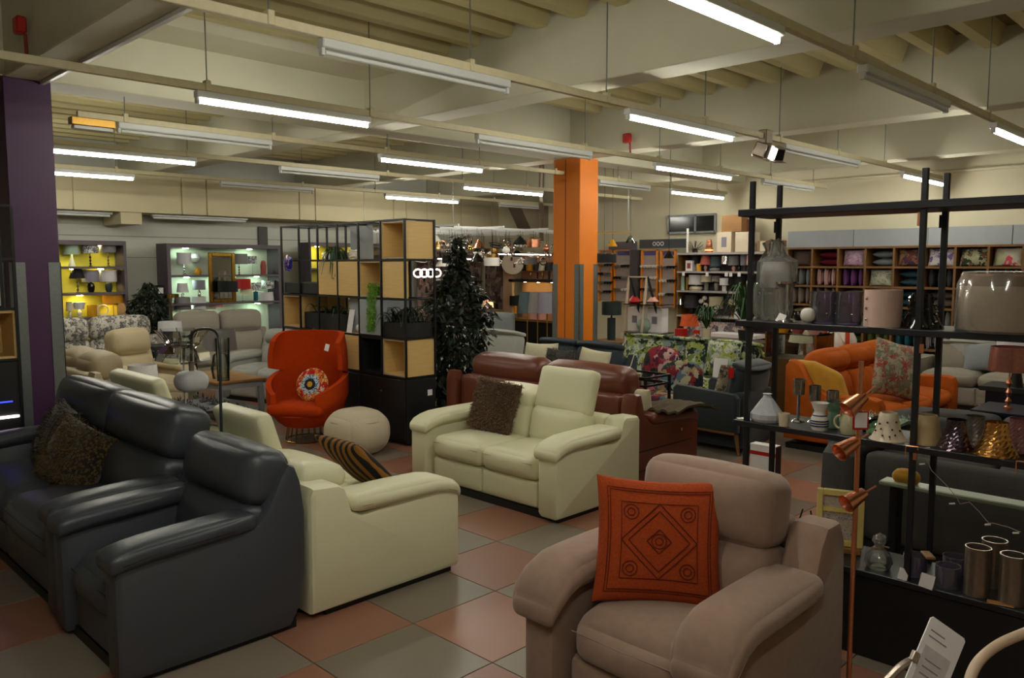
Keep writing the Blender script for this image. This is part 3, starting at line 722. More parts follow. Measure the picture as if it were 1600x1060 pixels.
lab(MB().slab([(.0, 0), (.002, 0), (.002, .07), (.0, .07)], -.025, .025, .0005, rotM((.34, -.26, .98), 0, .3, 1.0)).build('price_tag', WHITEP, t), 'white price tag')
# round cushion: rings of colour are separate discs in its print
t2 = thing('round_cushion', 'round cushion with blue and yellow medallion on the orange tub chair', 'cushion', (4.47, 7.36, .60), radians(-57))
M_ = rotM((0, 0, 0), pi/2-.28, 0, 0)
ms = [multi('medallion_rim', [(.75,.20,.08), (.85,.45,.15), (.85,.80,.70), (.70,.12,.10), (.80,.60,.20)], 28), mat('medallion_blue', (.16,.35,.60), .8, kind='spots', scale=60, col2=(.75,.80,.80)), mat('medallion_black', (.05,.07,.14), .8), mat('medallion_yellow', (.85,.62,.10), .8, scale=90)]
pr = [(0, -.04), (.10, -.045), (.165, -.025), (.18, 0), (.165, .025), (.15, .034), (.105, .047), (.06, .055), (.03, .058), (0, .058)]
mb = MB(); n = 32
for k in range(len(pr)-1):
    mb.m = 0 if k < 6 else (1 if k == 6 else (2 if k == 7 else 3)); mb.lathe([pr[k], pr[k+1]], n, cap=False, M=M_)
mb.build('cover', ms, t2)
t = thing('pouffe', 'round cream boucle pouffe with red price label in front of the black cabinet', 'pouffe', (4.5, 6.6, 0))
mb = MB(); mb.soft((0, 0, .215), (.56, .56, .43), .19, (.02, .02, .015), 14); mb.build('body', mat('boucle', (.80,.75,.65), .95, scale=150, amt=.12, bump=.8), t)
MB().lathe([(.272, .33), (.277, .335), (.272, .34)], 30, cap=False).build('top_seam', CSEAM, t)
a = radians(-125)
lb = MB().box(-.035, .035, -.002, .002, -.045, .045, 0, rotM((.293*cos(a), .293*sin(a), .24), 0, 0, a+pi/2+.0)).build('price_label', REDC, t, smooth=False)
MB().box(-.022, .022, -.004, -.002, -.03, .012, 0, rotM((.293*cos(a), .293*sin(a), .24), 0, 0, a+pi/2)).build('printed_panel', WHITEP, lb, smooth=False)
# ================================================================== PLANTS
def leaves(n, fpos, size, R, mb=None, flat=.3, aspect=.45, down=.3, outward=None):
    """n real leaf blades (folded quads) placed by fpos()"""
    mb = mb or MB()
    for _ in range(n):
        p = fpos(); d = Vector((R.uniform(-1, 1), R.uniform(-1, 1), R.uniform(-.8, .5)-down))
        if outward is not None: d = d+(p-Vector(outward)).normalized()*.25
        d.normalize(); l = size*R.uniform(.7, 1.2); s_ = d.cross(Vector((R.uniform(-.5, .5), R.uniform(-.5, .5), 1))).normalized()*l*aspect/2
        nn = d.cross(s_).normalized()*l*.08
        m_ = p+d*l*.45
        mb.add([p, m_+s_+nn, p+d*l, m_-s_+nn, m_], [(0, 1, 4), (1, 2, 4), (2, 3, 4), (3, 0, 4)])
    return mb
def ficus(name, label, loc, h, prof, n, size, pot=None, m=LEAFD, seed=1):
    """prof: list of (height fraction, radius)"""
    R = random.Random(seed); t = thing(name, label, 'plant', loc)
    if pot: MB().lathe(pot[0], 20).build('pot', pot[1], t)
    for k in range(3):
        pts = [(.03*sin(k*2), .03*cos(k*2), .05)]
        for q in range(1, 9): pts.append((.03*sin(k*2+q)+R.uniform(-.02, .02), .03*cos(k*2+q*.8)+R.uniform(-.02, .02), .05+h*.9*q/8))
        MB().tube(pts, [.014-.001*q for q in range(9)], 6).build('stem', STEMM, t)
    def rad(f):
        for i in range(len(prof)-1):
            if prof[i][0] <= f <= prof[i+1][0]:
                a = (f-prof[i][0])/(prof[i+1][0]-prof[i][0]); return prof[i][1]*(1-a)+prof[i+1][1]*a
        return 0
    def pos():
        while True:
            f = R.uniform(prof[0][0], prof[-1][0]); r = rad(f)
            if R.random() < (r/max(p[1] for p in prof)+.1): break
        a = R.uniform(0, 2*pi); r *= 1+.22*sin(3*a+f*17); q = r*R.uniform(.35, 1)**.6; return Vector((q*cos(a), q*sin(a), f*h))
    stuff(leaves(n, pos, size, R, outward=(0, 0, h*.4), aspect=.5, down=.7).build('foliage', m, t, smooth=False))
    return t
def fern(name, label, loc, r, n, m, pot=None, droop=.6, wd=.02, seed=2, up=.3, cat='plant', rz=0):
    """arching strap leaves from one point; pot = (lathe profile, material)"""
    R = random.Random(seed); t = thing(name, label, cat, loc, rz)
    z0 = 0
    if pot: MB().lathe(pot[0], 18).build('pot', pot[1], t); z0 = max(p[1] for p in pot[0])-.01
    for k in range(n):
        a = R.uniform(0, 2*pi); L_ = r*R.uniform(.6, 1.1); u_ = up*R.uniform(.5, 1.2); pts = []
        for q in range(7):
            f = q/6; pts.append(Vector((cos(a)*L_*f, sin(a)*L_*f, z0+u_*sin(f*pi*.75)-droop*L_*f*f)))
        mb = MB(); sd = Vector((-sin(a), cos(a), 0)); vs = []
        for q, p in enumerate(pts):
            w_ = wd*(1-abs(q/6-.4)*1.35); vs += [p+sd*w_/2, p-Vector((0, 0, w_*.25)), p-sd*w_/2]
        mb.add(vs, [f for q in range(6) for f in ((q*3, q*3+1, q*3+4, q*3+3), (q*3+1, q*3+2, q*3+5, q*3+4))])
        if k == 0: big = mb
        else: big.add(mb.v, mb.f)
    stuff(big.build('foliage', m, t, smooth=False)) if n > 60 else big.build('foliage', m, t, smooth=False)
    return t

# ================================================================== CUBBY SHELVING (open grid of black steel, plywood boxes)
KX, KY, KD, CW = 5.0, 6.45, .38, .40     # near corner, depth, cell width
zr = [2.30, 1.90, 1.50, 1.10, .70]
kb = thing('cubby_shelving', 'tall open cubby shelving of black steel grid with plywood boxes over a black cupboard', 'shelving', (KX, KY, 0))
for i in range(7):
    for y_ in (0,):
        for x in (0, KD): MB().box(x-.01, x+.01, i*CW-.01, i*CW+.01, .70, 2.31).build('upright', BLACKM, kb, smooth=False)
for z in zr:
    for x in (0, KD): MB().box(x-.009, x+.009, 0, 6*CW, z-.009, z+.009).build('rail', BLACKM, kb, smooth=False)
    for i in range(7): MB().box(0, KD, i*CW-.008, i*CW+.008, z-.008, z+.008).build('cross_bar', BLACKM, kb, smooth=False)
cab = MB().box(.0, KD, -.005, 6*CW+.005, .03, .69, .004).build('cupboard', BLACKW, kb, smooth=False)
for i in range(3):
    d_ = MB().box(-.018, -.001, i*.8+.006, i*.8+.794, .06, .68, .003).build('door', BLACKW, kb, smooth=False)
    MB().lathe([(.0, 0), (.012, 0), (.012, .008), (0, .008)], 12, M=rotM((-.018, i*.8+.40, .54), 0, -pi/2, 0)).build('lock', STEEL, d_)
MB().box(.27, .33, -.009, -.005, .50, .56).build('price_label', WHITEP, kb, smooth=False)
def cell(c, r, kind, name='box'):
    y0, y1, z1, z0 = c*CW+.013, (c+1)*CW-.013, zr[r]-.012, zr[r+1]+.012; x0, x1 = .004, KD-.004; e = .016
    m, me = (PLY, PLYE) if kind.startswith('ply') else ((BLACKW, BLACKW) if kind.startswith('black') else (GREYB, GREYB))
    if kind.endswith('open'):
        mb = MB(); mb.box(x0, x1, y0, y0+e, z0, z1); mb.box(x0, x1, y1-e, y1, z0, z1); mb.box(x0, x1, y0+e, y1-e, z0, z0+e); mb.box(x0, x1, y0+e, y1-e, z1-e, z1)
        mb.box(x1-e, x1, y0+e, y1-e, z0+e, z1-e); b = mb.build('plywood_box' if m is PLY else 'black_box', m, kb, smooth=False)
        ed = MB()
        ed.box(x0-.003, x0, y0, y0+e, z0, z1); ed.box(x0-.003, x0, y1-e, y1, z0, z1); ed.box(x0-.003, x0, y0+e, y1-e, z0, z0+e); ed.box(x0-.003, x0, y0+e, y1-e, z1-e, z1)
        ed.build('front_edge', me, b, smooth=False)
    else:
        b = MB().box(x0, x1, y0, y1, z0, z1, .003).build('plywood_box' if m is PLY else 'panel_box', m, kb, smooth=False)
        dr = MB().box(x0-.012, x0, y0+.003, y1-.003, z0+.003, z1-.003, .002).build('door', m, b, smooth=False)
        if kind == 'plylock': MB().lathe([(0, 0), (.01, 0), (.01, .008), (0, .008)], 10, M=rotM((x0-.012, y0+.06, (z0+z1)/2), 0, -pi/2, 0)).build('lock', STEEL, dr)
    if c == 0 and kind != 'plyshallow':
        MB().box(x0+.002, x1-.002, y0-.006, y0, z0, z1).build('end_panel', m, kb, smooth=False)
MB().box(.004, .05, .013, CW-.013, 1.512, 1.888, .003).build('plywood_panel', PLY, kb, smooth=False)
for c, r, k in ((0, 0, 'plyopen'), (3, 1, 'plylock'), (2, 1, 'ply'), (1, 1, 'plyopen'), (5, 2, 'plyopen'), (1, 2, 'greyclosed'), (0, 3, 'plyopen'), (1, 3, 'blackopen'), (2, 3, 'ply'), (3, 3, 'ply'), (4, 3, 'plyopen')):
    cell(c, r, k)
MB().box(KD-.02, KD-.006, 4*CW+.012, 5*CW-.012, 1.112, 1.488).build('back_panel', PLY, kb, smooth=False)
MB().box(.06, .075, 2*CW+.014, 2*CW+.27, 1.112, 1.488).build('grey_panel', GREYB, kb, smooth=False)
for c in (4, 5): MB().box(.01, KD, c*CW+.02, (c+1)*CW-.03, 1.515, 1.64, .004).build('low_black_box', BLACKW, kb, smooth=False)
MB().box(.005, KD-.005, 2*CW+.012, 3*CW-.012, 1.094, 1.11).build('shelf', PLY, kb, smooth=False)
MB().box(KD-.02, KD-.006, 3*CW-.15, 3*CW+.28, 1.915, 2.29).build('back_panel', GREYB, kb, smooth=False)
def planter(name, label, x0, x1, y0, y1, z, h, seed, up=.24, n=46):
    t = thing(name, label, 'planter', (KX+x0, KY+y0, z))
    mb = MB(); a, b = x1-x0, y1-y0
    mb.box(0, a, 0, .012, 0, h); mb.box(0, a, b-.012, b, 0, h); mb.box(0, .012, .012, b-.012, 0, h); mb.box(a-.012, a, .012, b-.012, 0, h); mb.box(.012, a-.012, .012, b-.012, 0, h-.04)
    mb.build('trough', BLACKW, t, smooth=False); R = random.Random(seed)
    big = MB()
    for k in range(n):
        ox, oy = R.uniform(.04, a-.04), R.uniform(.04, b-.04); an = R.uniform(0, 2*pi); L_ = R.uniform(.12, .30); u_ = up*R.uniform(.5, 1.1); vs = []; sd = Vector((-sin(an), cos(an), 0))
        for q in range(7):
            f = q/6; p = Vector((ox+cos(an)*L_*f, oy+sin(an)*L_*f, h-.03+u_*sin(f*pi*.7)-.12*f*f)); w_ = .026*(1-abs(f-.4)*1.4); vs += [p+sd*w_/2, p-Vector((0, 0, w_*.3)), p-sd*w_/2]
        big.add(vs, [f for q in range(6) for f in ((q*3, q*3+1, q*3+4, q*3+3), (q*3+1, q*3+2, q*3+5, q*3+4))])
    stuff(big.build('foliage', LEAFD if seed == 4 else LEAFG, t, smooth=False)); return t
planter('planter', 'black trough planter with dark ferns at the near corner of the cubby shelving', .01, KD-.01, .02, CW-.02, 1.11, .15, 4, .22, 70)
planter('planter', 'black trough planter with small green plant in the middle of the cubby shelving', .03, KD-.03, 2.75*CW, 4.9*CW, 1.11, .19, 5, .16, 30)
# small things in the cells
t = thing('trailing_fern', 'bright green trailing plant hanging out of a plywood box in the cubby shelving', 'plant', (KX+.07, KY+1.35*CW, 1.528))
MB().lathe([(0, 0), (.05, 0), (.065, .09), (.055, .09), (0, .07)], 16).build('pot', BLACKW, t)
R = random.Random(9)
def tp():
    f = R.random(); a = R.uniform(0, 2*pi); return Vector((-.07-.05*f+R.uniform(-.03, .03), R.uniform(-.09, .09)*(1-.5*f), .14-f*.50))
stuff(leaves(1400, tp, .035, R, down=1.2, aspect=.25).build('foliage', LEAFB, t, smooth=False))
t = fern('trailing_plant', 'dark trailing plant spilling over the plywood door of the cubby shelving', (KX+.10, KY+3.5*CW, 1.915), .22, 40, LEAFG, ([(0, 0), (.05, 0), (.06, .08), (0, .07)], BLACKW), 1.6, .03, 11, .12)
t = tag(MB().slab([(0, 0), (.004, 0), (.05, .25), (.046, .25)], -.05, .05, .001).build('info_card', WHITEP), 'white leaning price card on the middle shelf of the cubby shelving', 'card'); put(t, (KX+.01, KY+2.55*CW, 1.11), RW)
t = tag(MB().soft((0, 0, .06), (.16, .16, .10), .05, (0, 0, .02), 8).build('white_bowl', WHITEC), 'white rounded ornament beside the grey panel in the cubby shelving', 'ornament'); put(t, (KX+.12, KY+2.22*CW, 1.102))
t = thing('knot_ornament', 'white twisted ornament before the grey back panel high in the cubby shelving', 'ornament', (KX+.12, KY+2.65*CW, 1.91)); 
for q in range(4): MB().tube([(.05*cos(k*pi/6), .05*sin(k*pi/6)*(.8), .03+q*.022+.008*sin(k*pi/3+q)) for k in range(12)], .012, 6, True).build('ring', WHITEC, t)
t = thing('wire_easel', 'small black wire easel inside the far plywood box of the cubby shelving', 'ornament', (KX+.12, KY+5.4*CW, 1.13))
for a, b in (((-.0, -.06, 0), (0, 0, .26)), ((0, .06, 0), (0, 0, .26)), ((.09, 0, 0), (0, 0, .26)), ((-.01, -.06, .09), (-.01, .06, .09)), ((-.0, -.03, .16), (0, .03, .16))): MB().tube([a, b], .004, 5).build('rod', BLACKM, t)
# hanging blue glass bauble at the far end of the cubbies
p = aX(KX-.06, 450, 412)
t = thing('glass_wall_light', 'blue and copper patterned glass wall light on the far end of the cubby shelving', 'lamp', (p.x, p.y, p.z-.12))
MB().lathe([(0, -.03), (.06, -.02), (.105, 0), (.06, .02), (0, .03)], 20, M=rotM((0, 0, .12), 0, pi/2, 0)).build('disc', multi('blue_mosaic', [(.08,.10,.45), (.15,.20,.60), (.60,.35,.25), (.05,.05,.15), (.6,.6,.75)], 30, .15), t)
MB().box(.02, .05, -.02, .02, .08, .16).build('bracket', STEEL, t)

ficus('ficus_tree', 'tall dark artificial ficus tree standing beside the end of the cubby shelving', (5.93, 6.72, 0), 2.18, [(.10, .22), (.2, .30), (.32, .33), (.5, .35), (.66, .34), (.76, .24), (.82, .12), (.90, .09), (1.0, .03)], 2600, .11,
      ([(0, 0), (.15, 0), (.19, .26), (.17, .27), (0, .24)], BLACKW))
p = aY(14.2, 233, 500)
ficus('ficus_tree', 'small dark ficus tree against the far left wall between the lit cabinets', (aY(13.6, 233, 500).x, 13.6, 0), 1.58, [(.45, .12), (.6, .28), (.75, .30), (.88, .2), (1.0, .04)], 800, .11, ([(0, 0), (.15, 0), (.2, .3), (0, .28)], BLACKW), seed=6)

# ================================================================== DISPLAY RACK at the right (dark steel, four shelves)
RX, RD = 3.80, .29; RY = [2.045, 1.228, .405]; SZ = [2.13, 1.565, 1.045, .42]
rk = thing('display_rack', 'tall dark steel display rack with four long shelves along the right side', 'rack', (RX, 0, 0))
for y in RY:
    for x in (0, RD):
        MB().box(x-.0125, x+.0125, y-.0125, y+.0125, .0, 2.27, .002).build('post', RACKM, rk, smooth=False)
for k, z in enumerate(SZ):
    y1 = 2.11 if k < 3 else 1.80
    MB().box(-.03, RD+.03, .05, y1, z-.035 if k == 0 else z-.03, z, .003).build('shelf', RACKM, rk, smooth=False)
MB().box(-.02, RD+.02, .06, 1.78, .0, SZ[3]-.032, .003).build('plinth_cabinet', BLACKW, rk, smooth=False)
for y in RY[:2]:
    for x in (0, RD):
        for z in (2.05,): lab(MB().box(x-.008, x+.008, y-.006+.018, y+.006+.018, z-.03, z+.03).build('cable_tag', COPPER if x == 0 else BLACKM, rk, smooth=False), 'small tag under the top shelf')
# copper floor lamp in front of it
cp = aZ(0, 1345, 1120); q = dep = None
px, py = 3.06, 1.185
cl = thing('floor_lamp', 'copper floor lamp with three small spot heads in front of the black rack', 'floor lamp', (px, py, 0))
MB().lathe([(0, 0), (.12, 0), (.12, .012), (.03, .02), (0, .02)], 28).build('base', COPPER, cl)
MB().cyl(0, 0, .015, 1.49, .0095, 12).build('pole', COPPER, cl)
def spot(z, dx, dirv):
    d = Vector(dirv).normalized(); M_ = Matrix.Translation(Vector((0, 0, z))+RT*dx) @ d.to_track_quat('Z', 'Y').to_matrix().to_4x4()
    h = MB().lathe([(.012, -.045), (.022, -.04), (.026, -.01), (.036, .05), (.034, .05), (.022, -.0), (0, -.005)], 20, M=M_).build('spot_head', COPPER, cl)
    MB().tube([M_ @ Vector((0, 0, -.10)), M_ @ Vector((0, 0, -.045))], .004, 6).build('handle', COPPER, h); MB().lathe([(0, -.0), (.018, -.0), (.018, .006), (0, .006)], 12, M=M_).build('bulb', WHITEC, h)
lft = -RT
spot(1.335, -.012, lft*.8-FW*.2+Vector((0, 0, -.62))); spot(1.165, -.035, lft*.85-FW*.3+Vector((0, 0, -.45))); spot(.965, .0, lft*.9-FW*.3+Vector((0, 0, -.42)))
lb = MB().box(-.03, .03, -.003, .003, -.035, .035, .002, Matrix.Translation(Vector((0, 0, 1.265))-FW*.014) @ Euler((0, 0, TH-pi/2)).to_matrix().to_4x4()).build('price_label', REDC, cl, smooth=False)
MB().box(-.023, .023, -.005, -.003, -.026, .031, 0, Matrix.Translation(Vector((0, 0, 1.265))-FW*.014) @ Euler((0, 0, TH-pi/2)).to_matrix().to_4x4()).build('printed_panel', WHITEP, lb, smooth=False)

# ================================================================== MIDDLE AND FAR UPHOLSTERY
pad_b = dict(y0=.0, y1=.70, z0=.50, th=.11, w=.22, droop=.05, rise=.02)
side_b = [(.02, .03), (0, .06), (0, .52), (.03, .56), (.70, .54), (.80, .62), (.86, .80), (.92, .80), (.95, .70), (.95, .03)]
bs = sofa('leather_sofa', 'chestnut brown leather recliner sofa back to back with the cream two-seater', 'sofa', (6.2, 4.97, 0), RE, 2.34, .95, 2, BLEATH, side_b, aw=.2, sh=.46, st=.18, sy0=.03, sy1=.6, bz1=1.0, by=.52, bth=.24, lean=.18, split=.72, hr=['roll', 'roll'], pad=pad_b, puff=1.4)
for z in (.17, .33): MB().box(-1.178, -1.172, .12, .90, z, z+.006).build('panel_seam', PLINTH, bs, smooth=False)
MB().lathe([(0, 0), (.013, 0), (.013, .008), (0, .008)], 12, M=rotM((-1.18, .3, .44), 0, -pi/2, 0)).build('recline_button', CHROME, bs)
throw('folded_throw', 'olive brown folded throw over the near arm of the brown leather sofa', mat('olive_wool', (.30,.25,.16), .95, scale=60, amt=.2), [(5.55, 3.78, .635), (5.7, 3.78, .66), (5.88, 3.78, .66), (6.05, 3.78, .64), (6.18, 3.78, .60)], .36, (0, 1, 0))
cushion('scatter_cushion', 'beige cushion standing at the arm of the brown leather sofa', CREAMF, (5.62, 4.08, .46), .42, .36, .14, RE, -.2)
side_s = [(.02, .05), (0, .08), (0, .56), (.03, .60), (.80, .60), (.86, .58), (.88, .5), (.88, .05)]
sofa('fabric_sofa', 'pale grey fabric sofa between the ficus tree and the orange column', 'sofa', (7.25, 8.45, 0), RW, 2.0, .92, 2, LGREYF, side_s, aw=.24, sh=.46, bz1=.95, by=.5, bth=.24, lean=.2, split=.9, hr=['std', 'std'], puff=1.6)
side_n = [(.02, .15), (0, .18), (0, .54), (.03, .58), (.6, .60), (.74, .70), (.80, .82), (.86, .82), (.88, .7), (.88, .15)]
nv = sofa('fabric_sofa', 'slate blue fabric sofa with cream piping in front of the orange column', 'sofa', (6.72, 6.2, 0), RW, 1.45, .88, 2, NAVYF, side_n, aw=.12, sh=.46, fh=.3, bz1=.96, by=.52, bth=.22, lean=.2, split=.9, hr=['std', 'std'], foot='leg')
MB().tube([(-.725, y, z) for y, z in side_n[1:8]], .006, 5).build('piping', CREAMF, nv)
MB().tube([(.725, y, z) for y, z in side_n[1:8]], .006, 5).build('piping', CREAMF, nv)
cushion('scatter_cushion', 'cream cushion on the left of the slate blue sofa', CREAMF, (7.02, 6.52, .49), .50, .44, .17, RW+.05, -.25, -.04)
MB().box(-.06, .06, -.09, -.086, .10, .18).build('care_label', WHITEP, bpy.data.objects['scatter_cushion'] if False else [o for o in bpy.data.objects if o.get('label', '').startswith('cream cushion on the left')][0], smooth=False)
cushion('scatter_cushion', 'dark grey fur cushion in the middle of the slate blue sofa', mat('grey_fur', (.32,.30,.29), .95, scale=30, amt=.3), (6.92, 6.13, .49), .44, .40, .16, RW, -.25, 0, fur=1500)
cushion('scatter_cushion', 'cream cushion on the right of the slate blue sofa', CREAMF, (7.04, 5.75, .49), .46, .42, .17, RW-.1, -.25, .06)
gf = sofa('patterned_sofa', 'green and white leaf patterned sofa in front of the white ladder shelves', 'sofa', (8.0, 5.62, 0), RW, 2.35, .95, 2, GREENP, [(.02, .12), (0, .15), (0, .55), (.03, .60), (.1, .62), (.70, .60), (.80, .72), (.9, .82), (.95, .80), (.95, .12)],
     aw=.2, sh=.46, bz1=.94, by=.5, bth=.26, lean=.2, split=.9, hr=['std', 'std'], puff=1.6, foot='leg')
gf.location.x = 8.2
cushion('scatter_cushion', 'green leaf patterned cushion with pale piping at the right of the patterned sofa', GREENP, (8.62, 5.0, .50), .46, .44, .16, RW, -.22, .0, piping=mat('mint_trim', (.62,.72,.64), .8))
bol = thing('bolster', 'rolled mint green bolster at the right end of the patterned sofa', 'cushion', (8.55, 4.62, .66), RW)
MB().tube([(-.24, 0, 0), (.24, 0, -.04)], .06, 16).build('roll', mat('mint_fabric', (.52,.62,.54), .9, scale=40), bol)
tag(put(MB().box(-.09, .09, -.002, .002, 0, .26, 0, rotM((0, 0, 0), -.15)).build('price_card', WHITEP, smooth=False), (8.45, 4.92, .49), RW), 'white price card standing on the green patterned sofa', 'card')
# patterned low chairs left of it
def bucket(name, label, loc, rz, m, w_=.62, h=.78):
    t = thing(name, label, 'armchair', loc, rz)
    MB().soft((0, .30, .30), (w_, .6, .26), .09, (0, .01, .03), 10).build('seat', m, t)
    MB().soft((0, .56, .50), (w_, .16, h-.22), .07, (0, .02, .03), 10, None, lambda P, q: (P[0]*(1-.25*max(0, q[2])**2), P[1]+.05*q[2], P[2])).build('backrest', m, t)
    for x in (-w_/2+.07, w_/2-.07):
        for y in (.06, .52): MB().lathe([(.012, 0), (.02, .18)], 8, x, y).build('leg', DOAK, t)
    return t
bucket('bucket_chair', 'red and grey floral bucket chair at the left end of the green patterned sofa', (7.64, 5.68, 0), RW-.2, REDFL, .60, .88)
bucket('bucket_chair', 'patchwork low chair in front of the green patterned sofa', (7.15, 4.98, 0), RW, PATCH, .56, .72)
tag(put(MB().lathe([(.02, 0), (.05, .16), (.045, .16), (0, .02)], 12).build('price_cone', WHITEP), aZ(.62, 942, 590)), 'small white cone tag on the red floral bucket chair', 'tag')
t = thing('side_table', 'black metal frame side table between brown sofa and patterned sofa', 'table', (6.6, 4.66, 0))
for a in ((0, 0), (.42, 0), (0, .5), (.42, .5)): MB().box(a[0]-.012, a[0]+.012, a[1]-.012, a[1]+.012, 0, .72).build('leg', BLACKM, t, smooth=False)
for z in (.64, .72):
    for a, b in (((0, 0), (.42, 0)), ((0, .5), (.42, .5)), ((0, 0), (0, .5)), ((.42, 0), (.42, .5))): MB().bar((a[0], a[1], z), (b[0], b[1], z), .022).build('rail', BLACKM, t, smooth=False)
MB().box(.01, .41, .01, .49, .631, .637).build('glass_top', SMOKE, t, smooth=False)
# dark teal armchair
side_tl = [(.0, .20), (0, .60), (.04, .64), (.70, .60), (.74, .56), (.74, .22), (.70, .20)]
tl = sofa('fabric_armchair', 'dark teal armchair with wooden legs behind the rack, side turned to the camera', 'armchair', (7.36, 4.60, 0), RN, .76, .80, 1, TEALF, side_tl, aw=.10, sh=.46, fh=.26, bz1=.90, by=.50, bth=.17, lean=.25, split=.86, hr=['std'], foot='', puff=1.5)
for x in (-.32, .32):
    for y in (.06, .70): MB().tube([(x, y, .20), (x*1.08, y+(.05 if y > .4 else -.03), 0)], [.024, .014], 8).build('leg', DOAK, tl)
for x in (-.385, .385): MB().box(x-.004, x+.004, .02, .72, .205, .225).build('wood_rail', DOAK, tl, smooth=False)
lab(MB().box(-.03, .03, -.002, .002, -.05, .05, 0, rotM((.30, .62, .80), 0, 0, pi/2)).build('price_label', REDC, tl, smooth=False), 'red and white price label')
cushion('scatter_cushion', 'brown and beige printed cushion in the dark teal armchair', BROWNPRINT, (7.25, 4.13, .49), .40, .40, .14, RN-.25, -.3, 0)
# orange velvet sofa seen lengthways
side_o = [(.02, .10), (0, .14), (0, .52), (.03, .58), (.10, .60), (.5, .58), (.68, .66), (.80, .86), (.9, .90), (.95, .84), (.95, .10)]
os_ = sofa('velvet_sofa', 'bright orange velvet three-seat sofa with mustard inner wing behind the rack', 'sofa', (8.85, 2.78, 0), RS, 2.35, .98, 3, ORSOFA, side_o, aw=.20, sh=.46, bz1=1.0, by=.56, bth=.24, lean=.22, split=.76, hr=['roll', 'roll', 'roll'], puff=1.5)
MB().soft((-1.02, .55, .66), (.09, .55, .46), .04, (.01, 0, 0), 10, None, lambda P, q: (P[0], P[1]+.16*(q[2]+1)/2, P[2]-.10*max(0, -q[1]))).build('wing_lining', MUSTARD, os_)
cushion('scatter_cushion', 'muted red floral cushion standing on the orange velvet sofa', PINKFL, (8.5, 2.95, .50), .60, .58, .18, RS-.45, -.15, .22)
side_w = [(.02, .05), (0, .08), (0, .54), (.04, .60), (.84, .60), (.90, .56), (.92, .05)]
ws = sofa('fabric_sofa', 'oatmeal grey fabric sofa in front of the cushion shelving at the far right', 'sofa', (11.3, 2.95, 0), RW, 1.95, .95, 2, WGREYF, side_w, aw=.3, sh=.46, bz1=.84, by=.52, bth=.24, lean=.2, split=.8, hr=['std', 'std'], puff=1.6)
cushion('scatter_cushion', 'large pale grey cushion on the oatmeal sofa', LGREYF, (11.85, 3.22, .48), .58, .46, .2, RW, -.35, .1)
cushion('scatter_cushion', 'charcoal cushion leaning on the pale one on the oatmeal sofa', MGREYF, (11.68, 2.95, .48), .52, .40, .18, RW, -.5, -.15)
# dark grey lounge sofas seen through the rack
side_d = [(.02, .05), (0, .08), (0, .50), (.06, .58), (.3, .62), (.9, .66), (1.0, .60), (1.02, .05)]
sofa('fabric_sofa', 'dark grey fabric sofa with rounded arms directly behind the rack', 'sofa', (6.25, 1.3, 0), RE, 1.95, 1.0, 2, DGREYF, side_d, aw=.28, sh=.40, bz1=.64, by=.56, bth=.25, lean=.12, split=.56, hr=['std', 'std'], puff=1.7, pad=dict(y0=-.02, y1=.9, z0=.54, th=.14, w=.30, droop=.1, rise=.04))
sofa('fabric_sofa', 'dark grey fabric sofa further back, between rack and orange sofa', 'sofa', (7.75, 1.65, 0), RE, 1.5, .95, 2, DGREYF, side_d, aw=.24, sh=.42, bz1=.68, by=.56, bth=.25, lean=.12, split=.58, hr=['std', 'std'], puff=1.7)
throw('sheepskin', 'pale mint green sheepskin rug over the dark grey sofa arm behind the rack', mat('mint_sheepskin', (.56,.66,.56), .95, scale=30, amt=.15), [(5.45, 2.14, .70), (5.65, 2.14, .735), (5.85, 2.14, .74), (6.1, 2.14, .71), (6.24, 2.14, .64)], .42, (0, 1, 0), 'rug', furn=900, R=random.Random(2))
t = thing('pouffe', 'dark grey drum pouffe behind the shade row of the rack', 'pouffe', (6.6, .95, 0)); MB().lathe([(0, 0), (.28, 0), (.30, .03), (.30, .36), (.27, .40), (0, .42)], 30).build('body', DGREYF, t)
t = thing('narrow_console', 'narrow console with pale mint top edge beyond the steel vases', 'table', (4.8, 1.05, 0))
MB().box(-.06, .06, -.9, .66, .585, .61, .006).build('table_top', mat('pale_green_top', (.62,.68,.58), .3), t, smooth=False)
for x in (0,):
    for y in (-.8, .58): MB().box(x-.05, x+.05, y-.02, y+.02, 0, .585).build('leg', BLACKM, t, smooth=False)
t = thing('yellow_pennant', 'olive yellow leaf-shaped ornament lying on the mint topped console', 'ornament', (4.8, 1.58, .612)); MB().soft((0, 0, .03), (.07, .15, .06), .028, (0, 0, .02), 8).build('body', MUSTARD, t)
# white and red carton on the floor
t = thing('carton', 'white carton with a red band and small picture standing behind the taupe armchair', 'box', (5.9, 3.03, 0), RW)
MB().box(-.11, .11, 0, .09, 0, .42, .003).build('box_body', WHITEP, t, smooth=False); MB().box(.11, .113, 0, .09, 0, .42).build('side_panel', mat('brown_side', (.25,.13,.09), .6), t, smooth=False)
lab(MB().box(-.11, .11, -.002, 0, .335, .365).build('red_band', REDC, t, smooth=False), 'red band'); lab(MB().lathe([(0, 0), (.05, 0), (.05, .002), (0, .002)], 10, M=rotM((0, -.001, .10), pi/2, 0, 0)).build('picture', multi('nuts_print', [(.25,.18,.08), (.45,.35,.12), (.12,.10,.06)], 60, .6), t), 'small brown picture')
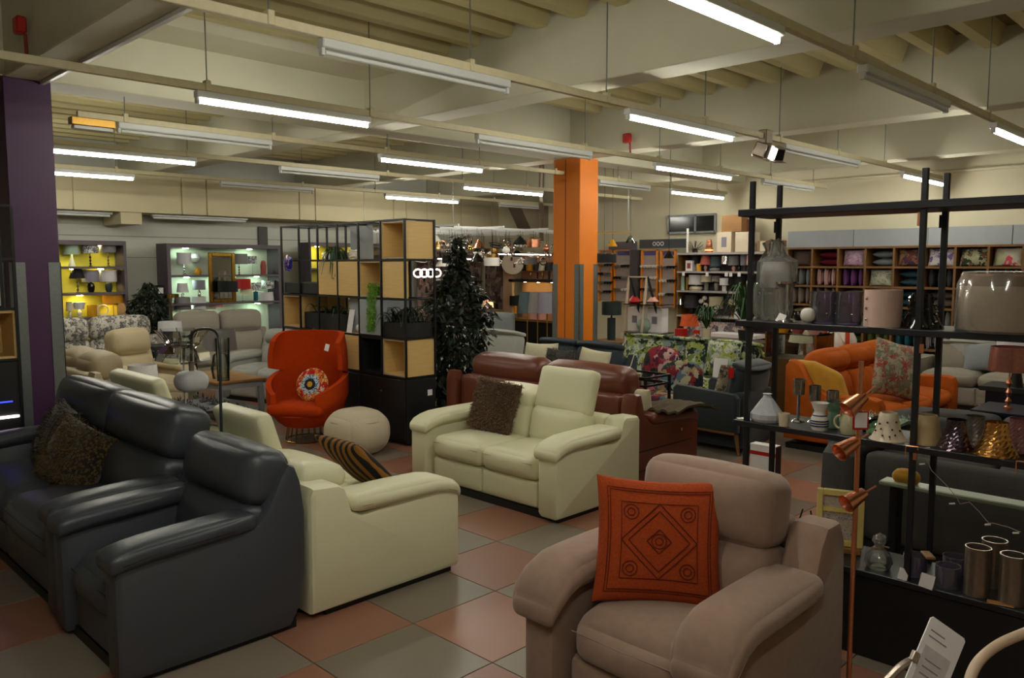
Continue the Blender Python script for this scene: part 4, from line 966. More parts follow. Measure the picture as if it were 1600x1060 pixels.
# left-hand group
fs_ = sofa('patterned_sofa', 'grey and white leaf patterned recliner sofa below the yellow lit cabinet', 'sofa', (aY(11.6, 165, 560).x, 11.6, 0), RS, 2.1, .95, 2, FLORG, side_b, aw=.2, sh=.46, bz1=1.12, by=.5, bth=.26, lean=.12, split=.80, hr=['roll', 'roll'], pad=pad_b, puff=1.5)
sofa('leather_armchair', 'beige leather recliner armchair in front of the leaf patterned sofa', 'armchair', (aY(9.95, 252, 560).x+.05, 9.95, 0), RS+.3, .95, .95, 1, BEIGEL, side_b, aw=.2, sh=.46, bz1=1.06, by=.5, bth=.26, lean=.18, split=.74, hr=['roll'], pad=pad_b, puff=1.6)
sofa('leather_sofa', 'tan leather sofa with plump arms right of the purple column', 'sofa', (3.6, 9.15, 0), RE, 1.6, .98, 2, TANL, side_b, aw=.24, sh=.46, bz1=.98, by=.5, bth=.28, lean=.25, split=.72, hr=['roll', 'roll'], pad=pad_b, puff=2)
rg = sofa('recliner_sofa', 'oatmeal fabric two-seat recliner sofa in front of the grey display cabinet', 'sofa', (aY(11.9, 368, 560).x, 11.9, 0), RS-.08, 1.8, .95, 2, WGREYF, side_b, aw=.2, sh=.46, bz1=1.12, by=.5, bth=.26, lean=.12, split=.78, hr=['roll', 'roll'], pad=pad_b, puff=1.5)
cushion('scatter_cushion', 'small pale cushion on the oatmeal recliner sofa', LGREYF, (aY(12.3, 340, 550).x, 12.3, .47), .42, .34, .14, RS, -.3)
lg = sofa('fabric_sofa', 'light grey fabric sofa with a grey cushion, left of the orange tub chair', 'sofa', (5.2, 10.0, 0), RW+.25, 1.5, .95, 2, LGREYF, side_b, aw=.24, sh=.46, bz1=.95, by=.55, bth=.26, lean=.2, split=.74, hr=['std', 'std'], pad=pad_b, puff=1.8)
cushion('scatter_cushion', 'grey square cushion on the light grey sofa left of the tub chair', MGREYF, (5.55, 9.68, .47), .50, .48, .17, RW+.2, -.15, .06)
t = thing('coffee_table', 'grey painted coffee table with oak top beside the light grey sofa', 'table', (4.15, 8.88, 0))
MB().box(0, .62, 0, 1.1, .47, .50, .006).build('table_top', OAK, t, smooth=False); MB().box(.03, .59, .03, 1.07, .40, .47).build('apron', GREYB, t, smooth=False)
for x in (.05, .57):
    for y in (.05, 1.05): MB().box(x-.03, x+.03, y-.03, y+.03, 0, .41, .004).build('leg', GREYB, t, smooth=False)
MB().box(.05, .57, .05, 1.05, .12, .14).build('lower_shelf', GREYB, t, smooth=False)
# ================================================================== SMALL-ITEM BUILDERS
def shade_pr(r0, r1, h, z): return [(r0, z), (r1, z+h), (r1-.004, z+h), (r0-.004, z)]
BASES = {
 'ball': [(0, 0), (.35, 0), (.35, .04), (.12, .08), (.38, .3), (.42, .5), (.36, .7), (.1, .9), (.06, 1)],
 'stick': [(0, 0), (.5, 0), (.5, .03), (.08, .06), (.06, 1)],
 'jar': [(0, 0), (.3, 0), (.42, .2), (.48, .55), (.4, .8), (.16, .9), (.12, 1)],
 'cone': [(0, 0), (.55, 0), (.5, .1), (.12, .9), (.08, 1)],
 'block': [(0, 0), (.4, 0), (.4, .85), (.1, .86), (.08, 1)],
 'beads': [(0, 0), (.4, 0), (.4, .05), (.1, .08), (.3, .2), (.1, .3), (.3, .42), (.1, .54), (.3, .66), (.1, .78), (.06, 1)],
 'wide': [(0, 0), (.9, 0), (1.1, .3), (.9, .62), (.2, .7), (.12, 1)],
}
def table_lamp(label, loc, bh, br, bm, kind, sr0, sr1, sh_, sm, group=None, rz=0):
    t = thing('table_lamp', label, 'lamp', loc, rz, group)
    pr = [(max(0, r*br) if i else 0, h*bh) for i, (r, h) in enumerate(BASES[kind])]
    MB().lathe(pr, 14).build('base', bm, t)
    MB().lathe(shade_pr(sr0, sr1, sh_, bh-.01), 18, cap=False).build('lamp_shade', sm, t); return t
def lathe_item(name, label, cat, loc, pr, m, n=18, group=None, cap=True, M=None):
    return tag(put(MB().lathe(pr, n, cap=cap, M=M).build(name, m), loc), label, cat, group)
def box_item(name, label, cat, loc, sx, sy, sz, m, rz=0, front=None, group=None, lid=False):
    t = thing(name, label, cat, loc, rz, group); MB().box(-sx/2, sx/2, 0, sy, 0, sz, .004).build('box_body', m, t, smooth=False)
    if front: MB().box(-sx*front[1]/2, sx*front[1]/2, -.003, 0, sz*(1-front[2])/2, sz*(1+front[2])/2).build('printed_panel', front[0], t, smooth=False)
    return t
SH = dict(
 white=mat('shade_white', (.84,.83,.84), .8, scale=60), cream=mat('shade_cream', (.82,.78,.66), .8, scale=60), grey=mat('shade_grey', (.50,.49,.49), .8, scale=60), dark=mat('shade_dark', (.16,.15,.16), .8, scale=60),
 black=mat('shade_black', (.05,.06,.06), .8, scale=60), red=mat('shade_red', (.68,.10,.08), .8, scale=60), terra=mat('shade_terracotta', (.60,.28,.24), .8, scale=60), mint=mat('shade_mint', (.62,.70,.62), .8, scale=60),
 slate=mat('shade_slate', (.28,.34,.36), .8, scale=60), green=mat('shade_bottle_green', (.06,.14,.13), .7, scale=60), ochre=mat('shade_ochre', (.85,.58,.10), .8, scale=60), lilac=mat('shade_lilac', (.52,.50,.56), .7, scale=60),
 pink=mat('shade_pink', (.84,.62,.58), .8, scale=60), stone=mat('stone_base', (.55,.53,.49), .8, scale=60), print_=multi('shade_bw_print', [(.85,.85,.85), (.15,.15,.18), (.5,.5,.52)], 40, .5), teal=mat('teal_glaze', (.08,.36,.42), .2, scale=30), amber=mat('amber_glaze', (.82,.60,.12), .25, scale=30))

# ------------------------------------------------------------------ LEFT WALL: lit display cabinets
def cabinet(label, x0, x1, y, z0, z1, depth, zs, inner, led, frame, spots, th=.045):
    t = thing('display_cabinet', label, 'cabinet', (0, y, 0)); d = depth
    MB().box(x0, x0+th, 0, d, z0, z1).build('side_board', frame, t, smooth=False); MB().box(x1-th, x1, 0, d, z0, z1).build('side_board', frame, t, smooth=False)
    MB().box(x0+th, x1-th, 0, d, z1-.07, z1).build('top_board', frame, t, smooth=False); MB().box(x0+th, x1-th, 0, d, z0, z0+.06).build('bottom_board', frame, t, smooth=False)
    MB().box(x0+th, x1-th, d-.02, d, z0+.06, z1-.07).build('back_board', inner, t, smooth=False)
    for z in zs: MB().box(x0+th, x1-th, 0, d-.02, z-.02, z+.015).build('shelf', frame, t, smooth=False)
    for (x, z) in spots: MB().lathe([(0, 0), (.045, 0), (.045, -.008), (0, -.008)], 14, x, d*.5, z).build('led_spot', led, t)
    return t
YEL = mat('lime_backboard', (.82,.78,.28), .7, scale=10, amt=.05); WARMB = mat('cream_backboard', (.83,.80,.60), .7, scale=10, amt=.05)
FRM = mat('mauve_grey_frame', (.36,.32,.35), .6, scale=10, amt=.08); LEDW = mat('led_warm', (1,.93,.6), emit=90); LEDC = mat('led_cool', (.85,1,.88), emit=90)
YF = 13.9
def zF(v, u=300): return aY(YF, u, v).z
def xF(u): return aY(YF, u, 430).x
xa, xb = xF(60), xF(199)
Zt, Zb = zF(377, 190), .55
Z1, Z2 = zF(418, 160), zF(459, 160)
cb1 = cabinet('lime-backed lit display cabinet of lamps right of the purple column', xa, xb, YF, Zb, Zt, .42, [Z1, Z2, zF(497, 160)], YEL, LEDW, FRM, [(xF(121), Zt-.075), (xF(165), Zt-.075), (xF(121), Z1-.025), (xF(165), Z1-.025), (xF(130), Z2-.025), (xF(172), Z2-.025)])
def on(u, z): return (xF(u), YF+.2, z+.016)
table_lamp('lamp with speckled mint shade and white cone foot, top shelf of the lime cabinet', on(120, Z1), .20, .10, WHITEC, 'cone', .12, .10, .20, SH['mint'])
table_lamp('lamp with shiny printed drum shade, middle of the top shelf of the lime cabinet', on(149, Z1), .22, .06, BLACKM, 'beads', .125, .125, .17, SH['print_'])
table_lamp('lamp with grey drum shade on stacked glass balls, top shelf of the lime cabinet', on(177, Z1), .24, .06, CHROME, 'beads', .125, .125, .15, SH['grey'])
table_lamp('lamp with small black tapered shade, second shelf of the lime cabinet', on(127, Z2), .24, .07, CHROME, 'beads', .12, .07, .16, SH['black'])
table_lamp('black pot lamp with two handles and grey shade, lime cabinet', on(148, Z2), .18, .12, BLKGLOSS, 'jar', .13, .13, .19, SH['lilac'])
table_lamp('dark green bowl lamp with white shade, second shelf of the lime cabinet', on(176, Z2), .18, .12, SH['green'], 'jar', .13, .13, .19, SH['white'])
Z3 = zF(497, 160)
table_lamp('small white lamp at the left of the lowest lime shelf', on(113, Z3), .12, .05, WHITEC, 'ball', .06, .05, .14, SH['cream'])
table_lamp('small white dish lamp glowing beside it on the lowest lime shelf', on(128, Z3), .14, .08, WHITEC, 'ball', .07, .09, .11, SH['white'])
lathe_item('candle_jar', 'ochre cylinder jar in the middle of the lowest lime shelf', 'jar', on(148, Z3), [(0, 0), (.075, 0), (.075, .19), (.065, .19), (0, .17)], SH['amber'])
table_lamp('lamp with wide ochre drum shade at the right of the lowest lime shelf', on(182, Z3), .22, .05, GOLD, 'stick', .16, .16, .16, SH['ochre'])
t = thing('ring_ornament', 'white ring ornament before the ochre shaded lamp', 'ornament', on(165, Z3)); MB().tube([(.085*cos(k*pi/10), 0, .1+.085*sin(k*pi/10)) for k in range(20)], .012, 8, True).build('ring', WHITEC, t); MB().box(-.05, .05, -.03, .03, 0, .015).build('base', WHITEC, t)

xc_, xd_ = xF(262), xF(440); Zt2, Zb2 = zF(382, 350), .50
W1, W2, W3 = zF(431, 350), zF(474, 350), .56
cb2 = cabinet('large grey-framed display cabinet with lit white shelves on the far left wall', xc_, xd_, YF, Zb2, Zt2, .45, [W1, W2], mat('white_backboard', (.82,.84,.76), .7, scale=10, amt=.04), LEDC, FRM,
  [(xF(300), Zt2-.075), (xF(400), Zt2-.075), (xF(300), W1-.025), (xF(345), W1-.025), (xF(410), W1-.025), (xF(300), W2-.025), (xF(350), W2-.025), (xF(410), W2-.025)], .06)
def o2(u, z, dy=.2): return (xF(u), YF+dy, z+.016)
# gold framed mirror across two shelves
t = thing('gilt_mirror', 'tall gold framed mirror standing in the middle of the grey display cabinet', 'mirror', (xF(347), YF+.02, W2+.017), RS)
mw = xF(368)-xF(326); mh = zF(394, 347)-W2-.03
for a in ((-mw/2, -mw/2+.07, 0, mh), (mw/2-.07, mw/2, 0, mh), (-mw/2+.07, mw/2-.07, 0, .07), (-mw/2+.07, mw/2-.07, mh-.07, mh)): MB().box(a[0], a[1], -.04, -.0, a[2], a[3], .01).build('frame', GOLD, t, smooth=False)
MB().box(-mw/2+.07, mw/2-.07, -.015, -.005, .07, mh-.07).build('mirror_glass', mat('mirror_silver', (.75,.76,.78), .04, 1.), t, smooth=False)
table_lamp('lamp with frosted white shade over diamond lattice base, upper left of the grey cabinet', o2(296, W1), .20, .09, CHROME, 'beads', .12, .12, .20, SH['white'])
lathe_item('glass_globe', 'pale translucent globe beside the gold mirror, upper shelf', 'ornament', o2(320, W1+.30, .35), [(0, -.09), (.06, -.07), (.09, 0), (.06, .07), (0, .09)], SH['white'])
lathe_item('glass_jug', 'small amber glass pot left of the gold mirror', 'vase', o2(317, W1), [(0, 0), (.05, 0), (.065, .05), (.045, .1), (.03, .12)], SH['amber'])
table_lamp('lamp with oblong grey shade on a black wavy stem, upper right of the grey cabinet', o2(382, W1), .20, .05, BLACKM, 'beads', .155, .155, .19, SH['grey'])
table_lamp('small framed print shade lamp, upper right of the grey cabinet', o2(403, W1), .21, .02, BLACKM, 'stick', .085, .085, .14, SH['print_'])
lathe_item('tall_vase', 'dull pink tall bottle vase at the upper right end of the grey cabinet', 'vase', o2(420, W1), [(0, 0), (.05, 0), (.055, .16), (.04, .24), (.02, .26)], SH['terra'])
table_lamp('lamp with glass base and pale cone shade, left of the middle cabinet shelf', o2(292, W2), .2, .06, CLEAR, 'jar', .10, .08, .16, SH['white'])
table_lamp('lamp with glossy grey shade beside the gold mirror, middle cabinet shelf', o2(318, W2), .24, .06, CHROME, 'jar', .11, .11, .17, SH['lilac'])
table_lamp('lamp with wide black drum shade in front of the gold mirror', (xF(349), YF-.16+.0, W2+.016), .20, .06, GOLD, 'stick', .17, .17, .19, SH['black'])
bpy.data.objects[-1] if False else None
table_lamp('lamp with bright red drum shade right of the gold mirror', o2(386, W2), .24, .03, BLACKM, 'stick', .155, .155, .18, SH['red'])
table_lamp('lamp with teal block base and dark print shade, middle cabinet shelf', o2(407, W2), .20, .11, SH['teal'], 'block', .10, .10, .15, SH['print_'])
table_lamp('lamp with black beaded stem and dark print shade at the cabinet end', o2(427, W2), .23, .06, BLACKM, 'beads', .12, .12, .16, SH['print_'])
for u, z, h, r, m_, l in ((291, W3, .5, .14, 'grey', 'grey drum shade at the left of the lowest cabinet shelf'), (317, W3, .5, .13, 'white', 'large white shade behind the recliner sofa back'), (392, W3, .74, .11, 'cream', 'pale lime shade above the recliner sofa back'), (423, W3, .55, .15, 'white', 'large pale shade at the right of the lowest cabinet shelf'), (344, W3, .52, .12, 'pink', 'dusty pink shade above the recliner sofa back')):
    table_lamp('lamp with '+l, o2(u, z), h, .07, WHITEC, 'stick', r, r*.9, .22, SH[m_])
cb3 = cabinet('third lime-lit cabinet seen through the cubby shelving', xF(484), xF(600), YF, .0, zF(380, 540), .42, [zF(420, 540), zF(470, 540)], YEL, LEDW, FRM, [(xF(505), zF(380, 540)-.075), (xF(570), zF(380, 540)-.075)])
for u, m_, l in ((520, 'print_', 'blue and white print shade'), (548, 'grey', 'grey shade'), (585, 'lilac', 'lilac shade')):
    table_lamp('lamp with %s seen through the top cells of the cubby shelving' % l, (xF(u), YF+.2, zF(420, 540)+.016), .16, .05, BLACKM, 'beads', .11, .10, .16, SH[m_])
t = thing('fire_extinguisher', 'black wall speaker with white label at the left side of the grey cabinet', 'speaker', (xF(262)-.09, YF+.16, zF(470, 262)))
MB().box(-.07, .07, -.05, .1, 0, .26, .02).build('case', BLACKM, t); MB().box(-.04, .05, -.054, -.05, .12, .22).build('label', WHITEP, t, smooth=False); t.name = 'wall_speaker'
table_lamp('lamp with pale drum shade on gold curved stem in front of the leaf patterned sofa', (aY(11.2, 266, 520).x, 11.2, .75), .16, .06, GOLD, 'stick', .16, .15, .17, SH['white'])
t = thing('side_table', 'black side table under the gold stemmed lamp', 'table', (aY(11.2, 266, 520).x-.3, 11.0, 0)); MB().box(0, .6, 0, .45, .70, .75, .004).build('table_top', BLACKW, t, smooth=False)
for x in (.03, .57):
    for y in (.03, .42): MB().box(x-.015, x+.015, y-.015, y+.015, 0, .7).build('leg', BLACKW, t, smooth=False)
t = thing('floor_lamp', 'gold arc reading lamp beside the grey display cabinet', 'lamp', (xF(255), YF-.25, 0)); MB().tube([(0, 0, 0), (.02, 0, .9), (0, 0, 1.22), (-.05, 0, 1.3)], .014, 8).build('pole', GOLD, t); MB().lathe([(0, 0), (.14, 0), (.14, .02), (0, .02)], 20).build('base', GOLD, t); MB().lathe([(.14, 1.30), (.14, 1.36), (.13, 1.36), (.13, 1.30)], 20, cap=False).build('lamp_shade', GOLD, t)

# ------------------------------------------------------------------ RIGHT WALL: cushion pigeonholes
SX = 13.15
def yS(u, v=400, X=SX): return aX(X, u, v).y
cs = thing('cushion_shelving', 'long oak pigeonhole shelving full of cushions along the right wall', 'shelving', (SX, 0, 0))
us = [1230, 1268, 1308, 1350, 1396, 1443, 1494, 1547, 1599, 1652]
ys = [yS(u) for u in us]; st_ = (ys[0]-ys[8])/8; ys = [ys[0]-i*st_ for i in range(11)]
zt_ = 2.125; rh = .315; zz = [zt_-rh*i for i in range(7)]
for y in ys: MB().box(0, .4, y-.016, y+.016, zz[6], zz[0]+.016).build('divider', DOAK, cs, smooth=False)
for z in zz: MB().box(-.003, .4, ys[-1]-.016, ys[0]+.016, z-.016, z+.016).build('shelf', DOAK, cs, smooth=False)
MB().box(.40, .42, ys[-1], ys[0], zz[6], zz[0]).build('back_board', BLACKW, cs, smooth=False)
MB().box(.02, .4, ys[-1], ys[0], .05, zz[6]-.016).build('base_cupboard', DOAK, cs, smooth=False)
cc = dict(brown=mat('knit_brown', (.32,.25,.21), .95, kind='stripe', scale=30, col2=(.24,.18,.15)), crim=mat('crimson', (.50,.05,.17), .8, scale=40), pinkp=multi('lilac_print', [(.72,.60,.70), (.60,.42,.58), (.82,.74,.80)], 50, .6), ice=mat('ice_blue', (.55,.60,.62), .6, scale=40),
 auto=multi('autumn_print', [(.35,.22,.20), (.50,.40,.25), (.40,.18,.20), (.25,.20,.30)], 22), lav=multi('lavender_print', [(.80,.78,.78), (.80,.78,.78), (.45,.38,.58), (.75,.72,.74)], 18), damask=multi('olive_circle_print', [(.70,.68,.56), (.20,.22,.18), (.45,.35,.25), (.62,.62,.50)], 16), peony=multi('peony_print', [(.80,.76,.68), (.72,.72,.58), (.80,.30,.40), (.80,.78,.72)], 10),
 greyl=mat('dove_grey', (.42,.42,.43), .9, scale=40), stripe=mat('pastel_stripe', (.74,.70,.68), .9, kind='stripe', scale=14, col2=(.62,.30,.32)), purple=mat('plum_purple', (.36,.14,.40), .7, scale=40), sprig=multi('sprig_print', [(.74,.74,.66), (.74,.74,.66), (.50,.52,.46), (.72,.72,.64)], 40), blue=mat('petrol_blue', (.20,.36,.44), .7, scale=40), char=mat('charcoal_velvet', (.14,.14,.15), .8, scale=40), taupe=mat('mink', (.48,.42,.39), .8, scale=40), tealc=mat('teal_velvet', (.04,.32,.38), .7, scale=40),
 zebra=mat('zebra_print', (.75,.74,.76), .8, kind='stripe', scale=18, col2=(.22,.18,.22)), yel=mat('mustard_cushion', (.78,.62,.06), .8, scale=40), olive=mat('olive_cushion', (.28,.34,.12), .8, scale=40), och=mat('ochre_cushion', (.72,.50,.08), .8, scale=40), white=CREAMF)
rowsC = [[('brown', 'f', 'brown ribbed'), ('crim', 'h', 'crimson'), ('pinkp', 'f', 'lilac print'), ('ice', 'h', 'ice blue satin'), ('auto', 'f', 'autumn leaf print'), ('lav', 'f', 'lavender flower'), ('damask', 'f', 'olive circle print'), ('peony', 'f', 'pink peony print')],
 [('greyl', 'v', 'dove grey'), ('stripe', 'v', 'pastel striped'), ('purple', 'v', 'plum purple'), ('sprig', 'f', 'sprig print'), ('blue', 'h', 'petrol blue'), ('char', 'v', 'charcoal'), ('char', 'h', 'black'), ('taupe', 'v', 'mink')],
 [('taupe', 'v', 'mink'), ('taupe', 'v', 'mink brown'), ('white', 'h', 'cream'), ('white', 'f', 'cream'), ('blue', 'h', 'petrol blue'), ('taupe', 'h', 'blush'), None, None],
 [('white', 'h', 'cream'), ('greyl', 'h', 'dove grey'), ('white', 'v', 'off-white'), ('taupe', 'h', 'mink'), ('tealc', 'h', 'teal'), ('greyl', 'v', 'grey'), None, None],
 [('greyl', 'v', 'grey'), ('char', 'v', 'charcoal'), ('olive', 'h', 'sage'), ('olive', 'v', 'olive green'), ('tealc', 'v', 'teal velvet'), ('zebra', 'v', 'zebra print'), ('yel', 'v', 'bright mustard'), ('char', 'v', 'charcoal')],
 [None, ('char', 'h', 'charcoal'), None, ('char', 'h', 'black'), ('tealc', 'v', 'dark teal'), ('och', 'h', 'ochre'), ('char', 'h', 'charcoal'), None]]
rown = ['top', 'second', 'third', 'fourth', 'fifth', 'lowest']; coln = ['first', 'second', 'third', 'fourth', 'fifth', 'sixth', 'seventh', 'eighth']
RR = random.Random(4); cmesh = {}
for r, row in enumerate(rowsC):
    for c, e in enumerate(row):
        if not e: continue
        key, md, nm = e; y0, y1 = ys[c+1]+.016, ys[c]-.016; z0 = zz[r+1]+.017; wcell = y1-y0
        num = {'f': 1, 'h': 2, 'v': 3}[md]
        for k in range(num):
            ck = (key, md)
            if ck not in cmesh:
                if md == 'f': mb = MB().pillow(.38, .275, .12, rotM((0, 0, 0), -.18), 8)
                elif md == 'h': mb = MB().pillow(.38, .34, .125, rotM((0, .17, .063), pi/2), 8)
                else: mb = MB().pillow(.30, .275, .105, rotM((0, 0, 0), 0, 0, pi/2), 8)
                cmesh[ck] = mb.build('shelf_cushion', cc[key]); o = cmesh[ck]
            else: o = cmesh[ck].copy(); COL.objects.link(o)
            if md == 'f': put(o, (SX+.12, (y0+y1)/2, z0), RW+RR.uniform(-.1, .1))
            elif md == 'h': put(o, (SX+.39, (y0+y1)/2+RR.uniform(-.01, .01), z0+k*.128), RE)
            else: put(o, (SX+.20, y0+.075+k*(wcell-.15)/2, z0), RW+RR.uniform(-.06, .06))
            pos = {'f': ('',), 'h': ('lower ', 'upper '), 'v': ('right-hand ', 'middle ', 'left-hand ')}[md][k]
            tag(o, '%s%s cushion in the %s pigeonhole from the left, %s row' % (pos, nm, coln[c], rown[r]), 'cushion', 'cushions in the pigeonholes')

# ------------------------------------------------------------------ RIGHT WALL: lamp shelving (grey shelves)
LX = 13.05; ya_, yb_ = yS(1222, 400, LX)+.02, yS(1058, 400, LX)
ls = thing('lamp_shelving', 'open shelving crowded with table lamps left of the cushion pigeonholes', 'shelving', (LX, 0, 0))
zl = [aX(LX, 1062, 396).z, aX(LX, 1062, 425).z, aX(LX, 1062, 455).z, aX(LX, 1062, 493).z, .62]
GREYSH = mat('shelf_grey', (.66,.63,.62), .5, scale=10)
for z in zl: MB().box(0, .42, ya_, yb_, z-.02, z+.012).build('shelf', GREYSH, ls, smooth=False)
MB().box(.42, .44, ya_, yb_, .05, zl[0]).build('back_board', FRM, ls, smooth=False)
for y in (ya_, yb_-.02): MB().box(.02, .42, y, y+.02, .0, zl[0]).build('side_board', DOAK if y > 7 else GREYSH, ls, smooth=False)
MB().box(-.012, -.002, ya_, yb_, zl[0]-.03, zl[0]-.0).build('price_rail', GREYSH, ls, smooth=False)
def oL(u, z, dx=.2): return (LX+dx, aX(LX+dx, u, 430).y, z+.013)
L2 = zl[1]; L3 = zl[2]; L4 = zl[3]
box_item('carton', 'white boxed lamp at the left end of the upper lamp shelf', 'box', oL(1076, L2, .1), .15, .15, .2, WHITEP, RW, (SH['terra'], .5, .5))
table_lamp('lamp with dark grey shade behind the white box on the upper lamp shelf', oL(1087, L2, .25), .14, .05, SH['stone'], 'ball', .09, .08, .16, SH['dark'])
lathe_item('candle', 'yellow candle jar on the upper lamp shelf', 'candle', oL(1092, L2, .08), [(0, 0), (.045, 0), (.045, .14), (0, .14)], SH['amber'])
table_lamp('lamp with terracotta cone shade and pink base on the upper lamp shelf', oL(1102, L2, .12), .13, .07, SH['pink'], 'ball', .11, .07, .17, SH['terra'])
table_lamp('lamp with slate green shade on the upper lamp shelf', oL(1117, L2), .10, .09, SH['stone'], 'wide', .11, .09, .18, SH['slate'])
table_lamp('lamp with shiny silver globe shade on the upper lamp shelf', oL(1133, L2), .14, .04, BLACKM, 'stick', .09, .08, .15, CHROME)
table_lamp('lamp with taupe grey shade on the upper lamp shelf', oL(1146, L2), .12, .08, SH['pink'], 'ball', .10, .09, .17, SH['grey'])
lathe_item('bottle_vase', 'dark bottle behind the taupe shade lamp', 'vase', oL(1154, L2, .3), [(0, 0), (.04, 0), (.045, .16), (.015, .22), (.02, .30)], BLKGLOSS)
table_lamp('lamp with tall lilac grey shade on the upper lamp shelf', oL(1162, L2), .12, .05, CHROME, 'stick', .065, .065, .19, SH['lilac'])
table_lamp('pink lamp at the right end of the upper lamp shelf', oL(1172, L2, .12), .13, .06, SH['pink'], 'ball', .07, .065, .17, SH['pink'])
lathe_item('tall_candlestick', 'mint green column vase at the left of the middle lamp shelf', 'vase', oL(1067, L3, .12), [(0, 0), (.04, 0), (.035, .26), (0, .26)], SH['mint'])
lathe_item('tall_candlestick', 'slim brass column beside the mint column vase', 'vase', oL(1074, L3, .15), [(0, 0), (.03, 0), (.028, .25), (0, .25)], BRASS)
table_lamp('lamp with white drum shade over a wide sand bowl base, middle lamp shelf', oL(1088, L3), .12, .12, CREAMC, 'wide', .145, .14, .18, SH['white'])
table_lamp('lamp with cream shade on a grey ribbed column, middle lamp shelf', oL(1104, L3), .17, .1, SH['stone'], 'block', .105, .10, .13, SH['cream'])
table_lamp('lamp with beige cap shade on a pepper pot base, middle lamp shelf', oL(1120, L3), .18, .09, SH['stone'], 'jar', .095, .085, .11, SH['stone'])
table_lamp('lamp with banded white shade and white block base, middle lamp shelf', oL(1132, L3, .12), .12, .10, WHITEC, 'block', .085, .085, .13, SH['white'])
table_lamp('dark lamp with black shade in the middle of the middle shelf', oL(1144, L3), .14, .07, BLACKM, 'ball', .10, .08, .15, SH['black'])
table_lamp('dark lamp with wide black shade, right part of the middle lamp shelf', oL(1158, L3), .14, .05, BLACKM, 'stick', .12, .11, .16, SH['black'])
lathe_item('lantern', 'cream block lantern at the right end of the middle lamp shelf', 'lantern', oL(1171, L3, .1), [(0, 0), (.055, 0), (.055, .2), (0, .2)], SH['cream'], 4)
table_lamp('chrome desk lamp with bell shade at the left of the lower lamp shelf', oL(1064, L4, .1), .20, .04, CHROME, 'stick', .10, .02, .14, CHROME)
table_lamp('lamp with large charcoal shade on the lower lamp shelf', oL(1082, L4), .14, .10, BLACKM, 'jar', .16, .13, .24, SH['dark'])
table_lamp('lamp with square cream shade behind the palm on the lower lamp shelf', oL(1120, L4, .25), .14, .07, WHITEC, 'ball', .13, .13, .22, SH['cream'])
table_lamp('lamp with cream cone shade beside the palm on the lower lamp shelf', oL(1112, L4, .05), .06, .05, WHITEC, 'ball', .07, .03, .11, SH['cream'])
table_lamp('lamp with white drum shade at the right end of the lower lamp shelf', oL(1167, L4), .14, .07, SH['pink'], 'ball', .12, .12, .16, SH['white'])
t = thing('globe_lamp', 'lamp of round white glass globes on a thin stem, lower lamp shelf', 'lamp', oL(1101, L4)); MB().tube([(0, 0, 0), (0, 0, .25), (0, .03, .30)], .008, 6).build('stem', BRASS, t); MB().lathe([(0, 0), (.06, 0), (.06, .012), (0, .012)], 14).build('base', BRASS, t)
for a, b, c in ((0, -.05, .19), (-.02, .04, .26), (0, -.02, .32)): MB().soft((a-.02, b, c), (.09, .09, .09), .045, n=6).build('globe', WHITEC, t)
t = thing('globe_lamp', 'single round cream globe lamp above the palm leaves', 'lamp', oL(1145, L4)); MB().soft((0, 0, .25), (.15, .15, .15), .075, n=8).build('globe', CREAMC, t); MB().cyl(0, 0, 0, .18, .01).build('stem', BRASS, t); MB().lathe([(0, 0), (.06, 0), (.06, .012), (0, .012)], 14).build('base', BRASS, t)
t0 = zl[0]
box_item('carton', 'large white printed carton on top of the lamp shelving', 'box', oL(1130, t0, .08), .29, .3, .36, CREAMC, RW, (SH['lilac'], .35, .5))
box_item('carton', 'large plain off-white carton on top of the lamp shelving', 'box', oL(1160, t0, .08), .32, .3, .35, CREAMC, RW)
box_item('carton', 'brown cardboard box stacked on the white cartons', 'box', (LX+.12, aX(LX+.12, 1143, 340).y, t0+.375), .40, .25, .30, mat('cardboard', (.55,.40,.24), .85, scale=20, amt=.1), RW)
for u, l in ((1191, 'left'), (1212, 'right')): box_item('carton', 'small brown and cream gift carton on the lamp shelving, %s of two' % l, 'box', oL(u, t0, .1), .22, .15, .19, mat('cardboard_pink', (.56,.42,.34), .85, scale=20), RW, (SH['cream'], .5, .9))
t = thing('copper_lantern', 'tiered copper lantern glowing on top of the lamp shelving', 'lamp', oL(1107, t0, .1))
MB().lathe([(0, 0), (.07, 0), (.07, .08), (.055, .085), (.06, .10), (.055, .17), (.045, .175), (.05, .19), (.04, .23), (0, .24)], 16).build('body', COPPER, t); MB().lathe([(.072, .03), (.074, .04), (.072, .05)], 16, cap=False).build('glow_band', mat('warm_glow', (1,.6,.3), emit=3), t)
t = thing('spike_ornament', 'black spiky starburst lamp on top of the lamp shelving', 'lamp', oL(1085, t0, .15)); R = random.Random(3)
for k in range(16):
    a = pi*k/15; MB().tube([(0, 0, .05), (R.uniform(-.08, .08), .18*cos(a), .05+.17*sin(a))], .004, 5).build('spike', BLACKM, t)
MB().lathe([(0, 0), (.05, 0), (.05, .04), (0, .08)], 12).build('base', BLACKM, t)
t = thing('tall_twist_lamp', 'tall white twisted column lamp rising before the window', 'lamp', oL(1073, t0, .1)); MB().lathe([(.02+.006*(k % 2), k*.025) for k in range(19)], 10).build('column', WHITEC, t)
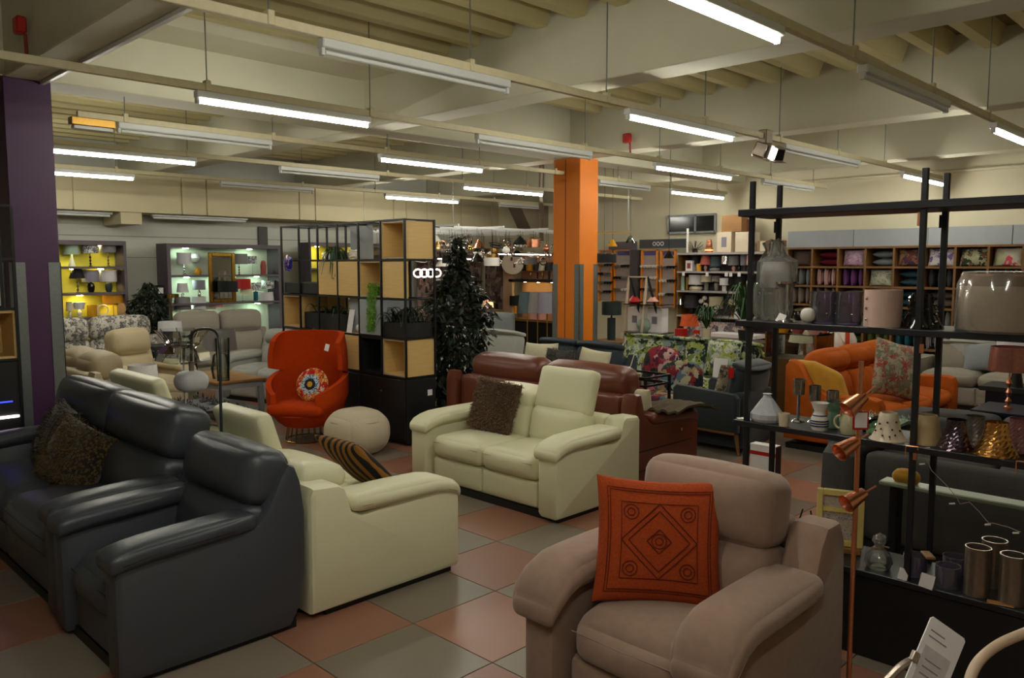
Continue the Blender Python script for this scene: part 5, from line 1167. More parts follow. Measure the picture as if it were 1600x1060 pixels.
# price flags along the shelf edges
for u, z in ((1068, L2), (1105, L2), (1135, L2), (1142, L2), (1155, L2)):
    tag(put(MB().box(-.003, .0, -.03, .03, -.075, -.005).build('price_ticket', WHITEP, smooth=False), (LX-.003, aX(LX, u, 430).y, z)), 'white price ticket on the upper lamp shelf edge, %s' % {1068: 'below the boxed lamp', 1105: 'below the terracotta shade', 1135: 'below the silver globe', 1142: 'right of the silver globe', 1155: 'red edged, farther right'}[u], 'ticket', 'price tickets on the lamp shelf')
# floral boards under the shelves and low shelf with a brass lamp
mb = MB().box(0, .03, aX(LX-.1, 1160, 520).y, aX(LX-.1, 1068, 520).y, .0, zl[3]-.08); tag(put(mb.build('floral_panel', multi('grey_pink_floral', [(.66,.60,.58), (.45,.40,.40), (.72,.62,.60), (.35,.32,.33), (.75,.72,.70)], 14), smooth=False), (LX-.1, 0, 0)), 'grey and pink floral print panel standing below the lamp shelves', 'panel')
table_lamp('lamp with marbled white drum shade and brass bottle base, low beside the lamp shelves', (LX-.35, aX(LX-.35, 1163, 520).y, .66), .28, .07, BRASS, 'jar', .18, .18, .20, SH['white'])
t = thing('low_shelf', 'low white topped dark shelf below the marbled lamp', 'shelving', (LX-.6, aX(LX-.35, 1190, 520).y, 0)); MB().box(0, .45, 0, .9, .60, .66).build('shelf', WHITEP, t, smooth=False); MB().box(.02, .43, .02, .88, 0, .60).build('plinth', BLACKW, t, smooth=False)

# ------------------------------------------------------------------ RIGHT WALL: orange-edged spotlight boards
BXX = 13.3; BRD = mat('board_grey', (.62,.57,.55), .6, scale=8); OREDGE = mat('orange_edge', (.88,.52,.12), .5, scale=20); VIO = mat('violet_sign', (.28,.22,.50), .5)
def board(label, u0, u1, v0, v1, n, seed, hdr=True):
    y0, y1 = aX(BXX, u1, 430).y, aX(BXX, u0, 430).y; z1, z0 = aX(BXX, (u0+u1)/2, v0).z, aX(BXX, (u0+u1)/2, v1).z; R = random.Random(seed)
    t = thing('display_board', label, 'display board', (BXX, y0, 0)); w_ = y1-y0
    MB().box(0, .04, 0, w_, z0, z1).build('board', BRD, t, smooth=False)
    for a in ((-.0, .03), (w_-.03, w_)): MB().box(-.05, 0, a[0], a[1], z0-.02, z1+.02).build('edge_strip', OREDGE, t, smooth=False)
    MB().box(-.05, 0, 0, w_, z1, z1+.02).build('edge_strip', OREDGE, t, smooth=False)
    if hdr: MB().box(-.015, 0, w_*.2, w_*.85, z1-.09, z1-.02).build('header_sign', VIO, t, smooth=False)
    for k in range(n):
        y, z = w_*(.25+.5*(k % 2))+R.uniform(-.02, .02), z1-.22-(z1-z0-.3)*(k//2+.3)/max(1, (n+1)//2)
        m_ = R.choice([BLACKM, BLACKM, CHROME, STEEL, WHITEC]); sp = MB(); sp.box(-.03, 0, y-.09, y+.09, z-.008, z+.008)
        for q in (-.07, 0, .07): sp.lathe([(.012, 0), (.028, .07)], 8, M=rotM((-.03, y+q, z), 0, -pi*.6, 0))
        sp.build('wall_spotlight', m_, t)
    return t
board('orange-edged board of wall spotlights, first right of the orange column', 937, 958, 392, 470, 8, 1, False)
board('orange-edged board of wall spotlights, second right of the orange column', 961, 988, 392, 470, 6, 2)
board('orange-edged display board with cream lamps, third right of the orange column', 1003, 1029, 392, 470, 6, 3)
board('orange-edged board beside the lamp shelving', 1033, 1057, 392, 480, 6, 4)
y0, y1 = aX(BXX, 1073, 380).y, aX(BXX, 1000, 380).y
t = thing('dark_fascia', 'dark grey fascia sign board above the spotlight boards', 'sign', (BXX-.02, y0, 0)); zf1, zf0 = aX(BXX, 1035, 374).z, aX(BXX, 1035, 388).z
MB().box(0, .05, 0, y1-y0, zf0, zf1).build('board', mat('fascia_dark', (.22,.22,.24), .5), t, smooth=False)
for k in range(3): MB().lathe([(.028, -.004), (.04, -.004), (.04, 0), (.028, 0)], 12, cap=False, M=rotM((-.004, (y1-y0)*.5+k*.09, (zf0+zf1)/2), 0, pi/2, 0)).build('emblem', WHITEP, t)
MB().box(-.02, .0, y1-y0+.05, y1-y0+.75, zf0-.03, zf1-.03).build('side_fascia', FRM, t, smooth=False)
for u0, u1, l in ((989, 1001, 'between the second and third spotlight boards'),):
    tag(MB().box(BXX-.1, BXX+.1, aX(BXX, u1, 400).y, aX(BXX, u0, 400).y, .4, zf0-.03).build('dark_pillar', mat('dark_pillar', (.25,.23,.24), .6), smooth=False), 'dark grey pillar '+l, 'pillar')
# lowest wall zone behind: long light counter front
# white ladder shelves
lx, ly0, ly1 = 9.9, aX(9.9, 1045, 500).y, aX(9.9, 985, 500).y
t = thing('ladder_shelf', 'white ladder display shelf with glass shelves behind the green patterned sofa', 'shelving', (lx, 0, 0)); lz = aX(lx, 1000, 433).z
ya2, yb2 = aX(lx, 1011, 433).y, aX(lx, 983, 433).y
for y, o_ in ((aX(lx, 1000, 560).y, 0), (aX(lx, 982, 560).y, 0)): pass
MB().bar((.0, ya2, lz), (-.02, aX(lx, 996, 560).y, 0.0), .03).build('ladder_rail', CREAMC, t, smooth=False); MB().bar((0, yb2, lz), (-.02, aX(lx, 968, 560).y, 0), .03).build('ladder_rail', CREAMC, t, smooth=False)
MB().bar((.0, ya2-.01, lz), (.45, aX(lx, 1030, 560).y, 0), .028).build('back_rail', BLACKM, t, smooth=False); MB().bar((0, yb2-.01, lz), (.45, aX(lx, 1004, 560).y, 0), .028).build('back_rail', BLACKM, t, smooth=False)
MB().bar((0, ya2, lz), (0, yb2, lz), .02).build('top_rung', CREAMC, t, smooth=False)
for v in (476, 520, 548):
    z = aX(lx, 1000, v).z; MB().box(-.05, .32, aX(lx, 1034, v).y, aX(lx, 978, v).y, z-.006, z+.006).build('glass_shelf', SMOKE, t, smooth=False)
za_, zb_ = aX(lx, 1000, 476).z+.006, aX(lx, 1000, 520).z+.006
table_lamp('small red glass dome lamp on the top glass shelf of the ladder', (lx+.1, aX(lx, 985, 470).y, za_), .04, .06, REDC, 'wide', .10, .03, .09, REDC)
table_lamp('small white and purple flower lamp on the top glass shelf of the ladder', (lx+.1, aX(lx, 1014, 470).y, za_), .05, .05, SH['pink'], 'ball', .09, .03, .07, SH['pink'])
lathe_item('glass_vase', 'round green glass vase on the second glass shelf of the ladder', 'vase', (lx+.1, aX(lx, 1000, 500).y, zb_), [(0, 0), (.05, 0), (.10, .06), (.11, .12), (.08, .18), (.05, .2)], SH['mint'])
zs_ = aX(lx, 1000, 548).z+.006
for u, z_, h_, dx_, l_ in ((976, zs_, .24, .08, 'left on the low glass shelf'), (994, zs_, .24, .08, 'middle of the low glass shelf'), (1016, zs_, .24, .08, 'right on the low glass shelf'), (983, zb_, .36, .13, 'tall, left on the second glass shelf'), (1014, zb_, .36, .13, 'tall, right on the second glass shelf')):
    box_item('carton', 'white lamp carton with printed picture, '+l_, 'box', (lx+dx_, aX(lx, u, 540).y, z_), .26, .17, h_, WHITEP, RW, (SH['lilac'], .35, .3))
for u in (978, 1020): box_item('carton', 'white lamp carton on the bench under the ladder shelves, %s' % ('left' if u < 1000 else 'right'), 'box', (lx+.08, aX(lx, u, 540).y, .30), .28, .2, .24, WHITEP, RW, (SH['lilac'], .5, .4))
t = thing('bench', 'low white bench under the ladder shelves carrying boxed lamps', 'table', (lx, aX(lx, 1040, 560).y, 0)); MB().box(0, .4, 0, 1.0, .26, .30).build('table_top', WHITEP, t, smooth=False); MB().box(.02, .38, .03, .97, 0, .26).build('base', WHITEP, t, smooth=False)
# bottle-green lamp on an oak table right of the orange column
t = thing('side_table', 'oak side table right of the orange column', 'table', (9.23, 6.95, 0)); MB().box(0, .5, 0, .55, .72, .75, .004).build('table_top', DOAK, t, smooth=False); MB().box(.03, .47, .03, .52, .0, .72).build('body', DOAK, t, smooth=False)
table_lamp('large lamp with bottle green drum shade and tall green body beside the orange column', (9.43, 7.28, .75), .38, .15, SH['green'], 'block', .145, .145, .19, SH['green'])
# palms and pieces on the brick-red cabinet
RCB = mat('red_cabinet', (.30,.13,.11), .5, kind='wood', scale=6, amt=.3)
t = thing('carved_cabinet', 'dark red wooden cabinet with arched doors behind the green patterned sofa', 'cabinet', (10.2, 5.35, 0)); MB().box(0, .45, 0, .95, 0, .74, .005).build('body', RCB, t, smooth=False); MB().box(-.03, .48, -.04, .99, .74, .78, .005).build('cabinet_top', RCB, t, smooth=False)
for k in range(2): MB().slab([(y, z) for y, z in [(-.16, .1), (.16, .1), (.16, .5), (.11, .6), (0, .65), (-.11, .6), (-.16, .5)]], -.015, 0, .004, rotM((0, .25+k*.44, 0))).build('door', mat('red_cabinet_dark', (.20,.08,.07), .5), t)
fern('potted_palm', 'green palm in a black square pot on the dark red cabinet', (10.35, 5.62, .78), .42, 60, LEAFG, ([(0, 0), (.09, 0), (.11, .16), (0, .15)], BLACKW), .30, .05, 21, .62, 'plant')
MB().tube([(0, 0, .1), (.01, 0, .65)], .02, 8).build('trunk', mat('palm_trunk', (.22,.27,.16), .8), bpy.data.objects[bpy.context.scene.objects[-1].name] if False else [o for o in COL.objects if o.get('label', '').startswith('green palm in a black')][0])
fern('potted_palm', 'grey green potted fern at the left end of the dark red cabinet', (10.3, 6.22, .78), .28, 60, LEAFG, ([(0, 0), (.06, 0), (.07, .15), (0, .14)], CREAMC), .22, .035, 22, .32, 'plant')
table_lamp('orange glass lamp with stacked rings beside the grey green fern', (10.65, 6.6, .62), .2, .06, mat('orange_glass', (.78,.16,.05), .2), 'beads', .05, .05, .05, mat('orange_glass2', (.8,.2,.05), .2))
box_item('canister', 'red lidded canister box behind the patterned sofa', 'box', (10.7, 6.95, .62), .14, .14, .24, REDC, RW)
table_lamp('lamp with bright orange shade behind the patterned sofa', (11.0, 6.95, .62), .28, .04, BLACKM, 'stick', .15, .12, .18, mat('orange_shade', (.85,.36,.14), .8))
t = thing('low_table', 'pale oak low table behind the patterned sofa carrying red canister', 'table', (10.5, 6.45, 0)); MB().box(0, .7, 0, .8, .56, .62, .005).build('table_top', OAK, t, smooth=False); MB().box(.04, .66, .04, .76, 0, .56).build('body', BLACKW, t, smooth=False)
# floral armchair standing tall
bucket('wing_chair', 'pink and cream floral wing chair between the patterned sofa and the rack', (10.9, 5.0, 0), RW, multi('pink_floral', [(.72,.66,.60), (.66,.42,.42), (.40,.38,.36), (.78,.72,.66), (.60,.55,.50)], 13), .72, 1.25)
# glass-topped walnut cabinet behind the rack
t = thing('walnut_cabinet', 'walnut cabinet with glass top section behind the dark teal armchair', 'cabinet', (8.55, 3.8, 0)); MB().box(0, .5, 0, .62, 0, .80, .005).build('body', mat('walnut', (.36,.24,.10), .4, kind='wood', scale=6, amt=.3), t, smooth=False)
gl = MB(); gl.box(.02, .03, .02, .60, .80, 1.08); gl.box(.02, .48, .02, .03, .80, 1.08); gl.box(.02, .48, .59, .60, .80, 1.08); gl.box(.02, .48, .02, .60, 1.07, 1.08); gl.build('glass_case', CLEAR, t, smooth=False)
for (x, y) in ((.02, .02), (.02, .60), (.48, .02)): MB().box(x-.008, x+.008, y-.008, y+.008, .8, 1.09).build('brass_edge', BRASS, t, smooth=False)
for k, (m_, l) in enumerate((('pink', 'pink'), ('terra', 'dark red'), ('ochre', 'yellow'))): lathe_item('glass_tumbler', l+' flower head ornament on the glass cased walnut cabinet', 'ornament', (8.70, 3.9+k*.18, 1.082), [(0, 0), (.05, 0), (.08, .06), (.05, .12), (0, .13)], SH[m_], 10)
t = thing('cream_cone_lamp', 'large cream cone shade behind the rack beside an orange frame', 'lamp', (9.9, 4.55, .62)); MB().lathe([(.20, .25), (.13, .62), (.12, .62), (.19, .25)], 20, cap=False).build('lamp_shade', SH['cream'], t); MB().lathe([(0, 0), (.1, 0), (.1, .02), (.02, .04), (.02, .3)], 12).build('base', BRASS, t)
t = thing('display_table', 'dark display table behind the orange sofa with glass ware', 'table', (9.3, 3.95, 0)); MB().box(0, 1.5, 0, .62, .56, .62).build('table_top', DOAK, t, smooth=False); MB().box(.05, 1.45, .05, .57, 0, .56).build('body', DOAK, t, smooth=False)
t = thing('picture_frame', 'orange-red frame standing behind the orange sofa', 'frame', (9.7, 4.08, .62), RW-.4)
for a in ((-.2, -.16, 0, .5), (.16, .2, 0, .5), (-.16, .16, 0, .04), (-.16, .16, .46, .5)): MB().box(a[0], a[1], 0, .03, a[2], a[3]).build('frame', mat('orange_frame', (.80,.24,.08), .5), t, smooth=False)
for k, (u, l) in enumerate(((1236, 'left'), (1262, 'middle'), (1268, 'right'))):
    lathe_item('white_vase', 'tall white ribbed vase behind the orange sofa, %s of three' % l, 'vase', (9.6+k*.25, 4.05+.02*k, .62), [(0, 0), (.07, 0), (.11, .14), (.11, .30), (.06, .40), (.05, .42)], WHITEC)
t = thing('goblet_lamp', 'silver faceted table lamp behind the back of the orange sofa', 'lamp', (9.0+.6, 3.95+.3, .62)); MB().lathe([(0, 0), (.06, 0), (.02, .04), (.07, .10), (.02, .17), (.05, .24), (.07, .40), (.05, .42)], 12).build('body', CHROME, t)
lathe_item('glass_jar', 'large lidded clear glass jar below the second shelf of the rack', 'jar', (10.25, 4.25, .62), [(0, 0), (.14, 0), (.17, .1), (.18, .30), (.12, .40), (.13, .42), (.06, .50), (.03, .52), (.04, .57), (0, .59)], CLEAR, 24)
# ================================================================== FAR CORNER: wallpaper boards, shelf, hanging lights
WPM = multi('brick_city_wallpaper', [(.52,.44,.41), (.40,.33,.31), (.60,.52,.49), (.30,.24,.23), (.66,.58,.54), (.47,.40,.38)], 9, .25, cell=True)
def wz(v, u=740): return aY(14.5, u, v).z
xs_ = [aY(14.5, u, 420).x for u in (652, 690, 722, 752)]
for i in range(3):
    t = thing('wallpaper_board', 'tall board papered with dusky townscape print, %s from the left behind the ficus' % ['first', 'second', 'third'][i], 'display board', (xs_[i], 14.5, 0))
    MB().box(.01, xs_[i+1]-xs_[i]-.01, 0, .04, .0, wz(392)-.05*i).build('board', WPM, t, smooth=False)
    R = random.Random(i)
    for k in range(14):   # printed buildings as raised relief strips
        w_ = xs_[i+1]-xs_[i]; x = w_*R.uniform(.08, .8); z = R.uniform(.5, 1.7)
        MB().box(x, x+w_*R.uniform(.05, .12), -.004, 0, z, z+R.uniform(.1, .35)).build('printed_shape', R.choice([FRM, SH['stone'], mat('dusky_brown', (.28,.22,.21), .8)]), t, smooth=False)
wy0, wy1 = aX(13.62, 785, 420).y, min(aX(13.62, 757, 420).y, 14.4)
t = thing('wallpaper_board', 'tall board papered with dusky townscape print beside the tan panel', 'display board', (13.62, wy0, 0)); MB().box(0, .04, 0, wy1-wy0, 0, 2.15).build('board', WPM, t, smooth=False)
for k in range(12):
    y = (wy1-wy0)*R.uniform(.05, .8); z = R.uniform(.5, 1.8); MB().box(-.004, 0, y, y+R.uniform(.03, .07), z, z+R.uniform(.1, .3)).build('printed_shape', R.choice([FRM, SH['stone'], mat('dusky_brown', (0,0,0))]), t, smooth=False)
tanw = tag(MB().box(12.95, 13.02, aX(12.95, 800, 420).y, aX(12.95, 786, 420).y, 0, 2.0).build('tan_panel', mat('tan_panel', (.72,.58,.46), .7), smooth=False), 'tan upright panel left of the corner lamp shelves', 'panel')
fx = 13.0; fy0, fy1 = aX(fx, 868, 430).y, aX(fx, 797, 430).y
fs2 = thing('corner_shelving', 'warm lit lamp shelving in the far corner left of the orange column', 'shelving', (fx, fy0, 0)); fw = fy1-fy0
zc = [aX(fx, 840, v).z for v in (437, 500)]
MB().box(.4, .43, 0, fw, .3, 2.1).build('back_board', mat('peach_board', (.78,.56,.42), .7), fs2, smooth=False)
MB().box(-.05, .4, 0, fw, zc[0]-.06, zc[0]).build('shelf', BLACKW, fs2, smooth=False)
MB().box(-.05, .4, -.2, fw+.3, zc[1]-.05, zc[1]).build('shelf', DOAK, fs2, smooth=False)
MB().box(.0, .4, 0, fw, .05, zc[1]-.05).build('base_cupboard', BLACKW, fs2, smooth=False)
for z in (zc[0]-.065,): 
    for k in range(3): MB().lathe([(0, 0), (.03, 0), (.03, -.006), (0, -.006)], 10, .2, fw*(.2+.3*k), z).build('led_spot', LEDW, fs2)
def oC(u, z, dx=.15): return (fx+dx, aX(fx+dx, u, 430).y, z+.001)
for u, sm, kd, l in ((815, 'dark', 'stick', 'black shaded'), (829, 'ochre', 'ball', 'amber shaded'), (840, 'dark', 'beads', 'dark shaded'), (848, 'cream', 'ball', 'cream cone shaded'), (858, 'dark', 'jar', 'small black shaded')):
    table_lamp('%s lamp on the black corner shelf left of the orange column' % l, oC(u, zc[0]), .20, .06, BLACKM if sm == 'dark' else BRASS, kd, .10, .07 if sm == 'cream' else .09, .18, SH[sm])
t = thing('clock_face_lamp', 'round cream wooden disc lamp with three slots in the far corner', 'lamp', aX(12.9, 801, 412)); 
dsk = MB().lathe([(0, -.02), (.24, -.02), (.25, 0), (.24, .02), (0, .02)], 28, M=rotM((0, 0, 0), 0, pi/2, radians(40))).build('disc', CREAMC, t)
for a in (pi/2, pi*7/6, pi*11/6): MB().box(-.012, .012, -.022, .022, -.04, .04, 0, rotM((-.02*1.2, 0, 0), 0, 0, 0) @ rotM((-.01, -.10*cos(a), .10*sin(a)), 0, 0, radians(40))).build('slot', mat('slot_brown', (.35,.2,.12), .6), dsk)
# lamps standing on / before the lower shelf
table_lamp('lamp with black drum shade on gold body in the far corner', oC(808, zc[1], .05), .30, .10, GOLD, 'stick', .17, .17, .22, SH['black'])
table_lamp('lamp with yellow glowing shade low in the far corner', oC(800, zc[1], .25), .10, .05, GOLD, 'stick', .14, .10, .20, SH['ochre'])
FS = dict(a=(11.2, 'slate grey pleated'), b=(11.0, 'grey brown'), c=(10.8, 'blue grey'))
for k, (u, m_, l) in enumerate(((824, 'slate', 'pleated grey green'), (840, 'grey', 'warm grey'), (855, 'lilac', 'blue grey'))):
    X_ = 11.0; p = aX(X_, u, 487); t = thing('floor_lamp', 'floor lamp with %s drum shade left of the orange column' % l, 'floor lamp', (X_, p.y, 0))
    zt = aX(X_, u, 457).z; zb = p.z-.03
    MB().lathe(shade_pr(.19, .15, zt-zb, zb), 20, cap=False).build('lamp_shade', SH[m_], t); MB().cyl(0, 0, .02, zb+.15, .011).build('pole', BRASS, t); MB().lathe([(0, 0), (.13, 0), (.13, .02), (0, .025)], 20).build('base', BRASS, t)
for u, m_, l in ((775, 'white', 'white boxed shade'), (836, 'pink', 'pink lit carton')):
    box_item('carton', l+' on the lower corner shelf', 'box', oC(u, zc[1], .0), .3, .2, .16, WHITEP if m_ == 'white' else SH['pink'], RW)
t = thing('armchair', 'grey low-back armchair under the wallpaper boards', 'armchair', (10.6, 11.2, 0), RW+.4); MB().soft((0, .3, .3), (.7, .65, .3), .08).build('seat', MGREYF, t); MB().soft((0, .62, .6), (.7, .16, .6), .07, (0, .02, .02)).build('backrest', MGREYF, t)
for x in (-.28, .28): MB().tube([(x, .1, .2), (x, .05, 0)], .015).build('leg', BLACKM, t)
t = thing('reception_counter', 'dark counter with a small warm lamp left of the corner shelves', 'counter', (11.6, 12.2, 0)); MB().box(0, .5, 0, 1.6, .85, .90, .004).build('worktop', DOAK, t, smooth=False); MB().box(.04, .46, .04, 1.56, 0, .85).build('body', BLACKW, t, smooth=False)
p = aX(11.6, 773, 510); table_lamp('small glowing peach lamp on the dark counter', (11.75, min(max(aX(11.75, 773, 510).y, 12.3), 13.6), .90), .06, .05, BRASS, 'ball', .09, .08, .12, mat('peach_glow', (1,.72,.52), emit=1.6))
lathe_item('white_bowl', 'white trumpet shade on the dark counter near the ficus', 'lamp', (11.75, min(aX(11.75, 756, 500).y, 13.7), .90), [(0, 0), (.07, 0), (.04, .05), (.13, .24), (.12, .24), (0, .06)], WHITEC)
# hanging grid with pendants
gz = 2.50
tr = thing('pendant_grid', 'long white hanging frame carrying dozens of pendant lights in the far corner', 'frame', (0, 0, 0))
gx0, gx1, gy0, gy1 = 9.4, 12.9, 10.6, 13.6
ROWS = [10.75+.38*i for i in range(8)]
for y in ROWS: MB().box(gx0, gx1, y-.015, y+.015, gz, gz+.03).build('grid_bar', FIXW, tr, smooth=False)
for x in (gx0, 10.5, 11.7, gx1): MB().box(x-.015, x+.015, gy0, gy1, gz+.03, gz+.06).build('grid_bar', FIXW, tr, smooth=False)
for x in (gx0, gx1):
    for y in (ROWS[0], ROWS[-1]): MB().cyl(x, y, gz+.06, DZ+.1, .006, 6).build('hanger_rod', GREYG, tr)
for y, u0, u1, v in ((11.8, 778, 866, 398), (12.8, 684, 736, 405)):
    p, q = aY(y, u0, v), aY(y, u1, v); z_ = (p.z+q.z)/2; MB().tube([(p.x, y, z_), (q.x, y, z_)], .011, 6).build('light_strip', mat('strip_glow', (1,.95,.9), emit=9), tr)
    for x in (p.x+.03, q.x-.03): MB().tube([(x, y, z_), (x, y, gz)], .003, 4).build('strip_wire', GREYG, tr)
R = random.Random(12)
kinds = ['globe', 'ring', 'dome', 'cluster', 'drum', 'spider']
kcol = {'globe': ('clear glass globe', CLEAR), 'ring': ('silver hoop', CHROME), 'dome': ('metal dome', STEEL), 'cluster': ('crystal cluster', CHROME), 'drum': ('drum shade', SH['cream']), 'spider': ('multi-arm spider', BRASS)}
mcol = [('chrome', CHROME), ('brass', BRASS), ('copper', COPPER), ('black', BLACKM), ('white', WHITEC), ('smoked', SMOKE)]
pl = []
for k in range(72):
    x, y = gx0+.2+.37*(k//8)+.1*(k % 2), ROWS[k % 8]; kd = kinds[k % 6]; mn, m_ = mcol[(k*5+k//6) % 6]; dz = R.uniform(.08, .55); s = R.uniform(.75, 1.05)
    a = aX(x, 0, 0); u = CX+F*((Vector((x, y, 2.2))-C0).dot(RT))/((Vector((x, y, 2.2))-C0).dot(FW))
    t = thing('pendant_light', '', 'pendant light', (x, y, gz), group='pendant lights hanging in the far corner'); pl.append((u, gz-dz, t, mn, kd))
    MB().tube([(0, 0, 0), (0, 0, -dz+.02)], .003, 5).build('cord', BLACKM, t)
    z = -dz
    if kd == 'globe': MB().soft((0, 0, z-.08*s), (.17*s, .17*s, .17*s), .085*s, n=8).build('globe', m_ if mn in ('chrome', 'white', 'copper') else CLEAR, t); MB().lathe([(0, .02), (.02, .02), (.025, -.01), (0, -.01)], 10, 0, 0, z).build('cap', m_, t)
    elif kd == 'ring':
        for q in range(2): MB().tube([(.16*s*cos(i*pi/10), .16*s*sin(i*pi/10)*(1 if q == 0 else .7), z-.03-.05*q+.03*sin(i*pi/10)) for i in range(20)], .009, 6, True).build('hoop', m_, t)
        for q in range(3): a = q*2*pi/3; MB().tube([(0, 0, z+.03), (.16*s*cos(a), .16*s*sin(a), z-.03)], .002, 4).build('wire', BLACKM, t)
    elif kd == 'dome': MB().lathe([(.02, .02), (.03, 0), (.10*s, -.06), (.15*s, -.14), (.145*s, -.14), (.09*s, -.07), (0, -.01)], 18, 0, 0, z, cap=False).build('dome', m_, t)
    elif kd == 'cluster':
        c_ = MB()
        for q in range(14): a = R.uniform(0, 2*pi); r_ = R.uniform(.02, .12)*s; c_.lathe([(0, -.03), (.022, 0), (0, .03)], 6, r_*cos(a), r_*sin(a), z-R.uniform(0, .16))
        stuff(c_.build('crystals', CHROME if mn != 'brass' else GOLD, t)); MB().lathe([(0, .02), (.08, .02), (.08, .03), (0, .03)], 14, 0, 0, z).build('canopy', m_, t)
    elif kd == 'drum': MB().lathe([(.15*s, -.15), (.15*s, 0), (.146*s, 0), (.146*s, -.15)], 20, 0, 0, z, cap=False).build('shade', m_ if mn != 'smoked' else SH['grey'], t); MB().box(-.15*s, .15*s, -.004, .004, z-.01, z).build('spider_bar', BLACKM, t)
    else:
        for q in range(6): a = q*pi/3; MB().tube([(0, 0, z), (.09*s*cos(a), .09*s*sin(a), z-.02), (.17*s*cos(a), .17*s*sin(a), z-.08)], .006, 5).build('arm', m_, t); MB().soft((.17*s*cos(a), .17*s*sin(a), z-.10), (.05, .05, .06), .02, n=4).build('bulb', WHITEC if q % 2 else CHROME, t)
        MB().lathe([(0, -.02), (.025, -.01), (.025, .02), (0, .03)], 10, 0, 0, z).build('hub', m_, t)
pl.sort(key=lambda e: e[0]); hd = ['low-hung', 'high-hung']
words = ['ficus side', 'left part', 'left of middle', 'middle', 'right of middle', 'right part', 'duct side', 'orange column side']
from collections import defaultdict
seen = defaultdict(list)
for i, (u, z, t, mn, kd) in enumerate(pl): seen[(mn, kd)].append((u, z, t))
nn = {'globe': 'globe pendant', 'ring': 'hoop chandelier', 'dome': 'dome pendant', 'cluster': 'crystal cluster pendant', 'drum': 'drum pendant', 'spider': 'six-arm chandelier'}
for (mn, kd), L_ in seen.items():
    L_.sort(key=lambda e: e[0])
    for i, (u, z, t) in enumerate(L_):
        pos = 'the only one of its kind' if len(L_) == 1 else ('leftmost of its kind' if i == 0 else ('rightmost of its kind' if i == len(L_)-1 else 'between its two twins' if len(L_) == 3 else '%s of its kind from the left' % ['', 'second', 'third', 'fourth', 'fifth'][i]))
        t['label'] = '%s %s in the far corner display, %s' % (mn, nn[kd], pos)
# lit ring sign seen through the cubby end cell
p = aY(13.2, 668, 427); t = thing('ring_light', 'glowing white light of four linked rings seen through the cubby shelving end', 'lamp', p)
for k in range(4): MB().tube([((k-1.5)*.17+.11*cos(i*pi/10), 0, .08*sin(i*pi/10)) for i in range(20)], .016, 6, True).build('ring', mat('ring_glow', (1,.9,.86), emit=5), t)
MB().tube([(0, 0, .08), (0, 0, DZ+.12-p.z)], .003, 4).build('cord', BLACKM, t)
# pendants right of the orange column, and a hanging black drum light
for X_, u, v, kd, l in ((11.5, 944, 402, 'drum', 'black drum pendant with chrome rim hanging just right of the orange column'), (11.2, 985, 374, 'shade', 'clear glass bell pendant above the spotlight boards'), (11.4, 957, 380, 'shade', 'amber glass bell pendant beside it, nearer the orange column'), (11.0, 1045, 398, 'bulb', 'dark glass pendant before the board beside the lamp shelving')):
    p = aX(X_, u, v); t = thing('pendant_light', l, 'pendant light', p)
    MB().tube([(0, 0, 0), (0, 0, DZ+.12-p.z)], .004, 5).build('cord', BLACKM, t)
    if kd == 'drum': MB().lathe([(.22, -.1), (.22, .06), (.215, .06), (.215, -.1)], 22, cap=False).build('shade', SH['black'], t); MB().lathe([(.225, .05), (.23, .06), (.225, .07)], 22, cap=False).build('rim', CHROME, t); MB().box(-.21, .21, -.004, .004, .0, .01).build('spider_bar', BLACKM, t)
    else: MB().lathe([(.02, .06), (.04, .03), (.09, -.06), (.085, -.06), (.03, .02)], 14, cap=False).build('shade', {'shade': CLEAR if u > 960 else SH['amber'], 'bulb': SMOKE}[kd], t)
t = thing('suspended_light_bar', 'black suspended bar carrying bell pendants right of the orange column', 'frame', (11.3, 0, aX(11.3, 960, 364).z)); ya_ = aX(11.3, 985, 364).y; yb_ = aX(11.3, 930, 364).y
MB().box(-.012, .012, ya_, yb_, 0, .02).build('bar', BRASS, t, smooth=False)
for y in (ya_+.05, yb_-.05): MB().cyl(0, y, .02, DZ-t.location.z+.1, .004, 5).build('hanger_rod', GREYG, t)

# ================================================================== ITEMS ON THE NEAR RACK
def rk_(u, v, k, dx=.12): X_ = RX+dx; return (X_, aX(X_, u, v).y, SZ[k]+.001)
def bell(name, label, loc, r, h, m, flare=True, studs=None, n=28):
    pr = [(r*1.0, 0), (r*.86, h*.10), (r*.66, h*.38), (r*.56, h*.70), (r*.50, h*.92), (r*.44, h), (r*.41, h), (r*.52, h*.7), (r*.62, h*.38), (r*.82, h*.10), (r*.97, 0)] if flare else [(r, 0), (r*.97, h*.05), (r*.8, h*.6), (r*.68, h*.95), (r*.60, h), (r*.57, h), (r*.77, h*.6), (r*.95, 0)]
    t = thing(name, label, 'lamp shade', loc); MB().lathe(pr, n, cap=False).build('shade', m, t)
    if studs:
        for a, f, rr in studs[1]:
            q = r*(.66+.34*(1-f)**2.2) if flare else r; mm = MB().soft((0, 0, 0), (rr, rr, rr), rr/2, n=4).build('dot', studs[0], t); mm.location = (q*cos(a)*1.0, q*sin(a), h*f)
    return t
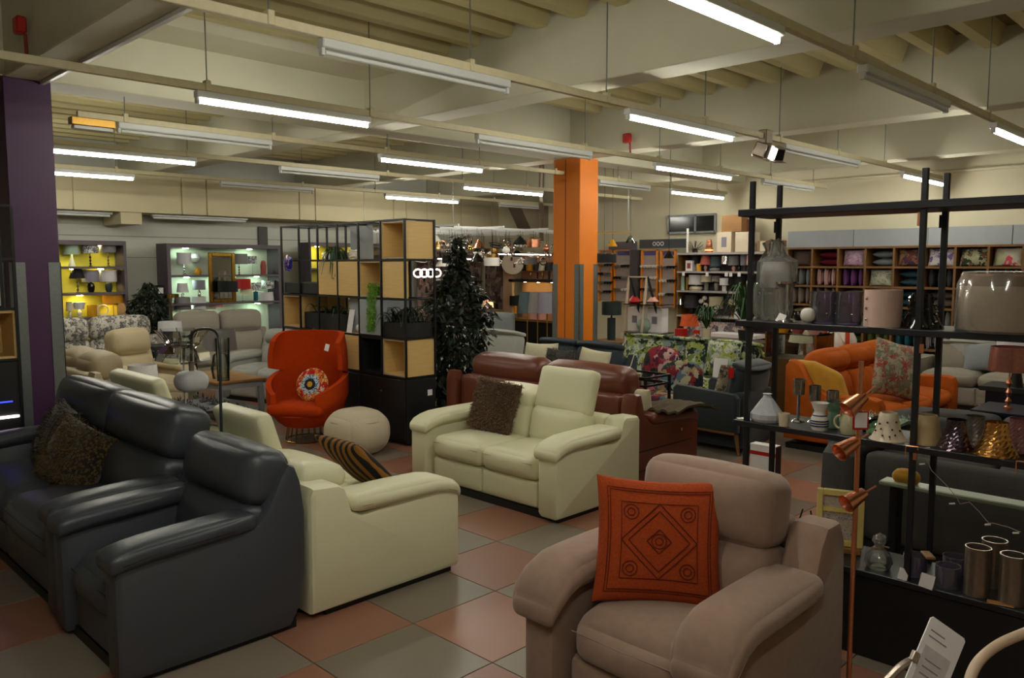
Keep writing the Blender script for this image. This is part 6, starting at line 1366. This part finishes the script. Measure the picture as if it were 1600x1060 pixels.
# shelf two (from the left)
p = rk_(1212, 500, 1, .10); t = thing('wrapped_lamp', 'silver lamp with tall shade wrapped in crumpled clear plastic on the second rack shelf', 'lamp', p)
R = random.Random(8)
def crumple(P, q): 
    n_ = sin(P[0]*60+P[2]*45)*cos(P[1]*70-P[2]*38)*.014; return (P[0]*(1+n_*6), P[1]*(1+n_*6), P[2]+n_*.4)
pr = [(0, .0), (.07, .0), (.085, .05), (.08, .16), (.10, .2), (.10, .30), (.05, .33), (.03, .40), (0, .42)]
mb = MB(); mb.lathe(pr, 26)
mb.v = [crumple(v, None) for v in mb.v]; mb.build('plastic_wrap', FILM, t)
MB().lathe([(0, 0), (.05, 0), (.05, .012), (.012, .02), (.02, .06), (.012, .09), (.02, .13), (.012, .18)], 14).build('stem', CHROME, t); MB().lathe(shade_pr(.085, .07, .13, .17), 18, cap=False).build('lamp_shade', SH['white'], t)
p = rk_(1202, 500, 1, .24); t = thing('crystal_jar', 'large plastic wrapped jar shape at the left end of the second rack shelf', 'jar', p)
mb = MB(); mb.lathe([(0, 0), (.07, 0), (.095, .05), (.09, .14), (.05, .22), (.065, .30), (.03, .36), (.05, .40), (0, .42)], 24); mb.v = [crumple(v, None) for v in mb.v]; mb.build('plastic_wrap', FILM, t)
t = thing('silver_stand', 'silver cake stand on a beaded stem on the second rack shelf', 'stand', rk_(1228, 500, 1, .04)); MB().lathe([(0, 0), (.05, 0), (.045, .008), (.01, .02), (.014, .05), (.008, .07), (.015, .09), (.008, .12), (.008, .185), (.055, .19), (.058, .2), (0, .2)], 18).build('stand', CHROME, t)
tag(put(MB().box(-.02, .02, -.0015, .0015, 0, .045, 0, rotM((0, 0, 0), -.5, .3)).build('price_ticket', WHITEP, smooth=False), rk_(1217, 500, 1, -.0), RW), 'small white ticket at the foot of the silver stand', 'ticket')
for k, (u, dx) in enumerate(((1287, .07), (1325, .09))):
    t = thing('hurricane_vase', 'faceted purple glass hurricane vase on the second rack shelf, %s' % ('nearer the silver stand' if k == 0 else 'beside the studded blush shade'), 'vase', rk_(u, 500, 1, dx)); MB().lathe([(0, 0), (.062, 0), (.066, .02), (.062, .14), (.068, .155), (.064, .155), (.058, .14), (.06, .01), (0, .01)], 12).build('body', PURGL, t)
    for q in range(10): a = q*pi/5; MB().soft((.065*cos(a), .065*sin(a), .05+.05*(q % 2)), (.012, .012, .012), .006, n=4).build('facet', CHROME if q % 3 == 0 else PURGL, t)
t = thing('white_ornament', 'white pebble shaped ornament with black end on the second rack shelf', 'ornament', rk_(1262, 500, 1, .0)); MB().soft((0, 0, .04), (.07, .07, .075), .034, n=8).build('body', WHITEC, t); MB().soft((0, .045, .035), (.05, .045, .05), .02, n=6).build('dark_end', BLKGLOSS, t)
t = thing('oval_shade', 'blush oval lamp shade with three crystal studs on the second rack shelf', 'lamp shade', rk_(1379, 500, 1, .05)); MB().lathe([(.088, 0), (.088, .17), (.085, .17), (.085, 0)], 30, cap=False, sy=.92).build('shade', PINKC, t)
for z in (.035, .085, .13): MB().soft((0, 0, 0), (.014, .014, .014), .007, n=4).build('crystal_stud', CHROME, t).location = (-.075, .046, z)
t = bell('bell_shade', 'black faceted mirror bell shade on the second rack shelf behind the post', rk_(1440, 500, 1, .10), .095, .155, BLKGLOSS)
R = random.Random(2)
for k in range(80):
    f = R.uniform(.05, .9); a = R.uniform(0, 2*pi); q = .095*(.52+.48*(1-f)**2.2)+.001; MB().lathe([(0, -.009), (.008, 0), (0, .009)], 4).build('facet', CHROME, t).location = (q*cos(a), q*sin(a), .155*f)
t = thing('drum_shade', 'large oatmeal drum shade in shiny plastic film at the right of the second rack shelf', 'lamp shade', rk_(1572, 500, 1, .13)); MB().lathe([(.19, .01), (.175, .245), (.172, .245), (.187, .01)], 40, cap=False).build('shade', TAUPEC, t)
MB().lathe([(.1795, .195), (.1775, .235), (.176, .246)], 40, cap=False).build('trim_band', mat('tan_band', (.62,.50,.40), .7), t)
mb = MB(); mb.lathe([(.193, .0), (.199, .03), (.197, .12), (.190, .20), (.172, .255), (.11, .258)], 44, cap=False); mb.v = [(v[0]*(1+.012*sin(v[2]*60+v[1]*50)), v[1]*(1+.012*cos(v[2]*50+v[0]*60)), v[2]) for v in mb.v]; mb.build('plastic_wrap', FILM, t)
# shelf three
t = thing('cone_vase', 'white geometric conical bottle vase at the left of the third rack shelf', 'vase', rk_(1198, 655, 2, .06)); MB().lathe([(0, 0), (.075, 0), (.082, .015), (.082, .04), (.03, .115), (.024, .12), (.018, .135), (.024, .142), (0, .142)], 12).build('body', mat('matt_white', (.74,.75,.77), .7), t, smooth=False)
lathe_item('ceramic_cup', 'small plain cream ceramic cup on the third rack shelf', 'cup', rk_(1225, 660, 2, -.01), [(0, 0), (.024, 0), (.028, .065), (.025, .065), (.022, .01), (0, .01)], CREAMC, 20)
lathe_item('saucer_card', 'flat white card at the left tip of the third rack shelf', 'card', (RX+.02, 2.085, SZ[2]+.001), [(0, 0), (.03, 0), (.03, .002), (0, .002)], WHITEP, 4)
for k, (u, dx, h) in enumerate(((1247, .16, .19), (1272, .20, .16), (1300, .16, .15))):
    t = thing('candle_holder', 'silver mosaic glass tealight holder on a stem, %s of three' % ['leftmost and tallest', 'middle', 'rightmost'][k], 'candle holder', rk_(u, 655, 2, dx))
    MB().lathe([(0, 0), (.035, 0), (.03, .008), (.008, .014), (.008, h-.06), (.015, h-.05), (0, h-.05)], 14).build('stem', CHROME, t); MB().lathe([(0, h-.05), (.028, h-.05), (.03, h+.03), (.027, h+.03), (.025, h-.045), (0, h-.045)], 16).build('cup', mat('mosaic_silver', (.66,.62,.58), .15, .8, scale=150, amt=.6), t)
t = thing('striped_jug', 'white jug with dark blue bands on the third rack shelf', 'jug', rk_(1280, 670, 2, .02))
MB().lathe([(0, 0), (.036, 0), (.042, .03), (.040, .06), (.028, .085), (.026, .095), (.042, .135), (.039, .135), (.023, .095), (.03, .03), (0, .01)], 24).build('body', WHITEC, t)
for z, r in ((.024, .0425), (.036, .0432), (.048, .0425), (.074, .0345)): MB().lathe([(r-.001, z-.003), (r+.0006, z-.003), (r+.0006, z+.003), (r-.001, z+.003)], 24, cap=False).build('blue_band', mat('cobalt', (.12,.12,.35), .3), t)
lathe_item('glass_tumbler', 'pale green glass goblet behind the striped jug', 'glass', rk_(1302, 665, 2, .13), [(0, 0), (.03, 0), (.026, .06), (.03, .11), (.05, .13), (.047, .13), (.02, .06)], mat('sage_glass', (.50,.64,.54), .25), 18)
t = thing('cream_jug', 'cream glazed pitcher with round handle on the third rack shelf', 'jug', rk_(1326, 675, 2, .03)); MB().lathe([(0, 0), (.035, 0), (.042, .03), (.036, .07), (.026, .095), (.038, .12), (.035, .12), (.022, .095), (.03, .03), (0, .01)], 22).build('body', mat('cream_glaze', (.74,.71,.58), .25), t)
MB().tube([(-.02+.0*k, .035+.026*sin(k*pi/8), .055+.03*cos(k*pi/8)) for k in range(9)], .006, 8).build('handle', mat('cream_glaze', (0,0,0)), t)
lathe_item('glass_dome', 'pale green glass bowl shade behind the copper lamp', 'lamp shade', rk_(1375, 670, 2, .19), [(0, .0), (.085, 0), (.085, .02), (.06, .06), (.03, .075), (0, .08)], GRNGL, 24)
HOL = mat('dark_hole', (.16,.11,.10), .8)
bell('bell_shade', 'white ceramic bell shade pierced with dark holes on the third rack shelf', rk_(1387, 690, 2, .04), .082, .125, CREAMC, True, (HOL, [(radians(a), f, .009) for a, f in ((195, .70), (215, .45), (180, .22), (160, .62), (235, .72), (250, .4), (205, .2), (170, .44), (225, .26), (145, .35))]))
bell('bell_shade', 'cream frosted bell shade half behind the rack post, third shelf', rk_(1446, 690, 2, .08), .072, .13, mat('cream_gold_glass', (.76,.66,.48), .3, scale=12, amt=.25), False)
QU = mat('quilted_purple_silver', (.48,.42,.46), .15, .9, scale=90, amt=.5, bump=.5)
def quilted(label, loc, r, h, m):
    t = thing('bell_shade', label, 'lamp shade', loc); n = 32; rows = 14; vs = []; fs = []
    for j in range(rows+1):
        f = j/rows; rr = r*(.50+.50*(1-f)**1.9)
        for i in range(n):
            a = 2*pi*i/n+(pi/n if j % 2 else 0); q = rr*(1+.02*((i+j//1) % 2)); vs.append((q*cos(a), q*sin(a), h*f))
    for j in range(rows):
        for i in range(n): fs.append((j*n+i, j*n+(i+1) % n, (j+1)*n+(i+1) % n, (j+1)*n+i))
    o = MB().add(vs, fs).build('shade', m, t, smooth=False); return t
quilted('dark silver quilted glass bell shade on the third rack shelf', rk_(1493, 700, 2, .05), .078, .13, mat('dark_mercury', (.34,.29,.33), .16, .9))
quilted('grey quilted glass bell shade behind the dark silver one', rk_(1522, 695, 2, .20), .076, .13, mat('grey_mercury', (.42,.40,.38), .3, .6))
quilted('gold quilted glass bell shade near the right end of the third rack shelf', rk_(1555, 710, 2, .05), .088, .14, mat('gold_mercury', (.80,.58,.32), .16, .9))
quilted('dusty pink quilted glass bell shade behind the gold one', rk_(1592, 700, 2, .21), .08, .14, mat('pink_mercury', (.56,.36,.36), .3, .4))
# shelf four
YF_ = mat('yellow_frame', (.93,.84,.50), .5, scale=20, amt=.08)
t = thing('picture_frame', 'yellow framed meadow flower picture standing on the lowest rack shelf', 'picture', (RX+.14, 1.60, SZ[3]+.03), RW+.35)
W_, H_ = .22, .28
for a in ((-W_/2, -W_/2+.028, 0, H_), (W_/2-.028, W_/2, 0, H_), (-W_/2+.028, W_/2-.028, 0, .028), (-W_/2+.028, W_/2-.028, H_-.028, H_)): MB().box(a[0], a[1], -.0, .035, a[2], a[3], .003).build('frame', YF_, t, smooth=False)
MB().box(-W_/2+.028, W_/2-.028, .02, .03, .028, H_-.028).build('picture', multi('meadow_print', [(.78,.74,.70), (.70,.66,.64), (.78,.74,.70), (.50,.42,.55), (.78,.74,.70), (.76,.65,.45)], 70, .5), t, smooth=False)
MB().box(-W_/2+.028, W_/2-.028, .012, .02, H_*.60, H_*.68).build('yellow_band', YF_, t, smooth=False)
t = thing('wooden_block', 'oak box under the yellow picture frame', 'box', (RX+.12, 1.60, SZ[3]), RW+.35); MB().box(-.11, .11, 0, .09, 0, .028, .003).build('box_body', OAK, t, smooth=False)
t = thing('wire_stand', 'black wire easel with curled feet left of the yellow picture', 'stand', (RX+.07, 1.74, SZ[3])); 
for s_ in (-1, 1): MB().tube([(0, s_*.02, .20), (-.01, s_*.05, .08), (-.03, s_*.07, .015), (-.05, s_*.06, .02), (-.045, s_*.045, .035)], .004, 6).build('wire', BLACKM, t)
p = rk_(1373, 870, 3, .06); t = thing('wrapped_glass_ornament', 'double bubble clear glass ornament in film tied with gold ribbon', 'ornament', p)
mb = MB().lathe([(0, 0), (.05, .0), (.062, .03), (.055, .07), (.02, .10), (.018, .105), (.030, .125), (.028, .15), (0, .165)], 24); mb.v = [crumple(v, None) for v in mb.v]; mb.build('plastic_wrap', FILM, t)
MB().lathe([(0, .004), (.045, .01), (.052, .035), (.04, .07), (0, .09)], 20).build('glass_ball', CLEAR, t); MB().tube([(-.045, .01, .105), (-.02, 0, .098), (0, -.02, .103), (.02, -.01, .10), (.0, -.045, .108)], .004, 6).build('ribbon', OAK, t)
for k, (u, dx, l) in enumerate(((1430, .09, 'left one behind the post'), (1482, .05, 'right one beside the silver vase'), (1492, .20, 'rear one'))):
    t = thing('hurricane_vase', 'dark purple glass cylinder vase on the lowest rack shelf, '+l, 'vase', rk_(u, 880, 3, dx)); MB().lathe([(0, 0), (.05, 0), (.052, .095), (.049, .095), (.047, .006), (0, .006)], 22).build('body', PURGL, t)
tag(put(MB().box(-.045, .045, -.02, .02, 0, .012, .003).build('gift_tag', OAK, smooth=False), rk_(1452, 830, 3, .10)[:2]+(SZ[3]+.097,), .6), 'flat tan gift strip lying across the purple vases', 'tag')
for u, dx, w_, h_, l in ((1410, -.02, .02, .052, 'tall white ticket leaning at the left purple vase'), (1447, -.045, .028, .062, 'larger white ticket on the shelf edge beside the post')):
    tag(put(MB().box(-w_, w_, -.0015, .0015, 0, h_, 0, rotM((0, 0, 0), -.15, .18)).build('price_ticket', WHITEP, smooth=False), rk_(u, 885, 3, dx), RW+.2), l, 'ticket')
for u, dx, l in ((1527, .04, 'front left of three, beside the purple vases'), (1552, .19, 'rear one of three'), (1583, .04, 'front right of three, at the photo edge')):
    t = thing('metal_vase', 'tall brushed metal cylinder vase, lowest rack shelf, '+l, 'vase', rk_(u, 890, 3, dx)); MB().lathe([(0, 0), (.05, 0), (.05, .205), (.052, .212), (.046, .212), (.045, .02), (0, .02)], 30).build('body', STEEL, t)
tag(put(MB().box(-.02, .02, -.05, .05, 0, .006, .002).build('gift_tag', OAK, smooth=False), rk_(1565, 912, 3, -.008), .2), 'tan wooden tag lying at the foot of the metal vases', 'tag')
# string of small fairy lights looped from post to vases
pts = [aX(RX-.015, u, v) for u, v in ((1437, 700), (1447, 715), (1455, 735), (1470, 750), (1482, 762), (1495, 778), (1500, 788), (1515, 785), (1530, 800), (1545, 818), (1552, 818), (1575, 824), (1595, 832))]
t = thing('fairy_lights', 'string of small clear fairy lights looped from the rack post to the metal vases', 'string lights', (0, 0, 0)); MB().tube(pts, .0016, 5).build('cable', mat('clear_cable', (.62,.58,.54), .4), t)
for u, v in ((1445, 725), (1492, 787), (1548, 820), (1453, 700), (1592, 833)): p = aX(RX-.018, u, v); MB().bar(p, p+Vector((0, .022, -.006)), .006).build('bulb', WHITEC, t)
# small copper-coloured brackets hanging off shelf three
for u, v, l in ((1423, 698, 'hanging under the shelf left of the post'), (1597, 722, 'hanging under the shelf at the photo edge')):
    p = aX(RX-.035, u, v); t = thing('wire_hook', 'copper wire tag frame '+l, 'hook', p); MB().tube([(0, .02, -.05), (0, .02, 0), (0, -.03, .003), (0, -.03, -.012)], .003, 6).build('wire', COPPER, t)
for u, v in ((1430, 712), (1441, 905), (1440, 545)): 
    p = aX(RX-.02, u, v); MB().box(-.004, .004, -.008, .008, -.02, .02).build('cable_tag', COPPER, rk, smooth=False).location = p-Vector((RX, 0, 0))

# copper lamp with foil shade on navy table, white shade lamp
t = thing('side_table', 'navy lacquered side table behind the rack at right', 'table', (7.55, 1.62-.75, 0)); NV = mat('navy_lacquer', (.06,.08,.16), .3, scale=20)
t.location = (8.1, 1.35, 0); MB().box(0, .6, 0, .8, .50, .54, .006).build('table_top', NV, t, smooth=False); MB().box(.04, .56, .04, .76, .0, .50).build('body', NV, t, smooth=False)
q = aZ(.545, 1573, 655)
table_lamp('copper ring stem lamp with shiny rose foil drum shade on the navy side table', (8.35, aX(8.35, 1574, 650).y, .541), .36, .09, COPPER, 'beads', .18, .16, .22, mat('rose_foil', (.70,.46,.42), .2, .7, scale=30, amt=.2))
table_lamp('lamp with white drum shade and black tripod at the far right edge', (9.9, aX(9.9, 1590, 560).y, .55), .42, .12, BLACKM, 'cone', .20, .20, .24, SH['white'])
t = thing('side_table', 'dark side table at the arm of the oatmeal sofa', 'table', (9.7, aX(9.9, 1590, 560).y-.3, 0)); MB().box(0, .5, 0, .6, .50, .55).build('table_top', BLACKW, t, smooth=False); MB().box(.05, .45, .05, .55, 0, .5).build('body', NV, t, smooth=False)

# ================================================================== NEAR BOTTOM RIGHT: card in a clip, bent cream lamp arm
pc = C0+ray(1458, 1040)*1.55; t = thing('price_card_stand', 'white printed card held in a metal clip at the bottom right corner', 'card', pc, TH-pi/2)
M_ = rotM((0, 0, 0), -.30, .62, .1)
crd = MB().slab([(y, z) for y, z in [(-.045, -.10), (.045, -.10), (.045, .075), (.04, .08), (-.04, .08), (-.045, .075)]], -.0015, .0015, .0004, M_ @ Matrix.Rotation(pi/2, 4, 'Z')).build('card', WHITEP, t, smooth=False)
GPR = mat('grey_print', (.55,.50,.52), .8)
for k in range(2): MB().box(-.035, .0+.01*k, -.0022, -.0016, .055-.012*k, .057-.012*k, 0, M_).build('printed_line', GPR, crd, smooth=False)
pn = MB().box(-.035, .03, -.003, -.0016, -.09, .025, 0, M_).build('printed_panel', mat('pale_print', (.80,.76,.76), .8), crd, smooth=False)
for k in range(5): MB().box(-.025, .015, -.0038, -.003, .0-.014*k, .002-.014*k, 0, M_).build('printed_line', GPR, crd, smooth=False)
for z in (-.005, -.07): MB().box(-.052, -.038, -.005, .004, z-.012, z+.008, .001, M_).build('clip', STEEL, t, smooth=False)
pts = [C0+ray(u, v)*d for u, v, d in ((1640, 975, 1.75), (1600, 990, 1.7), (1560, 1008, 1.66), (1530, 1033, 1.62), (1515, 1065, 1.6), (1512, 1110, 1.58), (1515, 1300, 1.58))]
IV = mat('ivory_enamel', (.80,.70,.60), .4, scale=20)
t = thing('floor_lamp', 'ivory floor lamp with curved arm cut by the bottom right corner', 'floor lamp', (pts[-1].x, pts[-1].y, 0)); o = t.location.copy()
base_ = Vector((pts[-1].x, pts[-1].y, .02)); MB().tube(smooth([Vector(p)-o for p in pts+[Vector((pts[-1].x, pts[-1].y, .5)), base_]], 6), .0105, 10).build('arm', IV, t); MB().lathe([(0, 0), (.14, 0), (.14, .02), (0, .03)], 24).build('base', IV, t)
pts = [C0+ray(u, v)*d for u, v, d in ((1443, 1030, 1.72), (1420, 1035, 1.72), (1395, 1055, 1.72), (1380, 1085, 1.72), (1376, 1200, 1.74))]
t = thing('card_holder_stand', 'curved steel holder stem behind the white printed card', 'stand', (pts[-1].x, pts[-1].y, 0)); o = t.location.copy()
MB().tube(smooth([Vector(p)-o for p in pts+[Vector((pts[-1].x, pts[-1].y, .5)), Vector((pts[-1].x, pts[-1].y, .01))]], 6), .009, 8).build('stem', STEEL, t); MB().lathe([(0, 0), (.12, 0), (.12, .015), (0, .02)], 20).build('base', STEEL, t)

# ================================================================== LEFT EDGE: open black shelving with fire and plywood box
t = thing('black_shelving', 'black open shelving with plywood box and blue lit electric fire at the left edge', 'shelving', (1.28, 6.95, 0))
for x in (0, .42):
    for y in (0, .38): MB().box(x-.01, x+.01, y-.01, y+.01, 0, aY(7, 8, 322).z).build('upright', BLACKM, t, smooth=False)
ztp = aY(7, 8, 322).z
for z in (ztp, aY(7, 8, 405).z, aY(7, 8, 483).z, aY(7, 8, 562).z, .12):
    for y in (0, .38): MB().box(0, .42, y-.009, y+.009, z-.009, z+.009).build('rail', BLACKM, t, smooth=False)
z0, z1 = aY(7, 8, 560).z, aY(7, 8, 486).z
mb = MB(); mb.box(.01, .41, .01, .37, z0, z0+.016); mb.box(.01, .41, .01, .37, z1-.016, z1); mb.box(.01, .026, .01, .37, z0+.016, z1-.016); mb.box(.394, .41, .01, .37, z0+.016, z1-.016); mb.box(.026, .394, .35, .37, z0+.016, z1-.016); mb.build('plywood_box', PLY, t, smooth=False)
MB().box(.05, .2, .1, .3, z0+.017, z0+.17, .004).build('dark_ornament', mat('dark_wood_ornament', (.25,.10,.06), .5), t, smooth=False)
fb = MB().box(.0, .42, .0, .38, .13, z0-.02, .004).build('fire_case', BLACKW, t, smooth=False)
zb = aY(6.95, 10, 618).z
MB().soft((.20, -.004, zb), (.12, .01, .05), .005, n=6).build('blue_glow', mat('blue_led', (.25,.3,1), emit=1.6), fb); MB().box(.1, .36, -.008, -.0, zb-.055, zb-.045).build('blue_strip', mat('blue_led', (0,0,0)), fb, smooth=False)
zb = aY(6.95, 10, 652).z
MB().soft((.24, -.01, zb), (.32, .02, .022), .009, n=6).build('white_light_bar', mat('white_led', (1,.9,.92), emit=4), fb)

# ================================================================== GLASS LAMPS between the cream sofas
p = aX(2.0, 300, 560)
t = thing('glass_pendant_lamp', 'big clear faceted glass chandelier on a thin stand behind the cream three-seater', 'lamp', (2.165, 5.09, 0))
zt = aX(2.165, 285, 515).z; zm = aX(2.165, 285, 537).z; zb = aX(2.165, 285, 562).z
MB().lathe([(.165, zt), (.12, (zt+zm)/2), (.10, zm), (.16, (zm+zb)/2), (.17, zb), (.10, zb-.02)], 9, cap=False).build('glass_body', CLEAR, t, smooth=False)
MB().lathe([(.10, zm-.004), (.107, zm), (.10, zm+.004)], 20, cap=False).build('metal_ring', CHROME, t)
for k in range(9): a = 2*pi*k/9; MB().tube([(.165*cos(a), .165*sin(a), zt), (.10*cos(a), .10*sin(a), zm), (.17*cos(a), .17*sin(a), zb)], .0035, 5).build('rib', CHROME, t)
for k in range(6): a = k*pi/3; MB().lathe([(0, -.03), (.02, 0), (0, .03)], 6, .06*cos(a), .06*sin(a), zm+.04).build('crystal', CHROME, t)
MB().cyl(0, 0, .02, zb, .007, 8).build('pole', CHROME, t); MB().lathe([(0, 0), (.03, 0), (.03, .015), (0, .02)], 20).build('base', CHROME, t)
# arched dark steel floor lamp with a frosted disc shade
X_ = 2.165; A = lambda u, v: aX(X_, u, v)
p1 = A(345, 660); 
t = thing('floor_lamp', 'dark steel arched floor lamp with a frosted round glass shade behind the grey sofa', 'floor lamp', (p1.x, p1.y, 0)); o = t.location.copy()
pts = [Vector((p1.x, p1.y, .02)), A(345, 640), A(344, 560), A(342, 530), A(336, 518), A(325, 514), A(310, 515), A(302, 520), A(299, 532), A(299, 568)]
MB().tube(smooth([q-o for q in pts], 4), .009, 8).build('arched_pole', mat('gunmetal', (.25,.26,.28), .4, .6), t); MB().lathe([(0, 0), (.03, 0), (.03, .015), (0, .02)], 20).build('base', mat('gunmetal', (0,0,0)), t)
q = A(299, 572)-o; MB().lathe([(0, -.03), (.016, -.03), (.018, .03), (0, .03)], 12, q.x, q.y, q.z).build('lamp_holder', STEEL, t)
q = A(299, 596)-o; MB().soft((q.x, q.y, q.z), (.19, .19, .135), .066, n=10).build('frosted_shade', mat('frosted_glass', (.74,.74,.75), .5, scale=20, amt=.05), t)
# glass lamp beyond (pale ribbed shade) on the second cream sofa side
t = thing('floor_lamp', 'floor lamp with pale pleated glass shade left of the clear glass chandelier', 'floor lamp', (2.55, aX(2.55, 223, 585).y, 0)); zz_ = aX(2.55, 223, 602).z
MB().lathe(shade_pr(.125, .11, .17, zz_), 24, cap=False).build('lamp_shade', SH['white'], t); MB().cyl(0, 0, .02, zz_+.08, .009, 8).build('pole', CHROME, t); MB().lathe([(0, 0), (.12, 0), (.12, .015), (0, .02)], 20).build('base', CHROME, t)
t = thing('table_lamp', 'lamp with grey drum shade and clear glass bottle base on the coffee table', 'lamp', (4.35, 9.2, .501)); MB().lathe([(0, 0), (.09, 0), (.11, .12), (.08, .28), (.02, .32), (.02, .36)], 18).build('base', CLEAR, t); MB().lathe(shade_pr(.2, .18, .24, .34), 22, cap=False).build('lamp_shade', SH['grey'], t)
t = thing('hurricane_vase', 'tall clear glass cylinder vase on the coffee table corner', 'vase', (4.28, 8.98, .501)); MB().lathe([(0, 0), (.07, 0), (.085, .5), (.08, .5), (.065, .01), (0, .01)], 22).build('body', CLEAR, t)
